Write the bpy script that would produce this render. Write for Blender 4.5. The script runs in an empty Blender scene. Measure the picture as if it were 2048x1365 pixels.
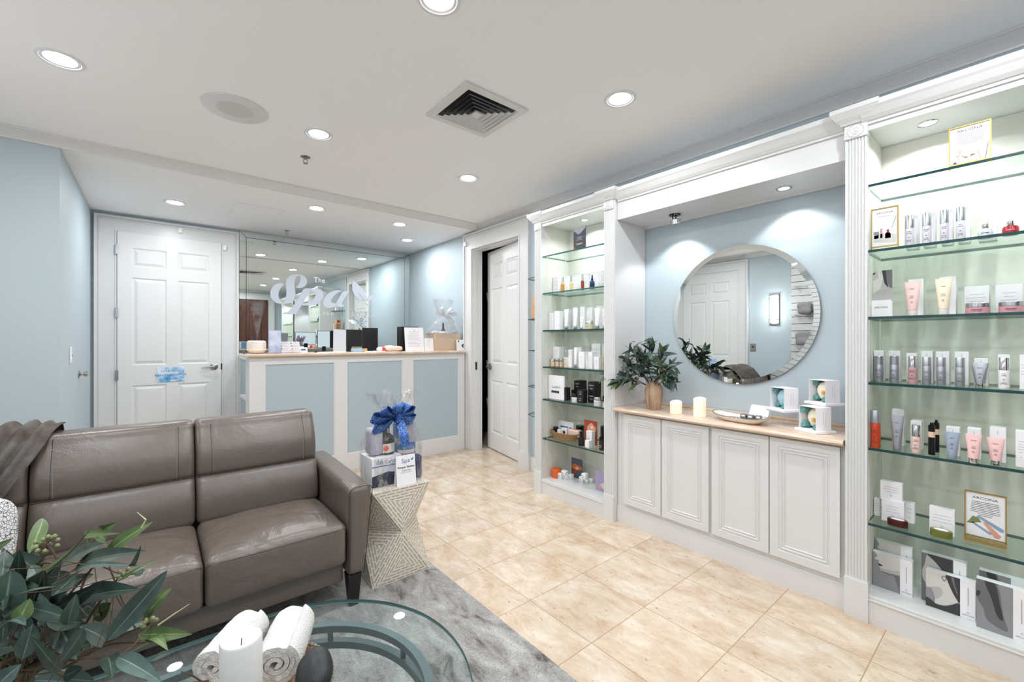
import bpy, bmesh, math, random
from mathutils import Vector, Matrix, Euler
from mathutils import noise as mn
random.seed(7)
S = bpy.context.scene
COL = S.collection
PI = math.pi
# ------------------------------------------------------------------ camera, world, exposure
cam_d = bpy.data.cameras.new('camera')
cam_d.sensor_fit = 'HORIZONTAL'; cam_d.sensor_width = 36.0
cam_d.lens = 36.0 * 860.0 / 2048.0
cam_d.clip_start = 0.02
cam = bpy.data.objects.new('camera', cam_d); COL.objects.link(cam)
cam.location = (0, 0, 1.30); cam.rotation_euler = (PI / 2, 0, -0.6916)
S.camera = cam
w = bpy.data.worlds.new('world'); S.world = w; w.use_nodes = True
w.node_tree.nodes['Background'].inputs[0].default_value = (0.8, 0.86, 0.9, 1)
w.node_tree.nodes['Background'].inputs[1].default_value = 0.0
S.view_settings.view_transform = 'Standard'; S.view_settings.look = 'None'
S.view_settings.gamma = 1.0; S.view_settings.use_curve_mapping = False
S.view_settings.exposure = 0.44
S.cycles.use_denoising = True
S.cycles.max_bounces = 14; S.cycles.diffuse_bounces = 7; S.cycles.glossy_bounces = 6
S.cycles.transmission_bounces = 8; S.cycles.transparent_max_bounces = 24
S.cycles.sample_clamp_indirect = 6.0
S.cycles.caustics_reflective = False; S.cycles.caustics_refractive = False
LAMP = (0.945, 0.975, 1.0)
DOWN_W = 8.0; SPOT_W = 6.0; PUCK_W = 2.4; SCONCE = 26.0; DESK_W = 8.5
# room plan: x to the right along the desk wall, y into the depth, camera at the origin
XR, YB, XL, YF = 2.92, 5.93, -1.27, -1.30      # right, back, left, front wall faces
ZC, ZS, YS = 2.65, 2.60, 4.137                 # main ceiling, lower ceiling over the desk, its step
# ------------------------------------------------------------------ materials
def lin(c):
    if isinstance(c, str):
        c = [int(c[i:i + 2], 16) / 255 for i in (0, 2, 4)]
    return tuple((x / 12.92 if x <= 0.04045 else ((x + 0.055) / 1.055) ** 2.4) for x in c)
MATS = {}
def mat(name, col, rough=0.5, metal=0.0, bump=None, spec=0.5, noise=None, emit=None, coat=0.0):
    """bump=(scale,strength,detail) ; noise=(scale, other colour, stretch)"""
    if name in MATS: return MATS[name]
    m = bpy.data.materials.new(name); m.use_nodes = True; MATS[name] = m
    nt = m.node_tree; b = nt.nodes['Principled BSDF']
    b.inputs['Base Color'].default_value = (*lin(col), 1)
    b.inputs['Roughness'].default_value = rough; b.inputs['Metallic'].default_value = metal
    b.inputs['Specular IOR Level'].default_value = spec
    b.inputs['Coat Weight'].default_value = coat
    if emit:
        b.inputs['Emission Color'].default_value = (*emit[0], 1); b.inputs['Emission Strength'].default_value = emit[1]
    if bump or noise:
        tc = nt.nodes.new('ShaderNodeTexCoord')
    if noise:
        mp = nt.nodes.new('ShaderNodeMapping'); nt.links.new(tc.outputs['Object'], mp.inputs[0])
        mp.inputs['Scale'].default_value = noise[2] if len(noise) > 2 else (1, 1, 1)
        n = nt.nodes.new('ShaderNodeTexNoise'); n.inputs['Scale'].default_value = noise[0]; n.inputs['Detail'].default_value = 5
        nt.links.new(mp.outputs[0], n.inputs['Vector'])
        r = nt.nodes.new('ShaderNodeValToRGB'); r.color_ramp.elements[0].position = 0.35; r.color_ramp.elements[1].position = 0.68
        r.color_ramp.elements[0].color = (*lin(col), 1); r.color_ramp.elements[1].color = (*lin(noise[1]), 1)
        nt.links.new(n.outputs['Fac'], r.inputs[0]); nt.links.new(r.outputs[0], b.inputs['Base Color'])
    if bump:
        n = nt.nodes.new('ShaderNodeTexNoise'); n.inputs['Scale'].default_value = bump[0]; n.inputs['Detail'].default_value = bump[2] if len(bump) > 2 else 3
        nt.links.new(tc.outputs['Object'], n.inputs['Vector'])
        bp = nt.nodes.new('ShaderNodeBump'); bp.inputs['Strength'].default_value = bump[1]; bp.inputs['Distance'].default_value = 0.004
        nt.links.new(n.outputs['Fac'], bp.inputs['Height']); nt.links.new(bp.outputs[0], b.inputs['Normal'])
    return m
def glassmat(name, tint, refl=0.5, rough=0.0, white=0.0, alpha=1.0):
    """thin clear sheet: tinted see-through plus a fresnel mirror reflection"""
    m = bpy.data.materials.new(name); m.use_nodes = True; MATS[name] = m
    nt = m.node_tree; nt.nodes.clear()
    o = nt.nodes.new('ShaderNodeOutputMaterial'); t = nt.nodes.new('ShaderNodeBsdfTransparent')
    g = nt.nodes.new('ShaderNodeBsdfGlossy'); mx = nt.nodes.new('ShaderNodeMixShader'); f = nt.nodes.new('ShaderNodeFresnel')
    t.inputs[0].default_value = (*tint, 1); g.inputs['Roughness'].default_value = rough; f.inputs[0].default_value = 1.5
    mu = nt.nodes.new('ShaderNodeMath'); mu.operation = 'MULTIPLY'; mu.inputs[1].default_value = refl
    gb = nt.nodes.new('ShaderNodeNewGeometry'); fr_ = nt.nodes.new('ShaderNodeMath'); fr_.operation = 'SUBTRACT'; fr_.inputs[0].default_value = 1.0
    nt.links.new(gb.outputs['Backfacing'], fr_.inputs[1]); nt.links.new(fr_.outputs[0], mu.inputs[1])
    m0 = nt.nodes.new('ShaderNodeMath'); m0.operation = 'MULTIPLY'; m0.inputs[1].default_value = refl; nt.links.new(f.outputs[0], m0.inputs[0])
    nt.links.new(m0.outputs[0], mu.inputs[0]); nt.links.new(mu.outputs[0], mx.inputs[0])
    last = t
    if white > 0:
        d = nt.nodes.new('ShaderNodeBsdfDiffuse'); d.inputs[0].default_value = (0.9, 0.92, 0.95, 1)
        m2 = nt.nodes.new('ShaderNodeMixShader'); m2.inputs[0].default_value = white
        nt.links.new(t.outputs[0], m2.inputs[1]); nt.links.new(d.outputs[0], m2.inputs[2]); last = m2
    nt.links.new(last.outputs[0], mx.inputs[1]); nt.links.new(g.outputs[0], mx.inputs[2]); nt.links.new(mx.outputs[0], o.inputs[0])
    return m
def nodes(m): return m.node_tree.nodes, m.node_tree.links
mat('white_paint', 'D8D8D8', 0.32, spec=0.45)
mat('ceiling_paint', 'F5F5F5', 0.8, bump=(9, 0.05))
mat('interior_paint', 'DAD8D0', 0.5)
mat('blue_paint', 'B5C2C9', 0.55, bump=(14, 0.12, 4))
mat('blue_panel', 'AAB9C2', 0.5)
mat('door_white', 'DEDEDD', 0.35)
mat('chrome', 'D8D8D8', 0.12, 1.0); mat('steel', 'B9BDC2', 0.28, 1.0); mat('nickel', 'A09C96', 0.3, 1.0)
mat('brushed', 'B4B9C0', 0.38, 1.0); mat('gold', 'C9A45A', 0.3, 1.0); mat('black', '141416', 0.45); mat('dark_gap', '2A2A2A', 0.9)
mat('black_gloss', '0C0C0E', 0.12); mat('white_card', 'EEECF0', 0.6); mat('white_gloss', 'F0F0F0', 0.2)
mat('ink', '3A3A40', 0.7); mat('ink_light', '9A9AA4', 0.7); mat('white_ink', 'E8E8E8', 0.6); mat('ink_blue', '3B5F90', 0.6)
mat('brown_wood', '4A2A20', 0.35, noise=(3, '5E3628', (6, 1, 0.6)))
mat('lens', 'FFFFFF', 0.4, emit=(LAMP, 9.0)); mat('lens_soft', 'FFFFFF', 0.4, emit=(LAMP, 5.0))
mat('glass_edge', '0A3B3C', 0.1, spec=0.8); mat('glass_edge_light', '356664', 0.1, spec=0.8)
glassmat('shelf_glass', (0.885, 0.945, 0.915), 0.7); glassmat('table_glass', (0.90, 0.95, 0.945), 1.0); glassmat('acrylic', (0.97, 0.97, 0.97), 0.8)
def mirror_mat(name, col):
    m = bpy.data.materials.new(name); m.use_nodes = True; MATS[name] = m
    nt = m.node_tree; nt.nodes.clear(); o = nt.nodes.new('ShaderNodeOutputMaterial'); g = nt.nodes.new('ShaderNodeBsdfGlossy')
    g.inputs[0].default_value = (*col, 1); g.inputs['Roughness'].default_value = 0.0; nt.links.new(g.outputs[0], o.inputs[0])
mirror_mat('mirror', (0.80, 0.86, 0.845)); mirror_mat('mirror_clear', (0.86, 0.89, 0.88))
# travertine floor: square tiles 0.395 m, polished
def floor_mat():
    m = mat('travertine', 'D9BFA0', 0.16, spec=0.5); n, l = nodes(m); b = n['Principled BSDF']
    geo = n.new('ShaderNodeNewGeometry'); sx = n.new('ShaderNodeSeparateXYZ'); l.new(geo.outputs['Position'], sx.inputs[0])
    def M(op, a, c=None, d=None):
        q = n.new('ShaderNodeMath'); q.operation = op
        for i, v in enumerate((a, c, d)):
            if v is None: continue
            if isinstance(v, (int, float)): q.inputs[i].default_value = v
            else: l.new(v, q.inputs[i])
        return q.outputs[0]
    T = 0.3948
    u = M('DIVIDE', M('SUBTRACT', sx.outputs['X'], 1.4426), T); v = M('DIVIDE', M('SUBTRACT', sx.outputs['Y'], 1.9956), T)
    fu, fv = M('FLOOR', u), M('FLOOR', v)
    eu = M('ABSOLUTE', M('SUBTRACT', M('SUBTRACT', u, fu), 0.5)); ev = M('ABSOLUTE', M('SUBTRACT', M('SUBTRACT', v, fv), 0.5))
    grout = M('GREATER_THAN', M('MAXIMUM', eu, ev), 0.4955)
    cx = n.new('ShaderNodeCombineXYZ'); l.new(fu, cx.inputs[0]); l.new(fv, cx.inputs[1])
    wn = n.new('ShaderNodeTexWhiteNoise'); wn.noise_dimensions = '2D'; l.new(cx.outputs[0], wn.inputs[0])
    # veins drift along y, offset per tile
    off = n.new('ShaderNodeVectorMath'); off.operation = 'MULTIPLY_ADD'; l.new(wn.outputs['Color'], off.inputs[0]); off.inputs[1].default_value = (9, 9, 9); l.new(geo.outputs['Position'], off.inputs[2])
    mp = n.new('ShaderNodeMapping'); mp.inputs['Scale'].default_value = (1.9, 1.0, 1); mp.inputs['Rotation'].default_value = (0, 0, 0.15); l.new(off.outputs[0], mp.inputs[0])
    n1 = n.new('ShaderNodeTexNoise'); n1.inputs['Scale'].default_value = 4.6; n1.inputs['Detail'].default_value = 12; n1.inputs['Roughness'].default_value = 0.74; n1.inputs['Distortion'].default_value = 0.35; l.new(mp.outputs[0], n1.inputs[0])
    r = n.new('ShaderNodeValToRGB'); e = r.color_ramp.elements
    e[0].position = 0.30; e[0].color = (*lin('B89C80'), 1); e[1].position = 0.72; e[1].color = (*lin('E2D9CE'), 1)
    q = e.new(0.43); q.color = (*lin('C5AE97'), 1); q = e.new(0.52); q.color = (*lin('CEBBA7'), 1); q = e.new(0.60); q.color = (*lin('D6C7B6'), 1)
    l.new(n1.outputs['Fac'], r.inputs[0])
    n2 = n.new('ShaderNodeTexNoise'); n2.inputs['Scale'].default_value = 34; n2.inputs['Detail'].default_value = 6; l.new(mp.outputs[0], n2.inputs[0])
    pit = n.new('ShaderNodeValToRGB'); pit.color_ramp.elements[0].position = 0.27; pit.color_ramp.elements[1].position = 0.36
    pit.color_ramp.elements[0].color = (0.62, 0.46, 0.32, 1); pit.color_ramp.elements[1].color = (1, 1, 1, 1); l.new(n2.outputs['Fac'], pit.inputs[0])
    mx = n.new('ShaderNodeMix'); mx.data_type = 'RGBA'; mx.blend_type = 'MULTIPLY'; mx.inputs[0].default_value = 0.8; l.new(r.outputs[0], mx.inputs[6]); l.new(pit.outputs[0], mx.inputs[7])
    tone = n.new('ShaderNodeMapRange'); tone.inputs[3].default_value = 0.95; tone.inputs[4].default_value = 1.05; l.new(wn.outputs['Value'], tone.inputs[0])
    m2 = n.new('ShaderNodeVectorMath'); m2.operation = 'SCALE'; l.new(mx.outputs[2], m2.inputs[0]); l.new(tone.outputs[0], m2.inputs['Scale'])
    m3 = n.new('ShaderNodeMix'); m3.data_type = 'RGBA'; l.new(grout, m3.inputs[0]); l.new(m2.outputs[0], m3.inputs[6]); m3.inputs[7].default_value = (*lin('A88A6C'), 1)
    l.new(m3.outputs[2], b.inputs['Base Color'])
    rr = n.new('ShaderNodeMapRange'); rr.inputs[3].default_value = 0.12; rr.inputs[4].default_value = 0.30; l.new(n1.outputs['Fac'], rr.inputs[0]); l.new(rr.outputs[0], b.inputs['Roughness'])
floor_mat()
def marble_mat():
    m = mat('beige_marble', 'DDC9B6', 0.12, noise=(7, 'CBAF98', (1, 0.5, 1)), spec=0.6)
marble_mat()
def leather_mat(name, bmp):
    m = mat(name, '6E625A', 0.29, spec=0.75); n, l = nodes(m); b = n['Principled BSDF']
    tc = n.new('ShaderNodeTexCoord'); v = n.new('ShaderNodeTexVoronoi'); v.inputs['Scale'].default_value = 330; l.new(tc.outputs['Object'], v.inputs[0])
    n1 = n.new('ShaderNodeTexNoise'); n1.inputs['Scale'].default_value = 7; n1.inputs['Detail'].default_value = 4; n1.inputs['Distortion'].default_value = 1.2; l.new(tc.outputs['Object'], n1.inputs[0])
    b1 = n.new('ShaderNodeBump'); b1.inputs['Strength'].default_value = 0.16; b1.inputs['Distance'].default_value = 0.002; l.new(v.outputs['Distance'], b1.inputs['Height'])
    b2 = n.new('ShaderNodeBump'); b2.inputs['Strength'].default_value = bmp; b2.inputs['Distance'].default_value = 0.02; l.new(n1.outputs['Fac'], b2.inputs['Height']); l.new(b1.outputs[0], b2.inputs['Normal'])
    l.new(b2.outputs[0], b.inputs['Normal'])
    r = n.new('ShaderNodeValToRGB'); r.color_ramp.elements[0].color = (*lin('5E544D'), 1); r.color_ramp.elements[1].color = (*lin('675C55'), 1); l.new(n1.outputs['Fac'], r.inputs[0]); l.new(r.outputs[0], b.inputs['Base Color'])
leather_mat('leather', .2); leather_mat('leather_seat', .5); mat('leather_seam', '3A322D', 0.6); mat('thread', '9A8E84', 0.7)
def rug_mat():
    m = mat('rug_pile', '8C8C8C', 0.95, spec=0.1); n, l = nodes(m); b = n['Principled BSDF']
    geo = n.new('ShaderNodeNewGeometry'); mp = n.new('ShaderNodeMapping'); mp.inputs['Scale'].default_value = (3.4, 1.5, 1); l.new(geo.outputs['Position'], mp.inputs[0])
    n1 = n.new('ShaderNodeTexNoise'); n1.inputs['Scale'].default_value = 3.0; n1.inputs['Detail'].default_value = 8; n1.inputs['Roughness'].default_value = 0.68; n1.inputs['Distortion'].default_value = 0.6; l.new(mp.outputs[0], n1.inputs[0])
    r = n.new('ShaderNodeValToRGB'); e = r.color_ramp.elements; e[0].position = 0.33; e[0].color = (*lin('67625E'), 1); e[1].position = 0.66; e[1].color = (*lin('CCCAC8'), 1)
    q = e.new(0.45); q.color = (*lin('A5A2A0'), 1); l.new(n1.outputs['Fac'], r.inputs[0])
    n2 = n.new('ShaderNodeTexNoise'); n2.inputs['Scale'].default_value = 170; n2.inputs['Detail'].default_value = 6; n2.inputs['Roughness'].default_value = 0.8; l.new(geo.outputs['Position'], n2.inputs[0])
    r2 = n.new('ShaderNodeValToRGB'); r2.color_ramp.elements[0].position = 0.3; r2.color_ramp.elements[1].position = 0.7; r2.color_ramp.elements[0].color = (0.42, 0.42, 0.42, 1); r2.color_ramp.elements[1].color = (1.15, 1.14, 1.13, 1); l.new(n2.outputs['Fac'], r2.inputs[0])
    mx = n.new('ShaderNodeMix'); mx.data_type = 'RGBA'; mx.blend_type = 'MULTIPLY'; mx.inputs[0].default_value = 1; l.new(r.outputs[0], mx.inputs[6]); l.new(r2.outputs[0], mx.inputs[7]); l.new(mx.outputs[2], b.inputs['Base Color'])
    bp = n.new('ShaderNodeBump'); bp.inputs['Strength'].default_value = 0.6; bp.inputs['Distance'].default_value = 0.004; l.new(n2.outputs['Fac'], bp.inputs['Height']); l.new(bp.outputs[0], b.inputs['Normal'])
rug_mat()
def inlay_mat():
    m = mat('bone_inlay', 'D6CFC2', 0.4); n, l = nodes(m); b = n['Principled BSDF']
    uv = n.new('ShaderNodeUVMap'); br = n.new('ShaderNodeTexBrick'); l.new(uv.outputs[0], br.inputs['Vector'])
    br.inputs['Scale'].default_value = 1.0; br.inputs['Brick Width'].default_value = 0.052; br.inputs['Row Height'].default_value = 0.0150
    br.inputs['Mortar Size'].default_value = 0.0034; br.inputs['Mortar Smooth'].default_value = 0.2
    br.inputs['Color1'].default_value = (*lin('AEA393'), 1); br.inputs['Color2'].default_value = (*lin('BFB5A6'), 1); br.inputs['Mortar'].default_value = (*lin('E2DCD0'), 1)
    l.new(br.outputs['Color'], b.inputs['Base Color'])
inlay_mat()
def towel_mat():
    m = mat('terry', 'DDDCDA', 0.95, spec=0.1, bump=(240, 1.0, 4))
towel_mat()
mat('throw_fabric', '6B6561', 0.9, spec=0.15, bump=(160, 0.6), noise=(18, '514A46'))
def pillow_mat():
    m = mat('pillow_weave', 'D8D6D4', 0.9, spec=0.1); n, l = nodes(m); b = n['Principled BSDF']; tc = n.new('ShaderNodeTexCoord')
    v = n.new('ShaderNodeTexVoronoi'); v.feature = 'DISTANCE_TO_EDGE'; v.inputs['Scale'].default_value = 92; l.new(tc.outputs['Object'], v.inputs[0])
    r = n.new('ShaderNodeValToRGB'); r.color_ramp.elements[0].position = 0.02; r.color_ramp.elements[1].position = 0.06; r.color_ramp.elements[0].color = (*lin('55565C'), 1); r.color_ramp.elements[1].color = (*lin('DCDAD8'), 1)
    l.new(v.outputs['Distance'], r.inputs[0]); l.new(r.outputs[0], b.inputs['Base Color'])
    bp = n.new('ShaderNodeBump'); bp.inputs['Strength'].default_value = 1; bp.inputs['Distance'].default_value = 0.01; l.new(r.outputs[0], bp.inputs['Height']); l.new(bp.outputs[0], b.inputs['Normal'])
pillow_mat()
def leaf_mat(name, c1, c2, vein):
    m = mat(name, c1, 0.42, spec=0.4); n, l = nodes(m); b = n['Principled BSDF']
    uv = n.new('ShaderNodeUVMap'); sx = n.new('ShaderNodeSeparateXYZ'); l.new(uv.outputs[0], sx.inputs[0])
    a = n.new('ShaderNodeMath'); a.operation = 'SUBTRACT'; a.inputs[1].default_value = 0.5; l.new(sx.outputs['X'], a.inputs[0])
    ab = n.new('ShaderNodeMath'); ab.operation = 'ABSOLUTE'; l.new(a.outputs[0], ab.inputs[0])
    mid = n.new('ShaderNodeMath'); mid.operation = 'LESS_THAN'; mid.inputs[1].default_value = 0.028; l.new(ab.outputs[0], mid.inputs[0])
    ma = n.new('ShaderNodeMath'); ma.operation = 'MULTIPLY_ADD'; ma.inputs[1].default_value = -0.55; l.new(ab.outputs[0], ma.inputs[0]); l.new(sx.outputs['Y'], ma.inputs[2])
    sc = n.new('ShaderNodeMath'); sc.operation = 'MULTIPLY'; sc.inputs[1].default_value = 26; l.new(ma.outputs[0], sc.inputs[0])
    fr = n.new('ShaderNodeMath'); fr.operation = 'FRACT'; l.new(sc.outputs[0], fr.inputs[0])
    sv = n.new('ShaderNodeMath'); sv.operation = 'LESS_THAN'; sv.inputs[1].default_value = 0.14; l.new(fr.outputs[0], sv.inputs[0])
    s2 = n.new('ShaderNodeMath'); s2.operation = 'MULTIPLY'; s2.inputs[1].default_value = 0.35; l.new(sv.outputs[0], s2.inputs[0])
    mxx = n.new('ShaderNodeMath'); mxx.operation = 'MAXIMUM'; l.new(mid.outputs[0], mxx.inputs[0]); l.new(s2.outputs[0], mxx.inputs[1])
    tc = n.new('ShaderNodeTexCoord'); nz = n.new('ShaderNodeTexNoise'); nz.inputs['Scale'].default_value = 30; nz.inputs['Detail'].default_value = 6; l.new(tc.outputs['Object'], nz.inputs[0])
    r = n.new('ShaderNodeValToRGB'); r.color_ramp.elements[0].position = 0.35; r.color_ramp.elements[1].position = 0.7; r.color_ramp.elements[0].color = (*lin(c1), 1); r.color_ramp.elements[1].color = (*lin(c2), 1); l.new(nz.outputs['Fac'], r.inputs[0])
    mx = n.new('ShaderNodeMix'); mx.data_type = 'RGBA'; l.new(mxx.outputs[0], mx.inputs[0]); l.new(r.outputs[0], mx.inputs[6]); mx.inputs[7].default_value = (*lin(vein), 1); l.new(mx.outputs[2], b.inputs['Base Color'])
leaf_mat('leaf_dark', '24332E', '3A4D43', '5F7263'); leaf_mat('leaf_blue', '3C504C', '5A6F69', '84968D'); leaf_mat('leaf_green', '3F562E', '5E7545', '8A985F')
mat('stem_brown', '4F3C2A', 0.7); mat('berry', '8C9468', 0.6, noise=(60, '707A50'))
mat('vase_wood', 'C6AC92', 0.6, noise=(14, '8F7058', (3.5, 3.5, 0.3)), bump=(24, 0.25))
mat('candle_wax', 'F6E9DD', 0.5, emit=(lin('FFD0A0'), 0.28)); mat('candle_white', 'DCDBDA', 0.45)
mat('flame_glow', 'FFF0C0', 0.5, emit=(lin('FFDFA0'), 3.0))
mat('stone_black', '1B1C1F', 0.45, bump=(70, 0.25)); mat('wicker', 'B08A5E', 0.7, bump=(110, 0.8), noise=(90, '7E5C3A'))
mat('tray_bead', '8D8074', 0.6); mat('tray_wood', 'B99A7E', 0.6, noise=(14, 'A07F62'))
mat('frame_grey', '566267', 0.35, spec=0.5)

# ------------------------------------------------------------------ mesh builder and tagging
class MB:
    def __init__(s): s.bm = bmesh.new(); s.uv = s.bm.loops.layers.uv.new('UVMap'); s.mats = []
    def mi(s, m):
        if m is None: return 0
        if m not in s.mats: s.mats.append(m)
        return s.mats.index(m)
    def face(s, pts, m=None, uv=None, smooth=False):
        f = s.bm.faces.new([s.bm.verts.new(p) for p in pts]); f.material_index = s.mi(m); f.smooth = smooth
        if uv:
            for l, q in zip(f.loops, uv): l[s.uv].uv = q
        return f
    def box(s, x0, x1, y0, y1, z0, z1, m=None):
        v = [s.bm.verts.new((x, y, z)) for z in (z0, z1) for y in (y0, y1) for x in (x0, x1)]
        k = s.mi(m); out = []
        for q in ((0, 2, 3, 1), (4, 5, 7, 6), (0, 1, 5, 4), (2, 6, 7, 3), (0, 4, 6, 2), (1, 3, 7, 5)):
            f = s.bm.faces.new([v[i] for i in q]); f.material_index = k; out.append(f)
        return v
    def bbox(s, x0, x1, y0, y1, z0, z1, r, m=None, seg=2):
        """box with rounded edges"""
        v = s.box(x0, x1, y0, y1, z0, z1, m); es = {e for q in v for e in q.link_edges}
        bmesh.ops.bevel(s.bm, geom=list(es), offset=r, segments=seg, affect='EDGES', profile=0.5, clamp_overlap=True)
    def grid(s, rows, m=None, closed=False, uvs=None, smooth=True, flip=False):
        V = [[s.bm.verts.new(p) for p in r] for r in rows]; k = s.mi(m); n = len(rows[0])
        for i in range(len(V) - 1):
            for j in range(n if closed else n - 1):
                a, b, c, d = V[i][j], V[i][(j + 1) % n], V[i + 1][(j + 1) % n], V[i + 1][j]
                try: f = s.bm.faces.new((a, d, c, b) if flip else (a, b, c, d))
                except ValueError: continue
                f.material_index = k; f.smooth = smooth
                if uvs:
                    q = [uvs[i][j], uvs[i][(j + 1) % n], uvs[i + 1][(j + 1) % n], uvs[i + 1][j]]
                    if flip: q = [q[0], q[3], q[2], q[1]]
                    for l, t in zip(f.loops, q): l[s.uv].uv = t
        return V
    def cap(s, ring, m=None, flip=False):
        try:
            f = s.bm.faces.new(list(reversed(ring)) if flip else ring); f.material_index = s.mi(m)
        except ValueError: pass
    def lathe(s, prof, m=None, n=24, c=(0, 0, 0), ax=None, smooth=True, caps=True, sq=None):
        """prof: list of (radius, height[, material]); ax: matrix turning z to another axis"""
        rows = []
        for p in prof:
            r, z = p[0], p[1]; row = []
            for j in range(n):
                a = 2 * PI * j / n; q = Vector((r * math.cos(a), r * math.sin(a) * (sq or 1), z))
                if ax is not None: q = ax @ q
                row.append(q + Vector(c))
            rows.append(row)
        V = s.grid(rows, m, closed=True, smooth=smooth)
        if caps:
            if prof[0][0] > 1e-5: s.cap(V[0], m, True)
            if prof[-1][0] > 1e-5: s.cap(V[-1], m)
        return V
    def cyl(s, c, r, h, m=None, n=20, ax=None): return s.lathe([(r, 0), (r, h)], m, n, c, ax)
    def tube(s, pts, r, m=None, n=8, closed=False):
        pts = [Vector(p) for p in pts]; rows = []; N = len(pts); up = Vector((0, 0, 1)); prev = None
        for i, p in enumerate(pts):
            if closed: t = pts[(i + 1) % N] - pts[i - 1]
            else: t = pts[min(i + 1, N - 1)] - pts[max(i - 1, 0)]
            t.normalize()
            a = prev - t * prev.dot(t) if prev is not None else (up if abs(t.z) < 0.9 else Vector((1, 0, 0))).cross(t)
            if a.length < 1e-6: a = t.orthogonal()
            a.normalize(); prev = a; b = t.cross(a)
            rr = r[i] if isinstance(r, (list, tuple)) else r
            rows.append([p + a * rr * math.cos(2 * PI * j / n) + b * rr * math.sin(2 * PI * j / n) for j in range(n)])
        if closed: rows.append(rows[0])
        V = s.grid(rows, m, closed=True)
        if not closed: s.cap(V[0], m, True); s.cap(V[-1], m)
    def prism(s, pts, d, m=None, o=(0, 0, 0), ex=(1, 0, 0), ey=(0, 0, 1)):
        """polygon pts in the plane (ex,ey) at o, extruded by d along ex x ey reversed"""
        ex, ey, o = Vector(ex), Vector(ey), Vector(o); nn = ex.cross(ey)
        a = [s.bm.verts.new(o + ex * p[0] + ey * p[1]) for p in pts]; b = [s.bm.verts.new(o + ex * p[0] + ey * p[1] + nn * d) for p in pts]
        k = s.mi(m); n = len(pts)
        for q in (list(reversed(a)), b):
            f = s.bm.faces.new(q); f.material_index = k
        for i in range(n):
            f = s.bm.faces.new((a[i], a[(i + 1) % n], b[(i + 1) % n], b[i])); f.material_index = k
    def text(s, body, size, o, ex=(1, 0, 0), ey=(0, 0, 1), m=None, align='CENTER', depth=0.0, sx=1.0, space=1.0, bold=0.0):
        cu = bpy.data.curves.new('tmp', 'FONT'); cu.body = body; cu.size = size; cu.align_x = align; cu.resolution_u = 2
        cu.extrude = depth; cu.space_character = space; cu.offset = bold; cu.fill_mode = 'FRONT' if depth == 0 else 'BOTH'
        ob = bpy.data.objects.new('tmp', cu); COL.objects.link(ob); dg = bpy.context.evaluated_depsgraph_get(); dg.update()
        me = bpy.data.meshes.new_from_object(ob.evaluated_get(dg)); ex, ey, o = Vector(ex), Vector(ey), Vector(o); nn = ex.cross(ey); k = s.mi(m)
        vs = [s.bm.verts.new(o + ex * v.co.x * sx + ey * v.co.y + nn * v.co.z) for v in me.vertices]
        for p in me.polygons:
            try: f = s.bm.faces.new([vs[i] for i in p.vertices]); f.material_index = k
            except ValueError: pass
        bpy.data.objects.remove(ob); bpy.data.meshes.remove(me); bpy.data.curves.remove(cu)
    def rbox(s, c, size, r, m=None, n=(8, 8, 8), warp=None, k=4):
        """soft rounded block on a fine grid; warp(Vector in -1..1, Vector pos) moves points"""
        h = [q / 2 for q in size]; r = min(r, *h)
        def ticks(hh, nn):
            a = [-hh + r * (1 - math.cos(PI / 2 * i / k)) for i in range(k)]
            b = [-hh + r + (2 * hh - 2 * r) * i / nn for i in range(nn + 1)]
            return a + b + [-q for q in reversed(a)]
        T = [ticks(h[i], n[i]) for i in range(3)]; cache = {}
        def vert(p):
            key = tuple(round(q, 6) for q in p)
            if key in cache: return cache[key]
            inner = Vector([max(-(h[i] - r), min(h[i] - r, p[i])) for i in range(3)]); d = Vector(p) - inner
            q = inner + d.normalized() * r if d.length > 1e-9 and (sum(abs(d[i]) > 1e-7 for i in range(3)) > 1 or True) else Vector(p)
            u = Vector([q[i] / h[i] for i in range(3)])
            if warp: q = warp(u, q)
            v = s.bm.verts.new(q + Vector(c)); cache[key] = v; return v
        mi = s.mi(m)
        for ax in range(3):
            A, B = (ax + 1) % 3, (ax + 2) % 3
            for sg in (-1, 1):
                for i in range(len(T[A]) - 1):
                    for j in range(len(T[B]) - 1):
                        q = []
                        for (a, b) in ((i, j), (i + 1, j), (i + 1, j + 1), (i, j + 1)):
                            p = [0, 0, 0]; p[ax] = sg * h[ax]; p[A] = T[A][a]; p[B] = T[B][b]; q.append(vert(p))
                        if sg < 0: q.reverse()
                        if len(set(q)) < 3: continue
                        try: f = s.bm.faces.new(q); f.material_index = mi; f.smooth = True
                        except ValueError: pass
    def panel_face(s, W, H, rects, prof, m=None, o=(0, 0, 0), ex=(1, 0, 0), ey=(0, 0, 1)):
        """flat face W x H with framed panels: prof is [(inset, height), ...]; height along ex x ey"""
        ex, ey, o = Vector(ex), Vector(ey), Vector(o); nn = ex.cross(ey)
        P = lambda x, y, d=0: o + ex * x + ey * y + nn * d
        xs = sorted({0, W, *[r[0] for r in rects], *[r[1] for r in rects]}); ys = sorted({0, H, *[r[2] for r in rects], *[r[3] for r in rects]})
        for i in range(len(xs) - 1):
            for j in range(len(ys) - 1):
                cx, cy = (xs[i] + xs[i + 1]) / 2, (ys[j] + ys[j + 1]) / 2
                if any(r[0] < cx < r[1] and r[2] < cy < r[3] for r in rects): continue
                s.face([P(xs[i], ys[j]), P(xs[i + 1], ys[j]), P(xs[i + 1], ys[j + 1]), P(xs[i], ys[j + 1])], m)
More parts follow.
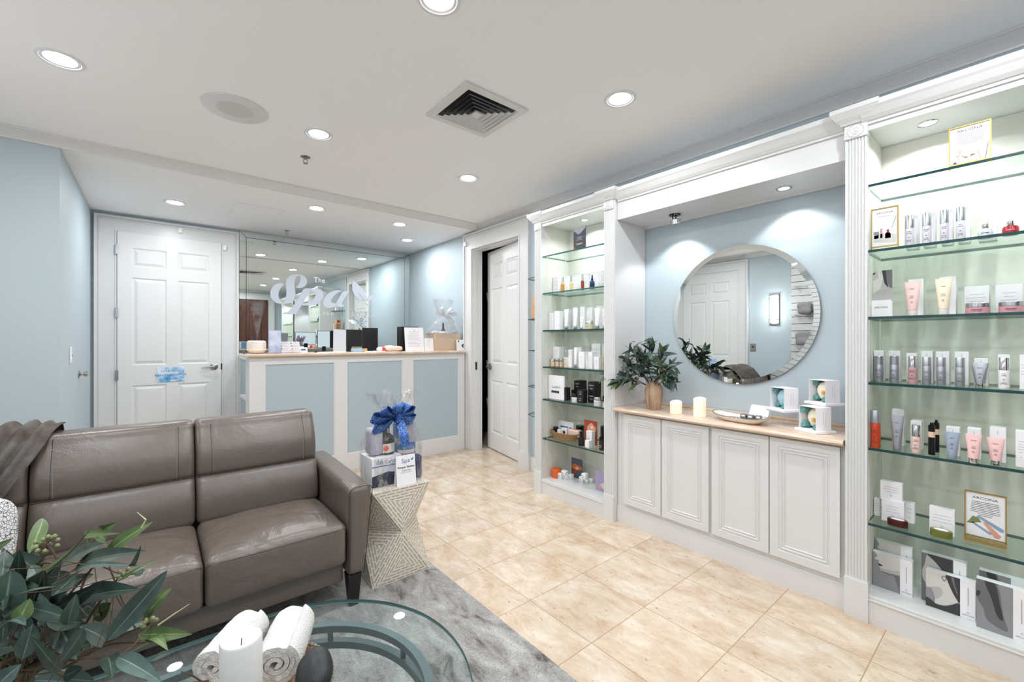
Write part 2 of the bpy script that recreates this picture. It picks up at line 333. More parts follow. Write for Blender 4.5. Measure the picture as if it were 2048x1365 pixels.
        for r in rects:
            prev = (0, 0)
            R = lambda t: [P(r[0] + t[0], r[2] + t[0], t[1]), P(r[1] - t[0], r[2] + t[0], t[1]), P(r[1] - t[0], r[3] - t[0], t[1]), P(r[0] + t[0], r[3] - t[0], t[1])]
            for t in prof:
                a, b = R(prev), R(t)
                for q in range(4): s.face([a[q], a[(q + 1) % 4], b[(q + 1) % 4], b[q]], m)
                prev = t
            s.face(R(prev), m)
    def done(s, name, m=None, parent=None, loc=(0, 0, 0), rot=(0, 0, 0), weld=False, sharp=32):
        if weld: bmesh.ops.remove_doubles(s.bm, verts=s.bm.verts, dist=1e-5)
        me = bpy.data.meshes.new(name); s.bm.to_mesh(me); s.bm.free()
        for q in (s.mats or [m]):
            me.materials.append(MATS[q if q else m])
        if sharp and any(p.use_smooth for p in me.polygons): me.set_sharp_from_angle(angle=math.radians(sharp))
        o = bpy.data.objects.new(name, me); COL.objects.link(o); o.location = loc; o.rotation_euler = rot
        if parent: o.parent = parent
        return o
def tag(o, label, cat, group=None, kind=None):
    o['label'] = label; o['category'] = cat
    if group: o['group'] = group
    if kind: o['kind'] = kind
    return o
def thing(name, label, cat, loc=(0, 0, 0), rz=0.0, group=None):
    o = bpy.data.objects.new(name, None); COL.objects.link(o); o.empty_display_size = 0.05
    o.location = loc; o.rotation_euler = (0, 0, rz); return tag(o, label, cat, group)
def struct(o, label=None, cat=None):
    o['kind'] = 'structure'
    if label: o['label'] = label
    if cat: o['category'] = cat
    return o
def dup(root, loc, label, rz=None, group=None):
    r = root.copy(); COL.objects.link(r); r.location = loc; r['label'] = label
    if rz is not None: r.rotation_euler = (0, 0, rz)
    if group: r['group'] = group
    for ch in list(root.children):
        c = ch.copy(); COL.objects.link(c); c.parent = r
        for g in list(ch.children):
            d = g.copy(); COL.objects.link(d); d.parent = c
    return r
def light(name, kind, loc, power, parent=None, size=0.12, spread=None, rot=None, cone=None, blend=0.5):
    d = bpy.data.lights.new(name, kind); d.energy = power; d.color = LAMP
    if kind == 'AREA':
        d.shape = 'DISK'; d.size = size
        if spread: d.spread = math.radians(spread)
    elif kind == 'SPOT':
        d.spot_size = math.radians(cone); d.spot_blend = blend; d.shadow_soft_size = size
    else: d.shadow_soft_size = size
    o = bpy.data.objects.new(name, d); COL.objects.link(o); o.location = loc
    if rot: o.rotation_euler = rot
    if parent: o.parent = parent
    return o
# ------------------------------------------------------------------ the room
mb = MB(); mb.box(XL - .2, 4.4, YF - .2, YB + .2, -0.1, 0.0); struct(mb.done('floor', 'travertine'), 'polished cream travertine tile floor', 'floor')
mb = MB(); mb.box(XL - .2, 4.4, YF - .2, YS, ZC, ZC + .12); mb.box(XL - .2, 4.4, YS, YB + .2, ZS, ZC + .12); struct(mb.done('ceiling', 'ceiling_paint'), 'white ceiling with a lower section over the desk', 'ceiling')
mb = MB(); mb.box(XL - .2, XR + .12, YB, YB + .12, 0, ZC); struct(mb.done('wall_back', 'blue_paint'), 'pale blue wall behind the reception desk', 'wall')
mb = MB(); mb.prism([(XL - .15, YF), (XL, YF), (XL, YS), (-.495, YS), (-.495, YB), (XL - .15, YB)], ZC, None, (0, 0, 0), (1, 0, 0), (0, 1, 0)); struct(mb.done('wall_left', 'blue_paint'), 'pale blue wall left of the sofa stepping out beside the white door', 'wall')
D2A, D2B, D2H = 3.385, 4.25, 2.392          # opening of the ajar door in the right wall
mb = MB(); mb.box(XR, XR + .11, YF, D2A, 0, ZC); mb.box(XR, XR + .11, D2B, YB, 0, ZC); mb.box(XR, XR + .11, D2A, D2B, D2H, ZC); struct(mb.done('wall_right', 'blue_paint'), 'pale blue wall behind the display cabinets', 'wall')
mb = MB(); mb.box(XL, XR, YF - .12, YF, 0, ZC); struct(mb.done('wall_front', 'blue_paint'), 'pale blue wall behind the camera, seen in the mirror', 'wall')
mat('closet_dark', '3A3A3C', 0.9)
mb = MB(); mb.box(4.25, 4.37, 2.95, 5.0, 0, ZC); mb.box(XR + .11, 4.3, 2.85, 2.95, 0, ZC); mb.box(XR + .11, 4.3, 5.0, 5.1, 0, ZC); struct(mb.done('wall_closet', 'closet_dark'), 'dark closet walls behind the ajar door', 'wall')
CR = [(0, -.062), (.010, -.062), (.012, -.052), (.024, -.040), (.040, -.028), (.058, -.018), (.066, -.012), (.078, -.010), (.080, -.001), (0, -.001)]
def crown(name, a, b, n, zc):
    """crown moulding from a to b (plan points), n = plan direction away from the wall"""
    m_ = MB(); n = Vector((*n, 0)); rows = [[Vector((p[0], p[1], zc + q[1])) + n * q[0] for q in CR] for p in (a, b)]
    m_.grid(rows, None, closed=True, smooth=False); m_.cap(m_.bm.verts[:0] or [m_.bm.verts.new(q) for q in rows[0]]); m_.cap([m_.bm.verts.new(q) for q in rows[1]])
    bmesh.ops.recalc_face_normals(m_.bm, faces=m_.bm.faces)
    return struct(m_.done(name, 'white_paint'), None)
crown('trim_1', (XR, YF), (XR, YS), (-1, 0), ZC); crown('trim_2', (XL, YS), (XR, YS), (0, -1), ZC)
crown('trim_3', (XL, YF), (XL, YS), (1, 0), ZC); crown('trim_4', (XL, YF), (XR, YF), (0, 1), ZC)
def baseboard(name, x0, x1, y0, y1, n):
    m_ = MB(); m_.box(x0, x1, y0, y1, 0, .12); e = .004
    m_.box(x0 + e * abs(n[0]), x1 - e * abs(n[0]), y0 + e * abs(n[1]), y1 - e * abs(n[1]), .12, .135); return struct(m_.done(name, 'white_paint'))
baseboard('baseboard_right', XR - .018, XR, 2.75, 3.22, (1, 0)); baseboard('baseboard_left', XL, XL + .018, YF, 2.78, (1, 0)); baseboard('baseboard_return', -.495, -.477, YS, YB - .05, (1, 0)); baseboard('baseboard_jog', XL, -.495, YS - .018, YS, (0, 1))
# ------------------------------------------------------------------ doors
PROF = [(.004, -.001), (.012, -.009), (.020, -.009), (.042, -.001), (.046, 0.0)]
def six_panel(name, W, H, m='door_white', T=.04):
    """door leaf, face towards -y, hinge corner at the origin, width along +x"""
    L, R = (.11 / .88 * W, .395 / .88 * W), (.485 / .88 * W, .77 / .88 * W)
    rects = [(*q, a * H / 2.417, b * H / 2.417) for q in (L, R) for a, b in ((.20, .842), (1.047, 1.955), (2.065, 2.262))]
    m_ = MB(); m_.panel_face(W, H, rects, PROF, m)
    m_.panel_face(W, H, rects, PROF, m, (W, T, 0), (-1, 0, 0), (0, 0, 1))
    m_.face([(0, 0, 0), (0, 0, H), (0, T, H), (0, T, 0)], m); m_.face([(W, 0, 0), (W, T, 0), (W, T, H), (W, 0, H)], m); m_.face([(0, 0, H), (W, 0, H), (W, T, H), (0, T, H)], m)
    return struct(m_.done(name, m), None)
def lever(parent, x, z, side=-1, y=0, dirx=-1, name='door_handle'):
    m_ = MB(); ax = Matrix.Rotation(PI / 2 * -side, 3, 'X') if side else None
    m_.lathe([(.0, 0), (.036, 0), (.038, .006), (.030, .012), (.014, .016), (.013, .05), (0, .05)], None, 24, (x, y, z), Matrix.Rotation(PI / 2 * (1 if side < 0 else -1), 3, 'X'))
    yy = y + side * .05
    m_.tube([(x, yy, z), (x + dirx * .02, yy, z + .001), (x + dirx * .07, yy + .002, z - .004), (x + dirx * .12, yy + .006, z - .010)], [.012, .0115, .0095, .007], None, 10)
    return m_.done(name, 'nickel', parent)
def hinge(parent, x, z, y=0):
    m_ = MB(); m_.cyl((x, y - .008, z - .05), .008, .10, None, 10); m_.box(x - .012, x + .012, y - .006, y + .001, z - .05, z + .05); return m_.done('hinge', 'steel', parent)
def casing(name, W, H, cw, top, T=.045, m='white_paint'):
    """door surround in the plane y=0 facing -y; opening 0..W x 0..H; cw width, top height of the head"""
    m_ = MB()
    def board(x0, x1, z0, z1):
        m_.box(x0, x1, -.030, 0, z0, z1, m)
    board(-cw, 0, 0, H + top); board(W, W + cw, 0, H + top); board(0, W, H, H + top)
    e = .022
    for (x0, x1, z0, z1) in ((-cw, -cw + e, 0, H + top - e), (W + cw - e, W + cw, 0, H + top - e), (-cw, W + cw, H + top - e, H + top)): m_.box(x0, x1, -T, -.0301, z0, z1, m)
    e2 = .012
    for (x0, x1, z0, z1) in ((-cw + .03, -cw + .03 + e2, 0, H + top - .03 - e2), (W + cw - .03 - e2, W + cw - .03, 0, H + top - .03 - e2), (-cw + .03, W + cw - .03, H + top - .03 - e2, H + top - .03)): m_.box(x0, x1, -.036, -.0301, z0, z1, m)
    for (x0, x1, z0, z1) in ((-.014, 0, 0, H + .014), (W, W + .014, 0, H + .014), (0, W, H, H + .014)): m_.box(x0, x1, -.036, -.0301, z0, z1, m)
    return struct(m_.done(name, m))
# door 1: back wall, left
W1, H1 = .874, 2.41
o = casing('trim_5', W1 + .008, H1 + .006, .166, .15); o.location = (-.305, YB - .002, 0)
d = six_panel('door_1', W1, H1); d.location = (-.301, YB - .046, .004); lever(d, .806, 1.008); [hinge(d, -.004, z) for z in (.95, 1.586, 2.222)]
struct(d, 'closed white six-panel door left of the wall mirror', 'door')
mb = MB(); mb.box(.568, .581, YB - .0485, YB - .03, .975, 1.045); mb.done('strike_plate', 'black', None).parent = None
for q in [o_ for o_ in bpy.data.objects if o_.name == 'strike_plate']: q.parent = d; q.matrix_parent_inverse = Matrix.Translation(-Vector(d.location))
mb = MB(); mb.box(-.306, .578, YB - .012, YB - .006, 0, 2.416); q = mb.done('door_gap', 'dark_gap', d); q.matrix_parent_inverse = Matrix.Translation(-Vector(d.location))
def aqua_mat():
    m = mat('aqua_print', 'DDE9F4', 0.3); n, l = nodes(m); b = n['Principled BSDF']; tc = n.new('ShaderNodeTexCoord'); nz = n.new('ShaderNodeTexNoise'); nz.inputs['Scale'].default_value = 11; nz.inputs['Detail'].default_value = 5; l.new(tc.outputs['Object'], nz.inputs[0])
    r = n.new('ShaderNodeValToRGB'); r.color_ramp.elements[0].position = .42; r.color_ramp.elements[0].color = (*lin('DCE8F5'), 1); r.color_ramp.elements[1].position = .62; r.color_ramp.elements[1].color = (*lin('4FA5DA'), 1); l.new(nz.outputs['Fac'], r.inputs[0]); l.new(r.outputs[0], b.inputs['Base Color'])
aqua_mat()
def door_sign(loc, rz, label):
    t = thing('door_sign', label, 'sign', loc, rz, 'aqua door signs')
    m_ = MB(); m_.bbox(-.115, .115, -.006, 0, -.078, .078, .002); m_.done('plate', 'aqua_print', t)
    m_ = MB()
    for i, s_ in enumerate(('Locker Room', 'Steam Chromatic Pool', 'and Jacuzzi')): m_.text(s_, .034, (0, -.0066, .028 - .042 * i), m='ink_blue', sx=.85)
    m_.done('lettering', 'ink_blue', t); return t
door_sign((.123, YB - .047, .943), 0, 'aqua blue sign on the white door left of the reception desk')
def sensor(loc, label, w=.034, h=.055):
    m_ = MB(); m_.bbox(-w / 2, w / 2, -.022, 0, -h / 2, h / 2, .004); return tag(m_.done('door_sensor', 'white_gloss', None, loc), label, 'sensor', 'door sensors')
sensor((.204, YB - .033, 2.50), 'small white sensor box centred above the closed white door'); sensor((.605, YB - .033, 2.365), 'small white sensor box at upper right corner of the closed white door')
sensor((XR - .031, 4.36, 2.47), 'small white sensor box at upper left corner of the ajar door').rotation_euler = (0, 0, PI / 2 * -1)
# door 2: right wall, ajar into the dark closet; local x runs along -y of the room
W2, H2 = D2B - D2A - .006, D2H - .004
o = casing('trim_6', D2B - D2A, D2H, .16, .19); o.location = (XR + .002, D2B, 0); o.rotation_euler = (0, 0, -PI / 2)
mb = MB(); mb.box(XR - .001, XR + .12, D2B - .012, D2B, 0, D2H); mb.box(XR - .001, XR + .12, D2A, D2A + .012, 0, D2H); mb.box(XR, XR + .12, D2A + .012, D2B - .012, D2H - .012, D2H); mb.box(XR + .056, XR + .075, D2B - .026, D2B - .012, 0, D2H - .012); struct(mb.done('trim_7', 'white_paint'))
mb = MB(); mb.box(XR - .03, XR + .11, 3.215 - .0, 3.385, 0, .17); mb.done('casing_block', 'white_paint', None)
q = bpy.data.objects['casing_block']; q.name = 'trim_8'; struct(q); q.location = (-.008, 0, 0)
d2 = six_panel('door_2', W2 - .012, H2 - .02); d2.location = (XR + .095, D2A + .016, .008); d2.rotation_euler = (0, 0, PI / 2 - .18 )
struct(d2, 'white six-panel door standing ajar beside the far display', 'door')
# its visible face looks to the room (+y side of the leaf after turning)
lever(d2, W2 - .085, .985, side=1, y=.04, dirx=-1); mb = MB(); mb.box(W2 - .0125, W2 - .0105, .008, .032, .93, 1.04); mb.done('latch_plate', 'steel', d2)
mb = MB(); mb.box(XR + .02, XR + .045, D2B - .0145, D2B - .012, .955, 1.05); struct(mb.done('trim_9', 'black'))
# door 3: left wall (seen in the round mirror), door 4: front wall (seen in the desk mirror)
o = casing('trim_10', .90, 2.416, .16, .15); o.location = (XL - .002 + .004, 2.955, 0); o.rotation_euler = (0, 0, PI / 2)
d3 = six_panel('door_3', .892, 2.41); d3.location = (XL + .028, 2.959, .004); d3.rotation_euler = (0, 0, PI / 2); struct(d3, 'white six-panel door behind the sofa, seen in the round mirror', 'door'); lever(d3, .82, 1.0)
door_sign((XL + .029, 3.33, .93), PI / 2, 'aqua blue sign on the door seen in the round mirror')
o = casing('trim_11', 1.0, 2.40, .15, .15); o.location = (2.33, YF + .002, 0); o.rotation_euler = (0, 0, PI)
d4 = six_panel('door_4', .992, 2.395, 'brown_wood'); d4.location = (2.326, YF + .028, .004); d4.rotation_euler = (0, 0, PI); struct(d4, 'dark brown door behind the camera, seen in the desk mirror', 'door')
# wall switch and stop on the left return
t = thing('light_switch', 'white light switch plate on the blue wall left of the door', 'switch', (-.494, 4.585, 1.195), PI / 2)
mb = MB(); mb.bbox(-.037, .037, -.007, 0, -.06, .06, .003); mb.done('plate', 'white_gloss', t); mb = MB(); mb.bbox(-.016, .016, -.010, -.006, -.033, .033, .001); mb.done('rocker', 'white_gloss', t)
mb = MB(); mb.box(-.004, .004, -.012, -.010, -.012, .006); mb.done('dimmer', 'ink', t)
t = thing('door_stop', 'small dark metal bumper on the blue wall below the switch', 'door stop', (-.494, 5.043, 1.024), PI / 2)
mb = MB(); mb.lathe([(0, 0), (.028, 0), (.028, .005), (.012, .012), (.011, .03), (.02, .034), (.02, .052), (0, .055)], None, 18, (0, 0, 0), Matrix.Rotation(PI / 2, 3, 'X')); mb.done('knob', 'nickel', t)
# closet contents glimpsed through the gap
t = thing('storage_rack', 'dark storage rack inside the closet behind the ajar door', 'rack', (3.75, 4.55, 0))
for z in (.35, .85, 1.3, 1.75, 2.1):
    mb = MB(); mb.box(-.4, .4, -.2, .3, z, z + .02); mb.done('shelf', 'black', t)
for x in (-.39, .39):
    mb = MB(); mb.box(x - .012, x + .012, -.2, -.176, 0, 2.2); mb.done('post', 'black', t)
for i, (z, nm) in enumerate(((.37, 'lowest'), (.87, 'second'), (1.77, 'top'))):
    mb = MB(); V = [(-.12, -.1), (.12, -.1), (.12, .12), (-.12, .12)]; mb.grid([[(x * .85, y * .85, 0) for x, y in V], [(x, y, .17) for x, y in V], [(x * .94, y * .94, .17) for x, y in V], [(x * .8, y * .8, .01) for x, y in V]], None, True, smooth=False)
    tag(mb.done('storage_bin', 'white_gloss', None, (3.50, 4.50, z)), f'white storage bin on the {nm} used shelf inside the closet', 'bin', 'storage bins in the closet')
# ------------------------------------------------------------------ ceiling fittings
mat('trim_ring', 'DEDEDE', 0.35); mat('reflector', 'E8ECF2', 0.15, 0.6)
def downlight():
    t = thing('downlight', '', 'ceiling light', (0, 0, 0), 0, 'recessed ceiling downlights')
    m_ = MB(); m_.lathe([(.088, -.001), (.086, -.006), (.074, -.008), (.070, -.004)], None, 40, caps=False); m_.done('trim_ring', 'trim_ring', t)
    m_ = MB(); m_.lathe([(.070, -.004), (.060, -.0025)], None, 40, caps=False); m_.done('reflector', 'reflector', t)
    m_ = MB(); m_.lathe([(0, -.0022), (.061, -.0022)], None, 40, caps=False); m_.done('lens', 'lens', t)
    light('bulb', 'AREA', (0, 0, -.010), DOWN_W, t, .11, 180); return t
base = downlight(); first = True
DL = [(-.352, 2.961, ZC, 'recessed downlight at the upper left, nearest the blue wall'), (.816, 2.961, ZC, 'recessed downlight between the round speaker and the air vent'), (1.988, 2.97, ZC, 'recessed downlight before the far display, right of the sprinkler head'),
      (1.988, 1.459, ZC, 'recessed downlight right of the square air vent'), (.858, 1.49, ZC, 'recessed downlight cut by the top edge of the photo'), (-.352, 1.48, ZC, 'added downlight over the coffee table, outside the view'),  # the coffee table downlight, out of view, is added for brightness
      (.858, .10, ZC, 'recessed downlight beside the camera, seen only in mirrors'), (1.988, .05, ZC, 'recessed downlight before the near display, seen only in mirrors'), (-.352, .0, ZC, 'added unseen downlight left of the camera'), (1.4, -.75, ZC, 'added unseen downlight in front of the brown door'),  # downlights left of camera and by brown door are added to brighten the ceiling
      (.137, 5.117, ZS, 'recessed downlight over the closed white door'), (1.209, 4.456, ZS, 'recessed downlight in the lower ceiling over the middle of the desk'), (2.084, 4.477, ZS, 'recessed downlight in lower ceiling over right part of the desk'), (2.491, 5.123, ZS, 'recessed downlight nearest the corner of mirror and blue wall')]
for x, y, z, lab in DL:
    if first: base.location = (x, y, z); base['label'] = lab; first = False
    else:
        q = dup(base, (x, y, z), lab)
        if z == ZS:
            for c_ in q.children:
                if c_.type == 'LIGHT': c_.data = c_.data.copy(); c_.data.energy = DESK_W
mat('grille', 'CFCFCE', 0.6, bump=(700, .4))
t = thing('ceiling_speaker', 'round white ceiling speaker with a perforated grille', 'speaker', (.355, 2.95, ZC))
mb = MB(); mb.lathe([(.165, -.001), (.163, -.006), (.15, -.008), (.092, -.006)], None, 48, caps=False); mb.done('rim', 'white_paint', t)
mb = MB(); mb.lathe([(0, -.009), (.06, -.008), (.092, -.006)], None, 40, caps=False); mb.done('grille', 'grille', t)
for i in range(4):
    a = PI / 4 + i * PI / 2; mb = MB(); mb.lathe([(.005, -.0075), (.004, -.0095), (0, -.0095)], None, 8, (.13 * math.cos(a), .13 * math.sin(a), 0)); mb.done('screw', 'grille', t)
t = thing('ceiling_vent', 'square white ceiling air vent with nested louvres', 'vent', (1.452, 2.08, ZC))
def sqring(m_, a, b, z0, z1, m=None):
    for q in range(4):
        r_ = Matrix.Rotation(q * PI / 2, 3, 'Z'); m_.face([r_ @ Vector(p) for p in ((-a, -a, z0), (a, -a, z0), (b, -b, z1), (-b, -b, z1))], m)
mb = MB(); sqring(mb, .215, .215, -.001, -.012); sqring(mb, .215, .175, -.012, -.014); sqring(mb, .175, .165, -.014, -.004); bmesh.ops.recalc_face_normals(mb.bm, faces=mb.bm.faces); mb.done('frame', 'white_paint', t)
mb = MB(); mb.face([(-.17, -.17, -.0015), (-.17, .17, -.0015), (.17, .17, -.0015), (.17, -.17, -.0015)]); mb.done('backing', 'black', t)
for i in range(5):
    a = .150 - i * .028; mb = MB(); sqring(mb, a, a - .014, -.021, -.006); sqring(mb, a - .0015, a - .0155, -.021, -.006); mb.done('louvre', 'white_paint', t)
mb = MB(); mb.box(-.024, .024, -.024, .024, -.024, -.012); mb.done('centre_plate', 'white_paint', t)
def sprinkler(loc, label):
    t = thing('sprinkler_head', label, 'sprinkler', loc, 0, 'ceiling sprinkler heads'); m_ = MB(); m_.lathe([(0, 0), (.034, 0), (.032, -.004), (.012, -.008)], None, 24); m_.done('escutcheon', 'nickel', t)
    m_ = MB(); m_.cyl((0, 0, -.02), .009, .014, None, 12)
    for s_ in (-1, 1): m_.tube([(s_ * .010, 0, -.018), (s_ * .016, 0, -.03), (s_ * .010, 0, -.042), (0, 0, -.046)], .003, None, 6)
    m_.done('frame', 'nickel', t); m_ = MB(); m_.lathe([(0, -.049), (.017, -.048), (.017, -.046), (0, -.045)], None, 16); m_.done('deflector', 'nickel', t)
sprinkler((.844, 3.392, ZC), 'sprinkler head in the main ceiling below the middle downlight'); sprinkler((1.185, 5.572, ZS), 'sprinkler head just in front of the wall mirror')
t = thing('access_panel', 'flush white access panel in the lower ceiling over the door', 'panel', (.78, 5.02, ZS))
mb = MB(); mb.box(-.2, .2, -.28, .28, -.004, 0); mb.done('door_leaf', 'ceiling_paint', t); mb = MB()
for (a, b, c_, e) in ((-.205, .205, -.285, -.28), (-.205, .205, .28, .285), (-.205, -.2, -.28, .28), (.2, .205, -.28, .28)): mb.box(a, b, c_, e, -.003, 0)
mb.done('frame', 'trim_ring', t)


# ------------------------------------------------------------------ display wall (faces -x)
XF = 2.535
def at0(t): return tuple(-q for q in t.location)
def sweep(m_, path, prof, m=None):
    """profile (out, z) swept along a plan path; out = to the left of travel"""
    path = [Vector((*p, 0)) for p in path]; rows = []
    for i, p in enumerate(path):
        a = (p - path[i - 1]).normalized() if i else None; b = (path[i + 1] - p).normalized() if i < len(path) - 1 else None
        na = Vector((-a.y, a.x, 0)) if a else None; nb = Vector((-b.y, b.x, 0)) if b else None
        n_ = na if nb is None else nb if na is None else (na + nb) / (1 + na.dot(nb))
        rows.append([p + n_ * q[0] + Vector((0, 0, q[1])) for q in prof])
    V = m_.grid(rows, m, closed=True, smooth=False); m_.cap(V[0], m); m_.cap(V[-1], m)
    bmesh.ops.recalc_face_normals(m_.bm, faces=m_.bm.faces)
CORN = [(-.02, 2.298), (.010, 2.298), (.012, 2.308), (.018, 2.312), (.030, 2.326), (.046, 2.352), (.054, 2.362), (.054, 2.385), (-.02, 2.385)]
CAPP = [(0, 2.318), (.006, 2.318), (.010, 2.326), (.026, 2.344), (.040, 2.366), (.044, 2.372), (.044, 2.392), (0, 2.392)]
def pilaster(t, y0, y1):
    o = at0(t); m_ = MB(); n = 6; W = y1 - y0; pts = [(XF + .02, y0)]
    for i in range(n):
        a = y0 + .006 + (W - .012) * i / n; b = y0 + .006 + (W - .012) * (i + 1) / n; g = (b - a) * .16
        pts += [(XF - .008, a + g)] + [(XF - .008 + .0055 * math.sin(PI * q / 4), a + g + (b - a - 2 * g) * q / 4) for q in range(1, 4)] + [(XF - .008, b - g)]
    pts += [(XF + .02, y1)]; pts.insert(1, (XF - .008, y0)); pts.insert(-1, (XF - .008, y1))
    m_.prism(pts, 2.252 - .185, None, (0, 0, .185), (1, 0, 0), (0, 1, 0)); bmesh.ops.recalc_face_normals(m_.bm, faces=m_.bm.faces)
    p = m_.done('pilaster', 'white_paint', t, o)
    m_ = MB(); m_.box(XF - .014, XF + .02, y0 - .004, y1 + .004, 0, .181); m_.box(XF - .011, XF + .02, y0 - .001, y1 + .001, .181, .187); m_.done('base_block', 'white_paint', p)
    m_ = MB(); m_.bbox(XF - .015, XF + .02, y0 - .003, y1 + .003, 2.252, 2.320, .002)
    R = Matrix.Rotation(-PI / 2, 3, 'Y'); m_.lathe([(.031, 0), (.029, .003), (.026, 0), (.017, .001), (.013, .0035), (.009, .001), (.005, .004), (0, .005)], None, 28, (XF - .0152, (y0 + y1) / 2, 2.286), R); m_.done('rosette_block', 'white_paint', p)
    m_ = MB(); sweep(m_, [(XF + .03, y1 + .006), (XF - .016, y1 + .006), (XF - .016, y0 - .006), (XF + .03, y0 - .006)][::-1], CAPP); m_.done('capital', 'white_paint', p)
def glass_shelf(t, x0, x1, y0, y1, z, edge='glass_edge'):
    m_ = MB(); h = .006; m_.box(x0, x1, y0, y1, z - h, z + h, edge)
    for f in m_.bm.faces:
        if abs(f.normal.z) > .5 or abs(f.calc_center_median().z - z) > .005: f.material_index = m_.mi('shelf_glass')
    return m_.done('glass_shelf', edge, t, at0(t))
def display(name, label, y0, y1, pil, shelves, edges, side0=True):
    t = thing(name, label, 'display cabinet', (XF, (y0 + y1) / 2, 0), 0, 'white display cabinets with glass shelves'); o = at0(t); iy0, iy1 = y0 + .084, y1 - .076
    m_ = MB(); m_.box(2.872, 2.915, y0 + .002, y1 - .002, 0, 2.38); m_.box(XF, 2.872, y0 + .002, iy0, 0, 2.38); m_.box(XF, 2.872, iy1, y1 - .002, 0, 2.38); m_.box(XF + .022, 2.872, iy0, iy1, 2.29, 2.38); m_.done('carcass', 'white_paint', t, o)
    m_ = MB(); m_.box(2.8695, 2.8725, iy0, iy1, .12, 2.288); m_.box(2.575, 2.8695, iy0, iy0 + .001, .125, 2.288); m_.box(2.575, 2.8695, iy1 - .001, iy1, .125, 2.288); m_.done('lining', 'interior_paint', t, o)
    m_ = MB(); m_.box(2.556, 2.872, iy0, iy1, .02, .125); m_.done('deck', 'white_paint', t, o)
    m_ = MB(); m_.box(XF - .004, 2.556, iy0 - .004, iy1 + .004, 0, .104); m_.bbox(XF - .009, 2.556, iy0 - .004, iy1 + .004, .104, .113, .002); m_.bbox(XF - .003, 2.556, iy0 - .004, iy1 + .004, .113, .127, .003); m_.done('plinth', 'white_paint', t, o)
    m_ = MB(); m_.box(XF - .002, XF + .020, iy0 - .004, iy1 + .004, 2.273, 2.38); m_.done('fascia', 'white_paint', t, o)
    m_ = MB(); sweep(m_, [(XF, iy0 - .01), (XF, iy1 + .01)], CORN); m_.done('cornice', 'white_paint', t, o)
    for q in pil: pilaster(t, *q)
    for z, e in zip(shelves, edges): glass_shelf(t, 2.548, 2.869, iy0 + .002, iy1 - .002, z, e)
    for y in (iy0 + .0015, iy1 - .0015):
        m_ = MB()
        for x in (2.60, 2.83): m_.box(x - .004, x + .004, y - .0015, y + .0015, .3, 2.1)
        m_.done('pin_strip', 'trim_ring', t, o)
    return t
G, G_LIT = 'glass_edge', 'glass_edge_light'
dl = display('display_cabinet', 'narrow white display cabinet with six glass shelves, beside the ajar door', 1.902, 2.742, [(1.913, 1.995), (2.664, 2.742)], (2.019, 1.703, 1.387, 1.076, .80, .466), (G_LIT, G_LIT, G, G, G, G))  # top two shelf edges are paler: lamp light put into their colour
dr = display('display_cabinet', 'wide white display cabinet with six glass shelves at the right edge', -.66, .567, [(.483, .565), (-.66, -.578)], (2.02, 1.716, 1.406, 1.103, .80, .450), (G, G, G, G, G, G))
def puck(t, x, y, z):
    o = at0(t); m_ = MB(); m_.lathe([(.036, 0), (.035, -.004), (.026, -.005)], None, 28, (x, y, z), caps=False); p = m_.done('spot_ring', 'chrome', t, o)
    m_ = MB(); m_.lathe([(0, -.003), (.026, -.003)], None, 24, (x, y, z), caps=False); m_.done('spot_lens', 'lens_soft', p)
    light('spot_bulb', 'AREA', (o[0] + x, o[1] + y, z - .008), PUCK_W, t, .045, 150)
puck(dl, 2.70, 2.33, 2.29); puck(dr, 2.70, .30, 2.29); puck(dr, 2.70, -.30, 2.29)
# niche between the cabinets: header with soffit, two spots
t = thing('niche_header', 'white header box over the mirror niche between the display cabinets', 'header', (2.56, 1.235, 2.173)); o = at0(t)
mb = MB(); mb.box(2.56, 2.915, .569, 1.900, 2.173, 2.375); mb.done('box', 'white_paint', t, o)
mb = MB(); sweep(mb, [(2.56, .575), (2.56, 1.895)], CORN); mb.done('cornice', 'white_paint', t, o)
mb = MB(); mb.box(2.896, 2.914, .569, 1.900, 2.158, 2.173); mb.done('trim_strip', 'white_paint', t, o)
def spot_aim(loc, to): return (Vector(to) - Vector(loc)).to_track_quat('-Z', 'Y').to_euler()
t = thing('gimbal_spot', 'black swivelling spotlight hanging under the niche header on the left', 'spotlight', (2.76, 1.57, 2.173))
mb = MB(); mb.lathe([(.04, 0), (.038, -.006), (0, -.008)], None, 28); mb.done('base', 'black_gloss', t)
for pa in ([(-.02, 0, -.006), (-.03, 0, -.02), (-.024, 0, -.036)], [(.02, 0, -.006), (.012, 0, -.02), (.012, 0, -.036)]): mb = MB(); mb.tube(pa, .004); mb.done('arm', 'black', t)
AX = Matrix.Rotation(-.25, 3, 'Y'); mb = MB(); mb.lathe([(.012, -.028), (.034, -.032), (.036, -.058), (.030, -.058)], None, 28, (0, 0, 0), AX, caps=False); mb.done('ring', 'chrome', t)
mb = MB(); mb.lathe([(0, -.056), (.031, -.056)], None, 24, (0, 0, 0), AX, caps=False); mb.done('lens', 'lens_soft', t)
light('bulb', 'SPOT', (.0, 0, -.07), SPOT_W, t, .02, rot=spot_aim((0, 0, 0), (.10, .06, -.8)), cone=112, blend=.35)
t = thing('recessed_spot', 'small recessed spotlight under the niche header on the right', 'spotlight', (2.76, .90, 2.173))
mb = MB(); mb.lathe([(.042, 0), (.040, -.005), (.028, -.004)], None, 28, caps=False); mb.done('ring', 'chrome', t); mb = MB(); mb.lathe([(0, -.003), (.028, -.003)], None, 24, caps=False); mb.done('lens', 'lens', t)
light('bulb', 'SPOT', (.0, 0, -.02), SPOT_W, t, .02, rot=spot_aim((0, 0, 0), (.10, -.05, -.8)), cone=112, blend=.35)
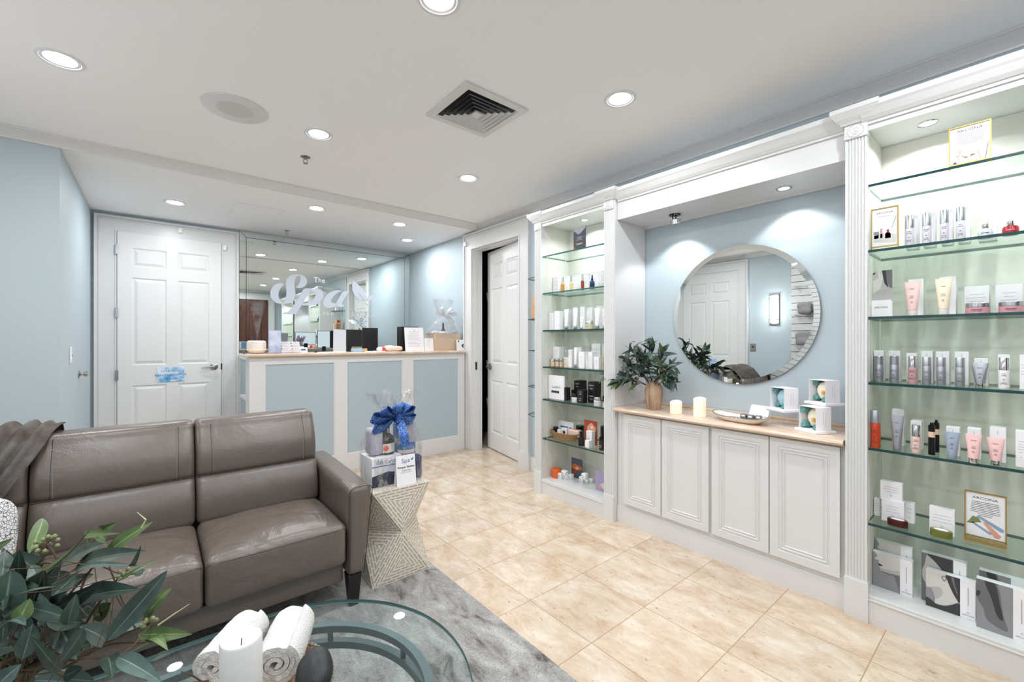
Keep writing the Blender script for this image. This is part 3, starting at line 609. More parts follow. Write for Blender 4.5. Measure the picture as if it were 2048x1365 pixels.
# base cabinet and worktop
t = thing('base_cabinet', 'low white cabinet with four panelled doors under the round mirror', 'cabinet', (2.55, 1.235, 0)); o = at0(t)
mb = MB(); mb.box(2.565, 2.915, .569, 1.900, 0, .797); mb.done('carcass', 'white_paint', t, o)
mb = MB(); mb.box(2.556, 2.565, .569, 1.900, 0, .114); mb.bbox(2.558, 2.566, .569, 1.900, .112, .122, .003); mb.done('plinth', 'white_paint', t, o)
mb = MB()
for y0, y1 in ((1.838, 1.548), (1.541, 1.231), (1.211, .904), (.898, .590)):
    W = y0 - y1; H = .632; m_ = MB(); X0 = 2.544
    m_.panel_face(W, H, [(.040, W - .040, .040, H - .040)], [(.003, -.004), (.008, -.004), (.011, .001), (.016, .001), (.019, -.004), (.024, -.004), (.027, 0), (.030, 0), (.033, -.005)], None, (X0, y0, .152), (0, -1, 0), (0, 0, 1))
    m_.face([(X0, y0, .152), (2.565, y0, .152), (2.565, y1, .152), (X0, y1, .152)]); m_.face([(X0, y0, .784), (X0, y1, .784), (2.565, y1, .784), (2.565, y0, .784)])
    m_.face([(X0, y0, .152), (X0, y0, .784), (2.565, y0, .784), (2.565, y0, .152)]); m_.face([(X0, y1, .152), (2.565, y1, .152), (2.565, y1, .784), (X0, y1, .784)])
    m_.done('door', 'white_paint', t, o)
mb.bm.free()
t = thing('worktop', 'beige marble worktop with rounded edge on the low white cabinet', 'worktop', (2.70, 1.235, .797)); o = at0(t)
mb = MB(); pr = [(2.915, .7972), (2.520, .7972), (2.512, .7995), (2.507, .805), (2.505, .811), (2.507, .817), (2.512, .8225), (2.520, .825), (2.915, .825)]
V = mb.grid([[(x, y, z) for x, z in pr] for y in (.570, 1.899)], None, True); mb.cap(V[0]); mb.cap(V[1]); bmesh.ops.recalc_face_normals(mb.bm, faces=mb.bm.faces); mb.done('slab', 'beige_marble', t, o)
mb = MB(); mb.bbox(2.898, 2.915, .572, 1.898, .825, .842, .003); mb.done('upstand', 'beige_marble', t, o)
# round mirror
t = thing('round_mirror', 'large round frameless mirror on the blue wall over the low cabinet', 'mirror', (XR - .004, 1.213, 1.471)); RY = Matrix.Rotation(-PI / 2, 3, 'Y')
mb = MB(); mb.lathe([(0, .012), (.418, .012)], None, 160, ax=RY, caps=False); mb.done('pane', 'mirror_clear', t); mb = MB(); mb.lathe([(.418, .012), (.4495, .0092)], None, 160, ax=RY, caps=False, smooth=True); mb.done('bevel', 'mirror_clear', t, sharp=0)
mb = MB(); mb.lathe([(.4495, .0092), (.45, .001), (.449, 0), (0, 0)], None, 160, ax=RY, caps=False); mb.done('backing', 'steel', t)
# little corner shelves between casing and cabinet
mat('clear_edge', '3B4446', 0.15)
CS = []
for i, (z, nm) in enumerate(((1.90, 'top'), (1.506, 'second'), (1.203, 'third'), (.856, 'fourth'), (.582, 'lowest'))):
    m_ = MB(); pts = [(0, 0), (0, -.42), (-.165, -.42), (-.165, -.30), (-.155, -.16), (-.11, -.05)]
    m_.prism(pts, .006, 'clear_edge', (0, 0, 0), (1, 0, 0), (0, 1, 0))
    for f in m_.bm.faces:
        f.normal_update()
        if abs(f.normal.z) > .5: f.material_index = m_.mi('shelf_glass')
    CS.append(tag(m_.done('corner_shelf', 'clear_edge', None, (XR - .02, 3.175, z)), f'{nm} of the thin curved glass shelves between the ajar door and far display', 'shelf', 'curved glass wall shelves'))
# ------------------------------------------------------------------ reception desk and the wall mirror
t = thing('reception_desk', 'tall white reception desk with three blue panels and a beige marble ledge', 'desk', (1.75, 4.4, 0)); o = at0(t)
RC = [(.125, .722, .17, 1.088), (.848, 1.439, .17, 1.088), (1.57, 2.158, .17, 1.088)]
mb = MB(); mb.panel_face(2.245, 1.157, RC, [(.006, -.012)], 'white_paint', (.63, 4.37, 0), (1, 0, 0), (0, 0, 1)); mb.box(.6455, 2.872, 4.384, 4.44, 0, 1.157, 'white_paint'); mb.box(.63, .645, 4.3702, 4.57, 0, 1.157, 'white_paint'); mb.done('front', 'white_paint', t, o)
for r in RC:
    m_ = MB(); m_.box(.63 + r[0] + .0055, .63 + r[1] - .0055, 4.3805, 4.3835, r[2] + .0055, r[3] - .0055); m_.done('panel', 'blue_panel', t, o)
mb = MB(); mb.bbox(.588, 2.872, 4.325, 4.70, 1.158, 1.187, .011, None, 3); mb.done('ledge', 'beige_marble', t, o)
mb = MB(); mb.box(.66, 2.90, 4.44, 5.15, .73, .755); mb.done('work_surface', 'white_paint', t, o)
mb = MB(); mb.box(.742, .78, 4.441, 5.86, 0, .08, 'white_paint'); mb.box(.742, .78, 4.441, 5.86, 1.095, 1.150, 'white_paint'); mb.box(.742, .78, 4.441, 4.53, .08, 1.095, 'white_paint'); mb.box(.742, .78, 5.80, 5.86, .08, 1.095, 'white_paint'); mb.box(.752, .77, 4.53, 5.80, .08, 1.095, 'blue_panel'); mb.done('side_return', 'white_paint', t, o)
t = thing('wall_mirror', 'wide wall mirror with narrow border strips behind the desk', 'mirror', (1.83, YB - .012, 1.75)); o = at0(t); ym = YB - .012
def pane(name, pts, tilt=(0, 0)):
    c = sum((Vector((p[0], ym, p[1])) for p in pts), Vector()) / len(pts); m_ = MB()
    m_.face([(p[0], ym - .001 + (p[0] - c.x) * tilt[0] + (p[1] - c.z) * tilt[1], p[1]) for p in pts], 'mirror'); return m_.done(name, 'mirror', t, o)
A0, A1, B0, B1 = .752, 2.917, .822, 2.836; ZT, ZI, ZL_ = 2.597, 2.524, .90; g = .0025
mb = MB(); mb.box(A0, A1, ym + .002, YB, ZL_, ZT); mb.done('backing', 'dark_gap', t, o)
pane('main_pane', [(B0 + g, ZL_), (B1 - g, ZL_), (B1 - g, ZI - g), (B0 + g, ZI - g)])
pane('top_strip', [(B0 + g, ZI + g), (B1 - g, ZI + g), (A1 - g, ZT), (A0 + g, ZT)], (0, .004)); pane('left_strip', [(A0, ZL_), (B0 - g, ZL_), (B0 - g, ZI), (A0, ZT - g)], (.004, 0)); pane('right_strip', [(B1 + g, ZL_), (A1, ZL_), (A1, ZT - g), (B1 + g, ZI)], (-.004, 0))
# frosted lettering on the mirror; outlines in a sheet whose unit is 1/1000 of its width
mat('frost', 'C0C6D0', 0.6); glassmat('frost_faint', (1, 1, 1), 0.0, 0, .62)
YL = ym - .004; FR = {}
def wl(p):
    """sheet unit -> wall: measured corners of the lettering"""
    u = 530 + p[0] / 7.877; v = 530 + p[1] / 7.877; a = (u - 1024) / 860; rx, ry = .6378 + .7702 * a, .7702 - .6378 * a; k = YL / ry
    return (rx * k, 1.30 - (v - 682.5) / 860 * k)
t = thing('mirror_lettering', 'frosted spa name with a leaf mark on the wall mirror', 'lettering', (1.9, YL, 1.9)); o = at0(t)
GLY = {'letter_s': [[(300, 310), (285, 295), (240, 290), (180, 297), (125, 335), (92, 390), (80, 450), (88, 510), (120, 560), (175, 600), (240, 615), (300, 617), (370, 610), (430, 580), (462, 530), (476, 470), (476, 410), (465, 350), (460, 290), (470, 235), (495, 190), (530, 165), (550, 185), (556, 225), (545, 280), (512, 328), (480, 350), (500, 362), (540, 368), (590, 360), (630, 335), (655, 295), (662, 245), (640, 200), (600, 168), (545, 152), (490, 149), (430, 155), (380, 180), (345, 220), (328, 270), (325, 330), (335, 400), (335, 470), (325, 530), (300, 590), (280, 600), (250, 580), (225, 540), (212, 480), (218, 420), (245, 365)]],
       'letter_p': [[(600, 392), (640, 370), (745, 370), (700, 440), (490, 775), (370, 785), (345, 768), (470, 610)], [(720, 398), (790, 376), (870, 385), (905, 415), (915, 460), (905, 520), (870, 585), (810, 625), (735, 642), (650, 642), (572, 640), (595, 605), (660, 600), (720, 575), (770, 530), (798, 475), (790, 440), (745, 432), (690, 455)]],
       'letter_a': [[(1200, 407), (1150, 400), (1090, 408), (1010, 440), (950, 500), (915, 570), (912, 625), (940, 668), (1000, 682), (1070, 670), (1125, 635), (1105, 600), (1070, 608), (1045, 590), (1042, 550), (1090, 482), (1150, 434), (1190, 428)], [(1228, 420), (1325, 412), (1235, 555), (1205, 620), (1230, 634), (1258, 620), (1240, 650), (1200, 668), (1150, 664), (1115, 640), (1120, 600), (1190, 470)]],
       'leaf_mark': [[(1388, 245), (1440, 290), (1520, 360), (1580, 450), (1603, 510), (1590, 560), (1572, 560), (1510, 490), (1465, 430), (1500, 505), (1555, 562), (1480, 540), (1410, 490), (1375, 400), (1370, 310)], [(1603, 555), (1625, 510), (1680, 480), (1745, 455), (1735, 510), (1690, 545), (1620, 570)], [(1380, 560), (1500, 562), (1600, 596), (1680, 670), (1590, 618), (1490, 580)]]}
for nm, polys in GLY.items():
    m_ = MB()
    for pl in polys: m_.prism([wl(p) for p in pl], .0015, None, (0, YL, 0), (1, 0, 0), (0, 0, 1))
    bmesh.ops.recalc_face_normals(m_.bm, faces=m_.bm.faces); m_.done(nm, 'frost', t, o)
x0, z0 = wl((768, 272)); x1, z1 = wl((915, 275)); mb = MB(); mb.text('The', .093, (x0, YL, z0), m='white_ink', align='LEFT', depth=.001, sx=.95, bold=.001); mb.done('word', 'white_ink', t, o)
x0, z0 = wl((688, 786)); x1, z1 = wl((1910, 832)); xs2, _ = wl((1385, 830)); mb = MB(); zb = 1.642
mb.text('S', .105, (x0, YL, zb), m='frost_faint', align='LEFT'); mb.text('ILVER', .058, (x0 + .085, YL, zb), m='frost_faint', align='LEFT', sx=1.45, space=1.15); mb.text('S', .075, (xs2 - .02, YL, zb), m='frost_faint', align='LEFT'); mb.text('HELLS', .058, (xs2 + .055, YL, zb), m='frost_faint', align='LEFT', sx=1.45, space=1.12); mb.done('words', 'frost_faint', t, o)
# ------------------------------------------------------------------ rug, sofa, throw, pillow
mb = MB(); mb.bbox(-1.15, 1.232, -.35, 2.70, .0005, .010, .004, None, 2); tag(mb.done('rug', 'rug_pile'), 'mottled grey rug under the sofa front and the glass table', 'rug')
def bf(z):
    """front face of the backrest at height z"""
    if z < .64: q = (z - .43) / .21; return 2.525 + .045 * q - .020 * math.sin(PI * max(0, min(1, q)))
    q = min(1, (z - .64) / .26); return 2.570 + .075 * q - .024 * math.sin(PI * min(1, q * 1.15))
t = thing('sofa', 'taupe leather three-seat sofa with dark tapered legs', 'sofa', (-.125, 2.45, .0)); o = at0(t); SX = [(-.950, -.400), (-.400, .147), (.147, .702)]
mb = MB(); mb.rbox((-.124, 2.46, .180), (1.652, .66, .10), .012, None, (6, 3, 2)); mb.done('base_rail', 'leather', t, o)
for k, (a, b) in enumerate(SX):
    c = (a + b) / 2; W = b - a - .003
    def wq(u, q, k=k):
        fx, fy = 1 - u.x ** 4, 1 - u.y ** 4
        if u.z > 0: q.z += .040 * (1 - u.x ** 2) ** .7 * (1 - u.y * u.y) ** .6 * u.z + .004 * mn.noise(Vector((u.x * 2.4 + 7 * k, u.y * 3, 1)))
        if u.y < 0: q.y += .010 * u.y * (1 - u.z ** 2) * (1 - u.x ** 4) * 1.2
        return q
    mb = MB(); mb.rbox((c, 2.318, .330), (W, .49, .195), .030, None, (16, 14, 6), wq); p = mb.done('seat_cushion', 'leather_seat', t, o)
    mb = MB(); ys = 2.0745; mb.tube([(a + .006 + (b - a - .012) * i / 14, ys - .003 + .0075 * abs(2 * i / 14 - 1) ** 6, .4085) for i in range(15)], .0022, None, 6); mb.done('seam', 'leather_seam', p)
    # backrest: a fine block whose front follows bf()
    def wb(u, q):
        z = .66 + q.z; e = 1 - abs(u.x) ** 6
        q.y += (bf(z) - 2.555) * 1.0 if u.y < 0 else (z - .66) * .18
        if u.y < 0:
            q.y -= .010 * (1 - u.x ** 2) - .006; q.y += .011 * math.exp(-((z - .64) / .010) ** 2) * (1 if abs(u.x) < 1 else .3)
            s_ = abs(abs(u.x) - .77)
            if z > .65: q.y += .004 * math.exp(-(s_ / .03) ** 2)
        return q
    mb = MB(); mb.rbox((c, 2.645, .66), (W, .18, .485), .028, None, (22, 3, 44), wb); p = mb.done('back_cushion', 'leather', t, o)
    def by(x, z): u = (x - c) / (W / 2); return bf(z) - .010 * (1 - u * u) + .006
    mb = MB(); mb.tube([(a + .008 + (b - a - .016) * i / 16, by(a + .008 + (b - a - .016) * i / 16, .64) + .008, .640) for i in range(17)], .0028, None, 6); mb.done('seam', 'leather_seam', p)
    for s_ in (-1, 1):
        x = c + s_ * .385 * W; mb = MB(); mb.tube([(x, by(x, z) + .0015, z) for z in [.645 + .0237 * i for i in range(11)]], .0016, None, 5); mb.done('seam', 'leather_seam', p)
        mb = MB()
        for i in range(27): z = .652 + .0085 * i; mb.box(x - .008 * s_ - .0009, x - .008 * s_ + .0009, by(x, z) - .0015, by(x, z) + .003, z, z + .005)
        mb.done('stitching', 'thread', p)
mb = MB(); mb.rbox((-.124, 2.80, .52), (1.66, .09, .70), .02, None, (4, 2, 6), lambda u, q: Vector((q.x, q.y + q.z * .12, q.z))); mb.done('back_panel', 'leather', t, o)
for s_ in (1, -1):
    def wa(u, q, s_=s_):
        z = q.z + .385; k = (z - .165) / .44
        q.x += s_ * .045 * (k - 1) * (.5 + .5 * s_ * u.x)
        q.z += .012 * u.y if u.z > 0 else 0
        return q
    mb = MB(); mb.rbox((-.124 + s_ * .8945, 2.465, .385), (.125, .77, .44), .034, None, (5, 10, 12), wa); p = mb.done('armrest', 'leather', t, o)
    mb = MB(); xa = -.124 + s_ * .832; xb = xa + s_ * .125
    path = [(xa + s_ * .004, 2.082, z) for z in (.17, .35, .50, .565)] + [(xa + s_ * .012, 2.083, .582), (xa + s_ * .034, 2.083, .591), (xb - s_ * .034, 2.083, .591), (xb - s_ * .012, 2.083, .582)] + [(xb - s_ * (.004 + .045 * (1 - (z - .165) / .44)), 2.082, z) for z in (.565, .50, .35, .17)]
    mb.tube(path, .0022, None, 6); mb.done('piping', 'leather_seam', p)
mat('leg_dark', '17120F', 0.4)
for x in (.745, -.993):
    for y, z0 in ((2.125, .0104), (2.76, .0004)):
        mb = MB(); mb.grid([[(x - a, y - a, z), (x + a, y - a, z), (x + a, y + a, z), (x - a, y + a, z)] for a, z in ((.020, z0), (.032, .168))], None, True, smooth=False); V = [(x - .02, y - .02, z0), (x - .02, y + .02, z0), (x + .02, y + .02, z0), (x + .02, y - .02, z0)]; mb.face(V); mb.done('leg', 'leg_dark', t, o)
# throw over the back's left part
mb = MB(); rows = []; NS, NT = 170, 34
for j in range(NT + 1):
    q = j / NT; row = []
    for i in range(NS + 1):
        s_ = i / NS; fold = math.sin(s_ * 74 + 2.2 * math.sin(s_ * 11) + q * 1.5); am = .013 + .007 * mn.noise(Vector((s_ * 5, q * 2, 3)))
        L = -.22 + q * (.80 - .10 * s_)     # path length: behind, over the top, down the front
        if L < -.05: y, z, ny, nz = 2.805, .885 + (L + .05), 1, .1
        elif L < .09: a = (L + .05) / .14; y = 2.805 - .150 * a; z = .886 + .034 * math.sin(PI * a) + .006; ny, nz = .5 - a, 1
        else: z = .888 - (L - .09); y = bf(max(z, .50)) - .020; ny, nz = -1, .25
        ed = min(1, s_ * 7); h = .010 + .010 * ed + ed * max(-.014, am * fold); dn = max(0, L)
        x = -.322 - .60 * s_ - .46 * dn + (.02 * math.sin(q * 5) if L > 0 else 0)
        n_ = Vector((0, ny, nz)).normalized(); row.append(Vector((x, y, z)) + n_ * h)
    rows.append(row)
mb.grid(rows, None); o_ = mb.done('throw_blanket', 'throw_fabric', sharp=0); sd = o_.modifiers.new('thick', 'SOLIDIFY'); sd.thickness = .004; sd.offset = 1
tag(o_, 'dark grey velvet throw draped over the left back of the sofa', 'blanket')
mb = MB(); mb.rbox((0, 0, 0), (.44, .13, .27), .06, None, (14, 4, 12), lambda u, q: Vector((q.x * (1 - .05 * u.z * u.z), q.y * (1 - .75 * max(abs(u.x), abs(u.z)) ** 3) * 1.15, q.z * (1 - .05 * u.x * u.x))))
tag(mb.done('throw_pillow', 'pillow_weave', None, (-.612, 2.375, .600), (-.30, 0, .05)), 'grey and white textured pillow at the left end of the sofa', 'pillow')
# ------------------------------------------------------------------ side table
def side_table():
    t = thing('side_table', 'cream inlaid side table shaped like two stacked pyramids', 'table', (1.032, 2.345, 0)); h = .167; z0, z1 = .0102, .505; zm = (z0 + z1) / 2 + .005
    Tp = [Vector((x, y, z1)) for x, y in ((-h, -h), (h, -h), (h, h), (-h, h))]; Bt = [Vector((p.x, p.y, z0)) for p in Tp]; Md = [Vector((0, -h, zm)), Vector((h, 0, zm)), Vector((0, h, zm)), Vector((-h, 0, zm))]
    def tri(m_, a, b, c):
        g = (a + b + c) / 3; w_ = (a - b).length + (b - c).length + (c - a).length; g = (a * (b - c).length + b * (c - a).length + c * (a - b).length) / w_
        for p, q in ((a, b), (b, c), (c, a)):
            L = (q - p).length; d = (q - p) / L; al = (g - p).dot(d); ht = ((g - p) - d * al).length
            m_.face([p, q, g], None, [(0, 0), (L, 0), (al, ht)])
    mb = MB()
    for i in range(4):
        j = (i + 1) % 4; tri(mb, Md[i], Tp[j], Tp[i]); tri(mb, Tp[i], Md[i - 1], Md[i])
    bmesh.ops.recalc_face_normals(mb.bm, faces=mb.bm.faces); mb.done('upper_body', 'bone_inlay', t)
    mb = MB()
    for i in range(4):
        j = (i + 1) % 4; tri(mb, Bt[i], Bt[j], Md[i]); tri(mb, Bt[i], Md[i], Md[i - 1])
    mb.done('lower_body', 'bone_inlay', t)
    mb = MB(); tri(mb, Tp[0], Tp[1], Tp[2]); tri(mb, Tp[0], Tp[2], Tp[3]); mb.done('top', 'bone_inlay', t)
side_table()
# ------------------------------------------------------------------ glass coffee table
t = thing('coffee_table', 'oval glass coffee table on a double grey metal hoop', 'table', (-.1, 1.13, 0)); o = at0(t)
def race(r, x0, x1, n=40): return [(x1 + r * math.cos(-PI / 2 + PI * i / n), 1.13 + r * math.sin(-PI / 2 + PI * i / n)) for i in range(n + 1)] + [(x0 + r * math.cos(PI / 2 + PI * i / n), 1.13 + r * math.sin(PI / 2 + PI * i / n)) for i in range(n + 1)]
mb = MB(); P_ = race(.438, -.44, .245); Q_ = race(.440, -.44, .245)
V = mb.grid([[(x, y, .408) for x, y in P_], [(x, y, .410) for x, y in Q_], [(x, y, .418) for x, y in Q_], [(x, y, .420) for x, y in P_]], 'glass_edge_light', True); mb.cap(V[0], 'table_glass', True); mb.cap(V[3], 'table_glass'); mb.done('glass_top', 'table_glass', t, o)
for z, nm in ((.384, 'upper_hoop'), (.334, 'lower_hoop')):
    mb = MB(); a, b = race(.352, -.44, .235), race(.330, -.44, .235); R_ = [[(x, y, zz) for x, y in pp] for pp, zz in ((a, z), (a, z + .021), (b, z + .021), (b, z), (a, z))]; mb.grid(R_, None, True, smooth=True); mb.done(nm, 'frame_grey', t, o)
for x, y in ((.235 + .341 * math.cos(-.55), 1.13 + .341 * math.sin(-.55)), (-.44 - .341 * math.cos(-.55), 1.13 + .341 * math.sin(-.55)), (-.02, 1.471), (-.50, 1.471)):
    mb = MB(); mb.box(x - .012, x + .012, y - .012, y + .012, .0105, .384); mb.done('leg', 'frame_grey', t, o)
for ang in (.98, .2, 2.6): 
    mb = MB(); x, y = (.235 if ang < PI / 2 else -.44) + .341 * math.cos(ang), 1.13 + .341 * math.sin(ang); mb.cyl((x, y, .355), .008, .029, None, 12); mb.done('spacer', 'frame_grey', t, o)
# ------------------------------------------------------------------ plants
def leaf(m_, a, b, hw, m, up, curl=.12, fold=.35, n=9):
    a, b = Vector(a), Vector(b); d = b - a; L = d.length; d.normalize(); s_ = d.cross(up)
    if s_.length < 1e-4: s_ = d.orthogonal()
    s_.normalize(); nn = s_.cross(d); rows = []; uvs = []
    for i in range(n + 1):
        q = i / n; c = a.lerp(b, q) + nn * curl * L * math.sin(PI * q); w_ = hw * (math.sin(PI * min(1, q ** .82 * 1.0)) ** .8 * (1 - .15 * q) + .035)
        if i == n: w_ = hw * .03
        row = []; ur = []
        for k in (-1, -.5, 0, .5, 1):
            row.append(c + s_ * w_ * k + nn * fold * w_ * abs(k) ** 1.3); ur.append((.5 + .5 * k, q))
        rows.append(row); uvs.append(ur)
    m_.grid(rows, m, uvs=uvs)
LM = {'d': 'leaf_dark', 'b': 'leaf_blue', 'g': 'leaf_green'}
def berries(m_, c, n, r, rs, seed):
    rd = random.Random(seed); c = Vector(c)
    for i in range(n):
        v = Vector((rd.uniform(-1, 1), rd.uniform(-1, 1), rd.uniform(-.5, 1))); v = v.normalized() * rs * rd.uniform(.5, 1); p = c + v
        m_.lathe([(0, -r), (r * .7, -r * .7), (r, 0), (r * .75, r * .75), (r * .3, r * 1.1), (0, r * 1.05)], 'berry', 8, p)
        m_.tube([c - Vector((0, 0, rs * .6)), c.lerp(p, .5), p], r * .18, 'stem_brown', 5)
VP = [(0, .004), (.044, 0), (.047, .006), (.052, .05), (.060, .11), (.061, .135), (.054, .165), (.036, .185), (.029, .192), (.031, .198), (.024, .198), (.022, .185), (0, .17)]
def vase(loc, label, k=1.0):
    m_ = MB(); m_.lathe([(r * k, z * k) for r, z in VP], None, 36); return tag(m_.done('vase', 'vase_wood', None, loc), label, 'vase', 'carved wooden vases')
vase((2.675, 1.680, .8255), 'pale carved wooden vase on the worktop beside the round mirror')
vase((-.125, .715, .4205), 'wooden vase on the glass table under the foreground branches', 1.55)
t = thing('eucalyptus_bouquet', 'bouquet of dark green leafy branches in the vase by the round mirror', 'plant', (2.675, 1.680, 1.01)); o = at0(t); rd = random.Random(11)
TIPS = [(-.10, .36, .03), (-.03, .30, .19), (-.13, .12, .26), (.02, .02, .32), (-.04, -.12, .24), (-.12, -.22, .10), (-.20, .10, .12), (.04, -.16, .12), (-.20, -.06, .20), (-.14, .26, -.02), (.05, .14, .22), (-.10, -.26, .02)]
for k, tp in enumerate(TIPS):
    m_ = MB(); B = Vector((2.675 + rd.uniform(-.01, .01), 1.68 + rd.uniform(-.01, .01), .96)); Tt = Vector((2.665, 1.68, 1.02)) + Vector(tp) * .88; mid = B.lerp(Tt, .5) + Vector((0, 0, .07)); pts = [B * (1 - q) ** 2 + mid * 2 * q * (1 - q) + Tt * q * q for q in [i / 8 for i in range(9)]]
    m_.tube(pts, [.0030 - .00022 * i for i in range(9)], 'stem_brown', 6)
    for i in range(22):
        q = .34 + .66 * i / 21; j = min(7, int(q * 8)); p = pts[j].lerp(pts[j + 1], q * 8 - j); dr = (pts[j + 1] - pts[j]).normalized()
        v = Vector((rd.uniform(-1, 1), rd.uniform(-1, 1), rd.uniform(-1, .8))).normalized() * .85 + dr * .6; v.z -= .05; L = rd.uniform(.06, .112)
        q2 = p + v.normalized() * L
        if q2.x > 2.90: q2.x = 2.90 - rd.random() * .03
        if q2.z < .85: q2.z = .86
        leaf(m_, p, q2, rd.uniform(.011, .0165), LM[rd.choice('dddddbg')], Vector((-.7 + rd.uniform(-.5, .5), rd.uniform(-.8, .6), .7)), rd.uniform(-.1, .18))
    m_.done('branch', 'leaf_dark', t, o)
for k, c in enumerate(((2.62, 1.97, 1.05), (2.60, 1.76, 1.25), (2.64, 1.60, 1.24), (2.58, 1.55, 1.10), (2.62, 1.78, 1.17))):
    m_ = MB(); berries(m_, c, 14, .0042, .026, k); m_.done('berry_cluster', 'berry', t, o)
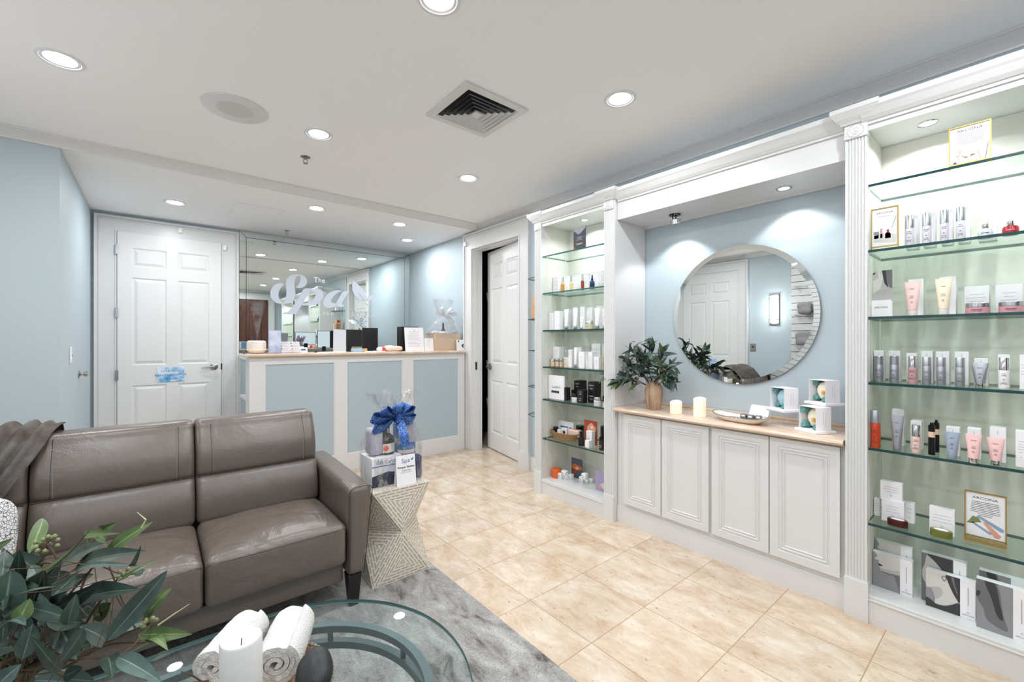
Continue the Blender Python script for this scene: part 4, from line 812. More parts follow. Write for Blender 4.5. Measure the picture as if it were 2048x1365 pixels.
FL = [
  ([-0.114,0.743,1.053],[-0.111,0.8,1.075],0.0054,'g'),
  ([-0.114,0.705,1.033],[-0.049,0.6,1.114],0.0042,'g'),
  ([-0.048,0.715,1.04],[-0.003,0.687,1.078],0.0065,'g'),
  ([-0.094,0.792,1.013],[-0.047,0.703,1.059],0.0081,'d'),
  ([-0.077,0.752,1.019],[-0.008,0.641,1.061],0.0074,'d'),
  ([-0.104,0.813,0.982],[-0.089,0.82,0.991],0.0096,'d'),
  ([-0.1,0.732,0.979],[-0.046,0.654,1.034],0.0074,'d'),
  ([-0.071,0.734,0.985],[-0.014,0.628,1.026],0.0089,'d'),
  ([-0.042,0.658,0.965],[0.009,0.571,1.062],0.0078,'b'),
  ([-0.011,0.684,0.964],[0.015,0.682,0.993],0.0049,'g'),
  ([-0.016,0.663,0.958],[0.033,0.633,0.953],0.0058,'g'),
  ([-0.03,0.609,0.969],[0.004,0.517,0.982],0.0059,'b'),
  ([-0.04,0.631,0.961],[-0.034,0.59,0.959],0.0061,'d'),
  ([-0.064,0.663,0.988],[-0.048,0.71,0.936],0.0073,'b'),
  ([-0.086,0.708,0.979],[-0.066,0.654,0.958],0.0099,'d'),
  ([-0.09,0.659,1.06],[-0.115,0.688,0.98],0.0105,'d'),
  ([-0.114,0.666,1.066],[-0.119,0.659,0.997],0.0113,'d'),
  ([-0.133,0.785,1.043],[-0.114,0.806,1.002],0.0073,'b'),
  ([-0.104,0.632,1.024],[-0.097,0.639,1.042],0.0055,'g'),
  ([-0.092,0.674,0.971],[-0.119,0.733,0.923],0.0107,'d'),
  ([-0.117,0.642,0.967],[-0.102,0.634,0.982],0.0062,'b'),
  ([-0.061,0.765,0.945],[-0.042,0.708,0.984],0.0073,'g'),
  ([-0.049,0.768,1.053],[-0.037,0.716,1.077],0.0052,'g'),
  ([-0.025,0.67,1.038],[-0.012,0.604,1.083],0.002,'d'),
  ([-0.035,0.679,1.019],[0.002,0.69,1.029],0.0017,'g'),
  ([-0.076,0.738,1.017],[-0.011,0.634,1.048],0.0027,'b'),
  ([-0.008,0.669,0.942],[0.01,0.592,0.967],0.004,'g'),
  ([-0.006,0.68,0.912],[0.015,0.723,0.886],0.0029,'d'),
  ([-0.071,0.786,1.046],[-0.034,0.716,1.063],0.0035,'g'),
  ([-0.066,0.795,1.043],[-0.058,0.839,1.013],0.0084,'g'),
  ([-0.136,0.736,1.063],[-0.112,0.662,1.099],0.0052,'g'),
  ([-0.112,0.768,0.963],[-0.099,0.752,0.941],0.0081,'d'),
  ([-0.094,0.727,0.923],[-0.072,0.673,0.951],0.0047,'d'),
  ([-0.087,0.76,0.912],[-0.049,0.772,0.915],0.0058,'d'),
  ([-0.081,0.794,0.944],[-0.061,0.793,0.954],0.0096,'d'),
  ([-0.091,0.815,0.976],[-0.065,0.812,0.983],0.0053,'d'),
  ([-0.147,0.771,1.007],[-0.142,0.801,1.014],0.0093,'d'),
  ([-0.139,0.738,0.947],[-0.13,0.779,0.929],0.0067,'g'),
  ([-0.127,0.78,0.898],[-0.093,0.732,0.918],0.0089,'d'),
  ([-0.152,0.775,0.975],[-0.135,0.775,0.959],0.0093,'b'),
  ([-0.101,0.837,0.96],[-0.096,0.825,0.988],0.0063,'g'),
  ([-0.121,0.814,0.926],[-0.102,0.748,0.976],0.0077,'d'),
  ([-0.071,0.76,0.911],[-0.056,0.791,0.917],0.0059,'d'),
  ([-0.022,0.732,1.001],[-0.011,0.735,1.002],0.0038,'d'),
  ([-0.033,0.689,0.956],[-0.011,0.712,0.944],0.0048,'b'),
  ([-0.146,0.835,0.905],[-0.128,0.782,0.907],0.0051,'g'),
  ([-0.083,0.718,0.909],[-0.066,0.709,0.917],0.0054,'d'),
  ([-0.15,0.833,0.923],[-0.114,0.799,0.945],0.0078,'d'),
  ([-0.128,0.717,0.925],[-0.15,0.765,0.942],0.0066,'d'),
  ([-0.096,0.794,0.923],[-0.076,0.722,0.986],0.008,'d'),
  ([-0.14,0.737,0.933],[-0.14,0.717,0.989],0.0069,'d'),
  ([-0.124,0.834,0.855],[-0.092,0.806,0.854],0.0059,'b'),
  ([-0.104,0.726,0.988],[-0.071,0.642,1.039],0.0057,'d'),
  ([-0.143,0.911,0.823],[-0.133,0.91,0.875],0.0068,'d'),
  ([-0.104,0.698,0.956],[-0.123,0.744,0.973],0.0046,'g'),
  ([-0.124,0.794,0.958],[-0.091,0.756,0.956],0.0072,'g'),
  ([-0.101,0.63,0.988],[-0.096,0.645,1.013],0.0062,'d'),
  ([-0.18,0.952,0.875],[-0.219,0.997,0.901],0.0063,'d'),
  ([-0.125,0.739,0.983],[-0.135,0.71,1.035],0.0059,'b'),
  ([-0.144,0.916,0.94],[-0.156,0.907,0.995],0.0081,'d'),
  ([-0.113,0.703,1.008],[-0.088,0.746,1.002],0.0052,'d'),
  ([-0.11,0.769,0.999],[-0.085,0.727,1.044],0.0057,'d'),
  ([-0.131,0.691,0.976],[-0.102,0.659,0.988],0.0057,'d'),
  ([-0.153,0.891,0.918],[-0.114,0.804,0.959],0.0081,'d'),
  ([-0.123,0.657,1.009],[-0.093,0.595,1.036],0.005,'b'),
  ([-0.147,0.912,0.822],[-0.121,0.847,0.882],0.0081,'d'),
  ([-0.104,0.65,1.033],[-0.085,0.69,1.003],0.006,'d'),
  ([-0.159,0.91,0.849],[-0.182,0.959,0.883],0.007,'d'),
  ([-0.114,0.64,1.029],[-0.106,0.682,1.027],0.0049,'d'),
  ([-0.096,0.841,0.849],[-0.104,0.91,0.855],0.0069,'g'),
  ([-0.111,0.721,0.994],[-0.077,0.708,1.004],0.0071,'d'),
  ([-0.156,0.82,0.887],[-0.196,0.909,0.891],0.005,'b'),
  ([-0.099,0.641,1.034],[-0.067,0.618,1.02],0.0054,'d'),
  ([-0.085,0.761,0.933],[-0.073,0.741,0.976],0.0065,'g'),
  ([-0.116,0.647,1.034],[-0.123,0.711,1.046],0.0053,'d'),
  ([-0.14,0.798,0.971],[-0.125,0.838,0.977],0.0072,'g'),
  ([-0.128,0.684,1.037],[-0.109,0.726,1.003],0.0053,'d'),
  ([-0.152,0.873,0.889],[-0.12,0.844,0.934],0.0067,'d'),
  ([-0.089,0.659,1.006],[-0.063,0.673,0.987],0.0058,'d'),
  ([-0.104,0.816,0.902],[-0.068,0.774,0.938],0.0062,'b'),
  ([-0.146,0.763,0.996],[-0.152,0.833,1.006],0.005,'d'),
  ([-0.147,0.883,0.846],[-0.113,0.909,0.828],0.0085,'b'),
  ([-0.074,0.622,0.977],[-0.053,0.577,1.026],0.0057,'d'),
  ([-0.136,0.899,0.954],[-0.11,0.933,0.915],0.0057,'g'),
  ([-0.152,0.775,1.006],[-0.144,0.727,1.066],0.0068,'d'),
  ([-0.135,0.899,0.883],[-0.081,0.803,0.92],0.0059,'d'),
  ([-0.123,0.674,1.045],[-0.126,0.705,1.074],0.0059,'d'),
  ([-0.131,0.893,0.826],[-0.157,0.888,0.873],0.0088,'d'),
  ([-0.069,0.619,1.014],[-0.062,0.616,1.044],0.005,'d'),
  ([-0.145,0.871,0.909],[-0.131,0.878,0.937],0.0078,'d'),
  ([-0.127,0.739,0.999],[-0.139,0.69,1.053],0.0068,'d'),
  ([-0.121,0.823,0.952],[-0.089,0.827,0.908],0.0058,'d'),
  ([-0.13,0.74,0.937],[-0.152,0.729,0.978],0.0051,'d'),
  ([-0.103,0.821,0.907],[-0.108,0.816,0.966],0.008,'d'),
  ([-0.132,0.735,1.002],[-0.11,0.697,1.053],0.0051,'d'),
  ([-0.16,0.862,0.901],[-0.137,0.875,0.864],0.0054,'d'),
  ([-0.093,0.693,1.024],[-0.111,0.739,1.04],0.0056,'b'),
  ([-0.172,0.868,0.942],[-0.132,0.808,0.98],0.0075,'d'),
  ([-0.105,0.643,1.048],[-0.071,0.563,1.078],0.0052,'d'),
  ([-0.099,0.863,0.909],[-0.106,0.843,0.974],0.0078,'g'),
  ([-0.139,0.735,0.925],[-0.105,0.695,0.947],0.0058,'d'),
  ([-0.132,0.844,0.907],[-0.092,0.756,0.938],0.008,'b'),
  ([-0.134,0.706,0.982],[-0.12,0.65,1.043],0.0059,'d'),
  ([-0.099,0.764,0.917],[-0.069,0.773,0.897],0.0057,'d'),
  ([-0.132,0.711,0.987],[-0.139,0.743,1.022],0.0067,'d'),
  ([-0.113,0.87,0.914],[-0.079,0.903,0.869],0.0078,'d'),
  ([-0.092,0.685,1.016],[-0.072,0.731,1.021],0.0063,'d'),
  ([-0.119,0.812,0.888],[-0.102,0.847,0.889],0.0059,'g'),
  ([-0.082,0.665,0.993],[-0.093,0.657,1.038],0.0057,'b'),
  ([-0.12,0.789,0.913],[-0.107,0.734,0.982],0.007,'d'),
  ([-0.11,0.721,1.001],[-0.079,0.67,1.013],0.0059,'d'),
  ([-0.102,0.879,0.819],[-0.067,0.846,0.818],0.0084,'d'),
  ([-0.136,0.694,0.983],[-0.109,0.674,1.01],0.005,'g'),
  ([-0.144,0.924,0.94],[-0.133,0.92,0.995],0.0083,'d'),
  ([-0.125,0.691,1.039],[-0.092,0.646,1.05],0.0045,'d'),
  ([-0.102,0.823,0.885],[-0.071,0.843,0.883],0.0066,'b'),
  ([-0.144,0.752,0.973],[-0.112,0.698,1.022],0.0065,'d'),
  ([-0.136,0.847,0.934],[-0.104,0.817,0.956],0.0064,'g'),
  ([-0.121,0.663,1.035],[-0.098,0.694,1.012],0.0044,'d'),
  ([-0.141,0.844,0.977],[-0.127,0.873,0.99],0.0074,'d'),
  ([-0.116,0.706,1.033],[-0.11,0.675,1.082],0.0049,'d'),
  ([-0.156,0.926,0.937],[-0.157,0.893,1.014],0.0089,'g'),
  ([-0.134,0.757,0.991],[-0.156,0.815,1.01],0.0048,'d'),
  ([-0.127,0.865,0.971],[-0.082,0.764,0.987],0.007,'d'),
  ([-0.118,0.826,0.98],[-0.104,0.767,1.038],0.0061,'g'),
  ([-0.104,0.671,0.988],[-0.113,0.683,1.018],0.006,'b'),
  ([-0.091,0.795,0.941],[-0.104,0.811,0.979],0.0075,'d'),
  ([-0.105,0.706,0.975],[-0.122,0.677,1.031],0.0046,'d'),
  ([-0.178,0.906,0.907],[-0.15,0.825,0.977],0.0074,'g'),
  ([-0.078,0.652,0.953],[-0.095,0.627,1.01],0.0042,'d'),
]
FS = [[[-0.135, 0.709, 0.93], [-0.123, 0.777, 0.946], [-0.103, 0.826, 0.969], [-0.096, 0.807, 1.018]], [[-0.131, 0.705, 0.93], [-0.104, 0.735, 0.932], [-0.085, 0.785, 0.946], [-0.07, 0.798, 0.99], [-0.047, 0.727, 1.033]], [[-0.115, 0.679, 0.935], [-0.073, 0.709, 0.932], [-0.033, 0.703, 0.943], [-0.004, 0.653, 0.972]], [[-0.119, 0.683, 0.938], [-0.082, 0.717, 0.92], [-0.046, 0.713, 0.932], [-0.007, 0.668, 0.942]], [[-0.135, 0.709, 0.936], [-0.124, 0.687, 0.987], [-0.119, 0.683, 1.028], [-0.113, 0.665, 1.066]], [[-0.128, 0.704, 0.93], [-0.112, 0.742, 0.975], [-0.108, 0.764, 1.027], [-0.088, 0.722, 1.042], [-0.097, 0.729, 1.064]], [[-0.106, 0.685, 0.93], [-0.068, 0.667, 0.951], [-0.034, 0.625, 0.959]], [[-0.126, 0.676, 0.946], [-0.115, 0.693, 0.959], [-0.104, 0.735, 0.983], [-0.085, 0.746, 0.988], [-0.052, 0.731, 1.033]], [[-0.113, 0.691, 0.93], [-0.08, 0.715, 0.937], [-0.059, 0.737, 0.968], [-0.033, 0.689, 1.021]]]
FB = [([-0.099, 0.731, 1.063], 14, 0.0109), ([-0.006, 0.654, 0.973], 12, 0.0078), ([-0.029, 0.686, 1.023], 7, 0.0063), ([-0.053, 0.745, 0.958], 6, 0.0059), ([-0.129, 0.717, 1.05], 6, 0.0051)]
FT = [[[0.002, 0.648, 0.969], [0.016, 0.636, 0.982], [0.03, 0.624, 0.994]], [[-0.013, 0.66, 1.083], [-0.009, 0.657, 1.092], [-0.017, 0.663, 1.101]]]

t = thing('eucalyptus_branches', 'large leafy green branches filling the lower left foreground', 'plant', (-.115, .71, .75)); o = at0(t); rd = random.Random(5)
for k, st in enumerate(FS):
    m_ = MB(); P_ = [Vector((-.12 + .01 * rd.uniform(-1, 1), .715 + .01 * rd.uniform(-1, 1), .70))] + [Vector(p) for p in st]
    fine = []
    for i in range(len(P_) - 1):
        p0, p1, p2, p3 = P_[max(i - 1, 0)], P_[i], P_[i + 1], P_[min(i + 2, len(P_) - 1)]
        for s_ in range(5): q = s_ / 5; fine.append(.5 * (2 * p1 + (p2 - p0) * q + (2 * p0 - 5 * p1 + 4 * p2 - p3) * q * q + (3 * p1 - p0 - 3 * p2 + p3) * q ** 3))
    fine.append(P_[-1]); N = len(fine); m_.tube(fine, [.0026 - .0018 * i / N for i in range(N)], 'stem_brown', 7)
    for i, (a, b, hw, kd) in enumerate(FL):
        if i % len(FS) != k: continue
        A, B_ = Vector(a), Vector(b); cam_n = (Vector((0, 0, 1.3)) - A).normalized(); up = cam_n + Vector((rd.uniform(-.35, .35), rd.uniform(-.35, .35), rd.uniform(-.1, .4)))
        leaf(m_, A, B_, hw * 1.4, LM[kd], up, rd.uniform(-.06, .16), rd.uniform(.2, .5), 12)
        j = min(range(N), key=lambda q: (fine[q] - A).length)
        nr = (fine[j] - A).length < .055; m_.tube([fine[j], fine[j].lerp(A, .5) - Vector((0, 0, .004)), A], [.0011, .0008, .0007] if nr else .0005, 'stem_brown' if i % 2 or not nr else 'leaf_green', 5)
    m_.done('branch', 'leaf_dark', t, o)
for k, (c, n_, rs) in enumerate(FB):
    m_ = MB(); berries(m_, c, n_, .0024, rs, 30 + k); m_.done('berry_cluster', 'berry', t, o)
mat('straw', 'C9BE96', .6)
for q in FT:
    m_ = MB(); m_.tube(q, [.0010, .0008, .0003], None, 5); m_.done('dry_stalk', 'straw', t, o)
# ------------------------------------------------------------------ tray on the glass table
TZ = .4205
t = thing('tray', 'round wooden tray with a beaded rim on the glass table', 'tray', (.19, 1.19, TZ)); mb = MB(); mb.lathe([(0, .010), (.145, .010), (.158, .034), (.166, .034), (.150, 0), (0, 0)], None, 56); mb.done('dish', 'tray_wood', t)
mb = MB()
for i in range(84): a = 2 * PI * i / 84; mb.lathe([(0, -.0055), (.0042, -.004), (.0058, 0), (.0042, .004), (0, .0055)], None, 8, (.165 * math.cos(a), .165 * math.sin(a), .037))
mb.done('beaded_rim', 'tray_bead', t)
def towel(loc, ang, label, L=.19, rr=.056, rise=0.0):
    m_ = MB(); pts = []; turns = 3.4; N = 120
    for i in range(N + 1):
        q = i / N; a = -2 * PI * turns * (1 - q) + 1.0; r = .006 + (rr - .006) * q ** .85; pts.append((r * math.cos(a), r * math.sin(a) * .92))
    def off(d): 
        out = []
        for i, p in enumerate(pts):
            a, b = Vector(pts[max(i - 1, 0)]), Vector(pts[min(i + 1, N)]); tn = (b - a).normalized(); out.append(Vector(p) + Vector((-tn.y, tn.x)) * d)
        return out
    prof = off(.0058) + list(reversed(off(-.0058))); rows = []; K = 16
    for j in range(K + 1):
        y = L * (j / K - .5); e = 1 - .05 * (2 * j / K - 1) ** 4
        rows.append([Vector((p.x * e + .0022 * mn.noise(Vector((p.x * 60, y * 40, p.y * 60))), y + .004 * mn.noise(Vector((p.x * 90, p.y * 90, 5 + j // K))) * (1 if j in (0, K) else 0), p.y * e + .0022 * mn.noise(Vector((p.x * 60, y * 40 + 9, p.y * 60))))) for p in prof])
    V = m_.grid(rows, None, True); n2 = len(prof) // 2
    for row, fl in ((V[0], True), (V[-1], False)):
        for i in range(n2 - 1):
            q = (row[i], row[i + 1], row[2 * n2 - 2 - i], row[2 * n2 - 1 - i])
            f = m_.bm.faces.new(q if fl else tuple(reversed(q))); f.smooth = True
    return tag(m_.done('rolled_towel', 'terry', None, loc, (rise, 0, ang), sharp=60), label, 'towel', 'rolled white towels')
towel((.157, 1.362, TZ + .0665), -.65, 'rolled white towel on the left of the tray, behind the candle', .165, .053)
towel((.268, 1.283, TZ + .0685), -.45, 'rolled white towel on the right, between candle and black stone', .175, .056)
t = thing('pillar_candle', 'tall unlit white pillar candle in front of the rolled towels', 'candle', (.147, 1.128, TZ + .0105)); mb = MB(); mb.lathe([(0, 0), (.040, 0), (.0415, .004), (.0415, .200), (.039, .2045), (.036, .202), (.028, .193), (.012, .189), (0, .188)], None, 48); mb.done('wax', 'candle_white', t)
mb = MB(); mb.tube([(0, 0, .187), (.0005, 0, .196), (.001, 0, .203)], .0011, None, 6); mb.done('wick', 'black', t)
def stone(loc, rot, sz, label):
    m_ = MB(); rows = []
    for i in range(25):
        ph = -PI / 2 + PI * i / 24; row = []
        for j in range(40):
            th = 2 * PI * j / 40; v = Vector((math.cos(ph) * math.cos(th), math.cos(ph) * math.sin(th), math.sin(ph))); k = 1 + .05 * mn.noise(v * 1.3 + Vector((2, 3, 4))); row.append(Vector((v.x * sz[0] * k, v.y * sz[1] * k, v.z * sz[2] * k)))
        rows.append(row)
    m_.grid(rows, None, True); tag(m_.done('massage_stone', 'stone_black', None, loc, rot, weld=True), label, 'stone', 'black massage stones')
stone((.297, 1.112, TZ + .074), (.62, -.12, -.45), (.043, .055, .024), 'large oval black stone leaning on the tray rim')
stone((.225, 1.088, TZ + .034), (0, 0, .3), (.050, .034, .020), 'flatter black stone lying behind the leaning stone')
t = thing('dried_twigs', 'small dried twigs on the left side of the tray', 'twigs', (.085, 1.285, TZ + .03)); rd = random.Random(2)
for i in range(5):
    m_ = MB(); a = rd.uniform(2.0, 3.8); L = rd.uniform(.03, .06); p = Vector((0, rd.uniform(-.02, .02), .015)); e = p + Vector((math.cos(a) * L, math.sin(a) * L * .6, rd.uniform(.005, .04))); m_.tube([p - (e - p) * .3, p.lerp(e, .5) + Vector((0, 0, .006)), e], [.0022, .0018, .001], None, 6); m_.done('twig', 'stem_brown', t)
# ------------------------------------------------------------------ worktop items
def led_candle(loc, h, label):
    t = thing('led_candle', label, 'candle', loc, 0, 'lit flameless candles'); m_ = MB(); r = .037; rows = []
    tops = lambda a: h + .010 * math.cos(a - .3)
    for rr, zf in ((r * .98, 0), (r, .004), (r, 1), (r * .95, 1.01), (r * .86, 1), (r * .5, .86), (0.0001, .84)):
        rows.append([(rr * math.cos(2 * PI * j / 36), rr * math.sin(2 * PI * j / 36), (zf * tops(2 * PI * j / 36) if zf >= .9 else zf * h if zf > .5 else zf)) for j in range(36)])
    V = m_.grid(rows, None, True); m_.cap(V[0], None, True); m_.done('wax', 'candle_wax', t)
    m_ = MB(); m_.lathe([(0, -.005), (.003, 0), (.0038, .006), (.002, .012), (0, .015)], None, 10, (0, 0, h * .86 + .002)); m_.done('flame', 'flame_glow', t); light('glow', 'POINT', (0, 0, h + .012), .06, t, .008)
led_candle((2.628, 1.487, .8258), .073, 'shorter lit cream candle beside the wooden vase'); led_candle((2.640, 1.333, .8258), .108, 'taller lit cream candle right of the shorter one')
mat('dish_white', 'E9DFD5', .2); mat('silver_bead', 'A6A39E', .25, .9)
t = thing('serving_dish', 'oblong white dish with a silver beaded rim holding papers on the worktop', 'dish', (2.645, 1.085, .8258), PI / 2 - .12); mb = MB(); rows = []
for k, z in ((.50, 0), (.62, .001), (.86, .012), (1.0, .030), (.97, .031), (.84, .015), (.60, .006), (.001, .005)):
    row = []
    for j in range(56):
        a = 2 * PI * j / 56; sx, sy = abs(math.cos(a)) ** .7 * math.copysign(1, math.cos(a)), abs(math.sin(a)) ** .7 * math.copysign(1, math.sin(a)); row.append((.165 * k * sx, .075 * k * sy, z + (.016 * sx ** 4 if k > .8 else 0)))
    rows.append(row)
V = mb.grid(rows, None, True); mb.cap(V[0], None, True); mb.done('bowl', 'dish_white', t); mb = MB()
for j in range(120):
    a = 2 * PI * j / 120; sx, sy = abs(math.cos(a)) ** .7 * math.copysign(1, math.cos(a)), abs(math.sin(a)) ** .7 * math.copysign(1, math.sin(a)); mb.lathe([(0, -.004), (.004, 0), (0, .004)], None, 7, (.165 * sx, .075 * sy, .032 + .016 * sx ** 4))
mb.done('beaded_rim', 'silver_bead', t)
mb = MB(); mb.face([(-.055, 0, 0), (.055, 0, 0), (.055, .012, .085), (-.055, .012, .085)]); mb.face([(-.055, .003, 0), (-.055, .015, .085), (.055, .015, .085), (.055, .003, 0)]); q = tag(mb.done('leaflet', 'white_card', None, (2.70, 1.02, .845), (-.35, 0, -PI / 2 - .15)), 'white printed card propped up in the beaded dish', 'card')
mb = MB(); mb.face([(-.05, -.04, .002), (.05, -.05, .004), (.06, .03, .010), (-.04, .045, .005)]); mb.face([(-.04, -.045, .008), (.03, -.035, .006), (.02, .05, .012), (-.05, .03, .010)]); o_ = mb.done('paper_sheets', 'white_card', None, (2.66, 1.15, .845), (0, 0, .4)); tag(o_, 'loose white papers in the left end of the beaded dish', 'papers')
mat('pewter', '6E7072', .35, .5)
for i, (x, y) in enumerate(((2.625, 1.060), (2.618, 1.022), (2.628, .985))):
    m_ = MB(); m_.bbox(-.016, .016, -.017, .017, 0, .036, .004, 'pewter'); m_.bbox(-.0165, -.0155, -.010, .010, .022, .032, .0003, 'white_card'); tag(m_.done('trinket_box', 'pewter', None, (x, y, .842), (0, 0, .1 * i)), ['leftmost', 'middle', 'rightmost'][i] + ' of the small pewter boxes lying in the beaded dish', 'trinket', 'pewter boxes in the dish')
mat('teal_paper', '5F9E98', .8, bump=(60, 1, 4)); mat('puff_cream', 'EFE6D2', .9, bump=(70, 1, 4)); mat('puff_blue', 'A9D0DC', .9, bump=(80, 1, 4)); mat('gold_bit', 'D9A445', .5)
def gift_box(loc, puff, label, riser=0.0, rz=-.50):
    if riser:
        r = thing('acrylic_riser', 'clear acrylic riser under the ' + label, 'riser', (loc[0], loc[1], .8256), rz, 'clear acrylic risers'); m_ = MB(); a = .045; zt = loc[2] - .8256 - .0004
        for (x0, x1, y0, y1, z0, z1) in ((-a, a, -a - .0, -a + .003, 0, zt), (-a, a, a - .003, a, 0, zt), (-a, a, -a + .003, a - .003, zt - .003, zt)): m_.box(x0, x1, y0, y1, z0, z1)
        m_.done('sheet', 'acrylic', r)
    t = thing('bath_gift_box', label, 'gift box', loc, rz, 'boxed bath puffs on the worktop'); m_ = MB(); m_.bbox(-.062, .062, -.066, .066, 0, .014, .002); m_.done('lid', 'white_card', t)
    m_ = MB(); a, b, z0, z1, e = .046, .05, .0142, .132, .0015        # open window on the -x side wraps past the near corner
    for (x0, x1, y0, y1, q0, q1) in ((-a, a, -b, b, z0, z0 + e), (-a, a, -b, b, z1 - e, z1), (a - e, a, -b, b, z0 + e, z1 - e), (-a, a - e, b - e, b, z0 + e, z1 - e), (-a, a - e, -b, -b + e, z0 + e, z1 - e)): m_.box(x0, x1, y0, y1, q0, q1)
    bx = m_.done('box', 'white_card', t)
    m_ = MB(); m_.box(-.002, -.0012, -b - .0004, -b, .04, .105, 'ink_light'); m_.box(.012, .0126, -b - .0004, -b, .03, .11, 'ink_light'); m_.done('print', 'ink_light', bx)
    m_ = MB(); rows = []
    for i in range(15):
        ph = -PI / 2 + PI * i / 14; rows.append([Vector((math.cos(ph) * math.cos(2 * PI * j / 28), math.cos(ph) * math.sin(2 * PI * j / 28), math.sin(ph))) for j in range(28)])
    rows = [[Vector((v.x * .030, v.y * .042, v.z * .050)) * (1 + .10 * mn.noise(v * 4)) + Vector((.004, -.004, .074)) for v in r_] for r_ in rows]; m_.grid(rows, puff, True); m_.done('bath_puff', puff, t, sharp=0)
    rd = random.Random(label)
    for (y, z) in ((.036, .112), (.034, .034), (-.03, .03)):
        m_ = MB(); m_.rbox((rd.uniform(-.02, .01), y, z), (.05, .022, .026), .008, 'teal_paper', (3, 3, 3), lambda u, q: q * (1 + .35 * mn.noise(q * 90)), 2); m_.done('crinkle_paper', 'teal_paper', t)
    if puff == 'puff_cream':
        m_ = MB(); m_.rbox((-.026, -.018, .066), (.012, .018, .02), .005, 'gold_bit', (2, 2, 2)); m_.done('gold_flower', 'gold_bit', t)
gift_box((2.655, .722, .8256), 'puff_cream', 'boxed cream bath puff standing on the worktop itself'); gift_box((2.745, .895, .904), 'puff_blue', 'boxed pale blue bath puff raised left of the cream ones', 1); gift_box((2.775, .712, .958), 'puff_cream', 'boxed cream bath puff raised highest, at the back right', 1)


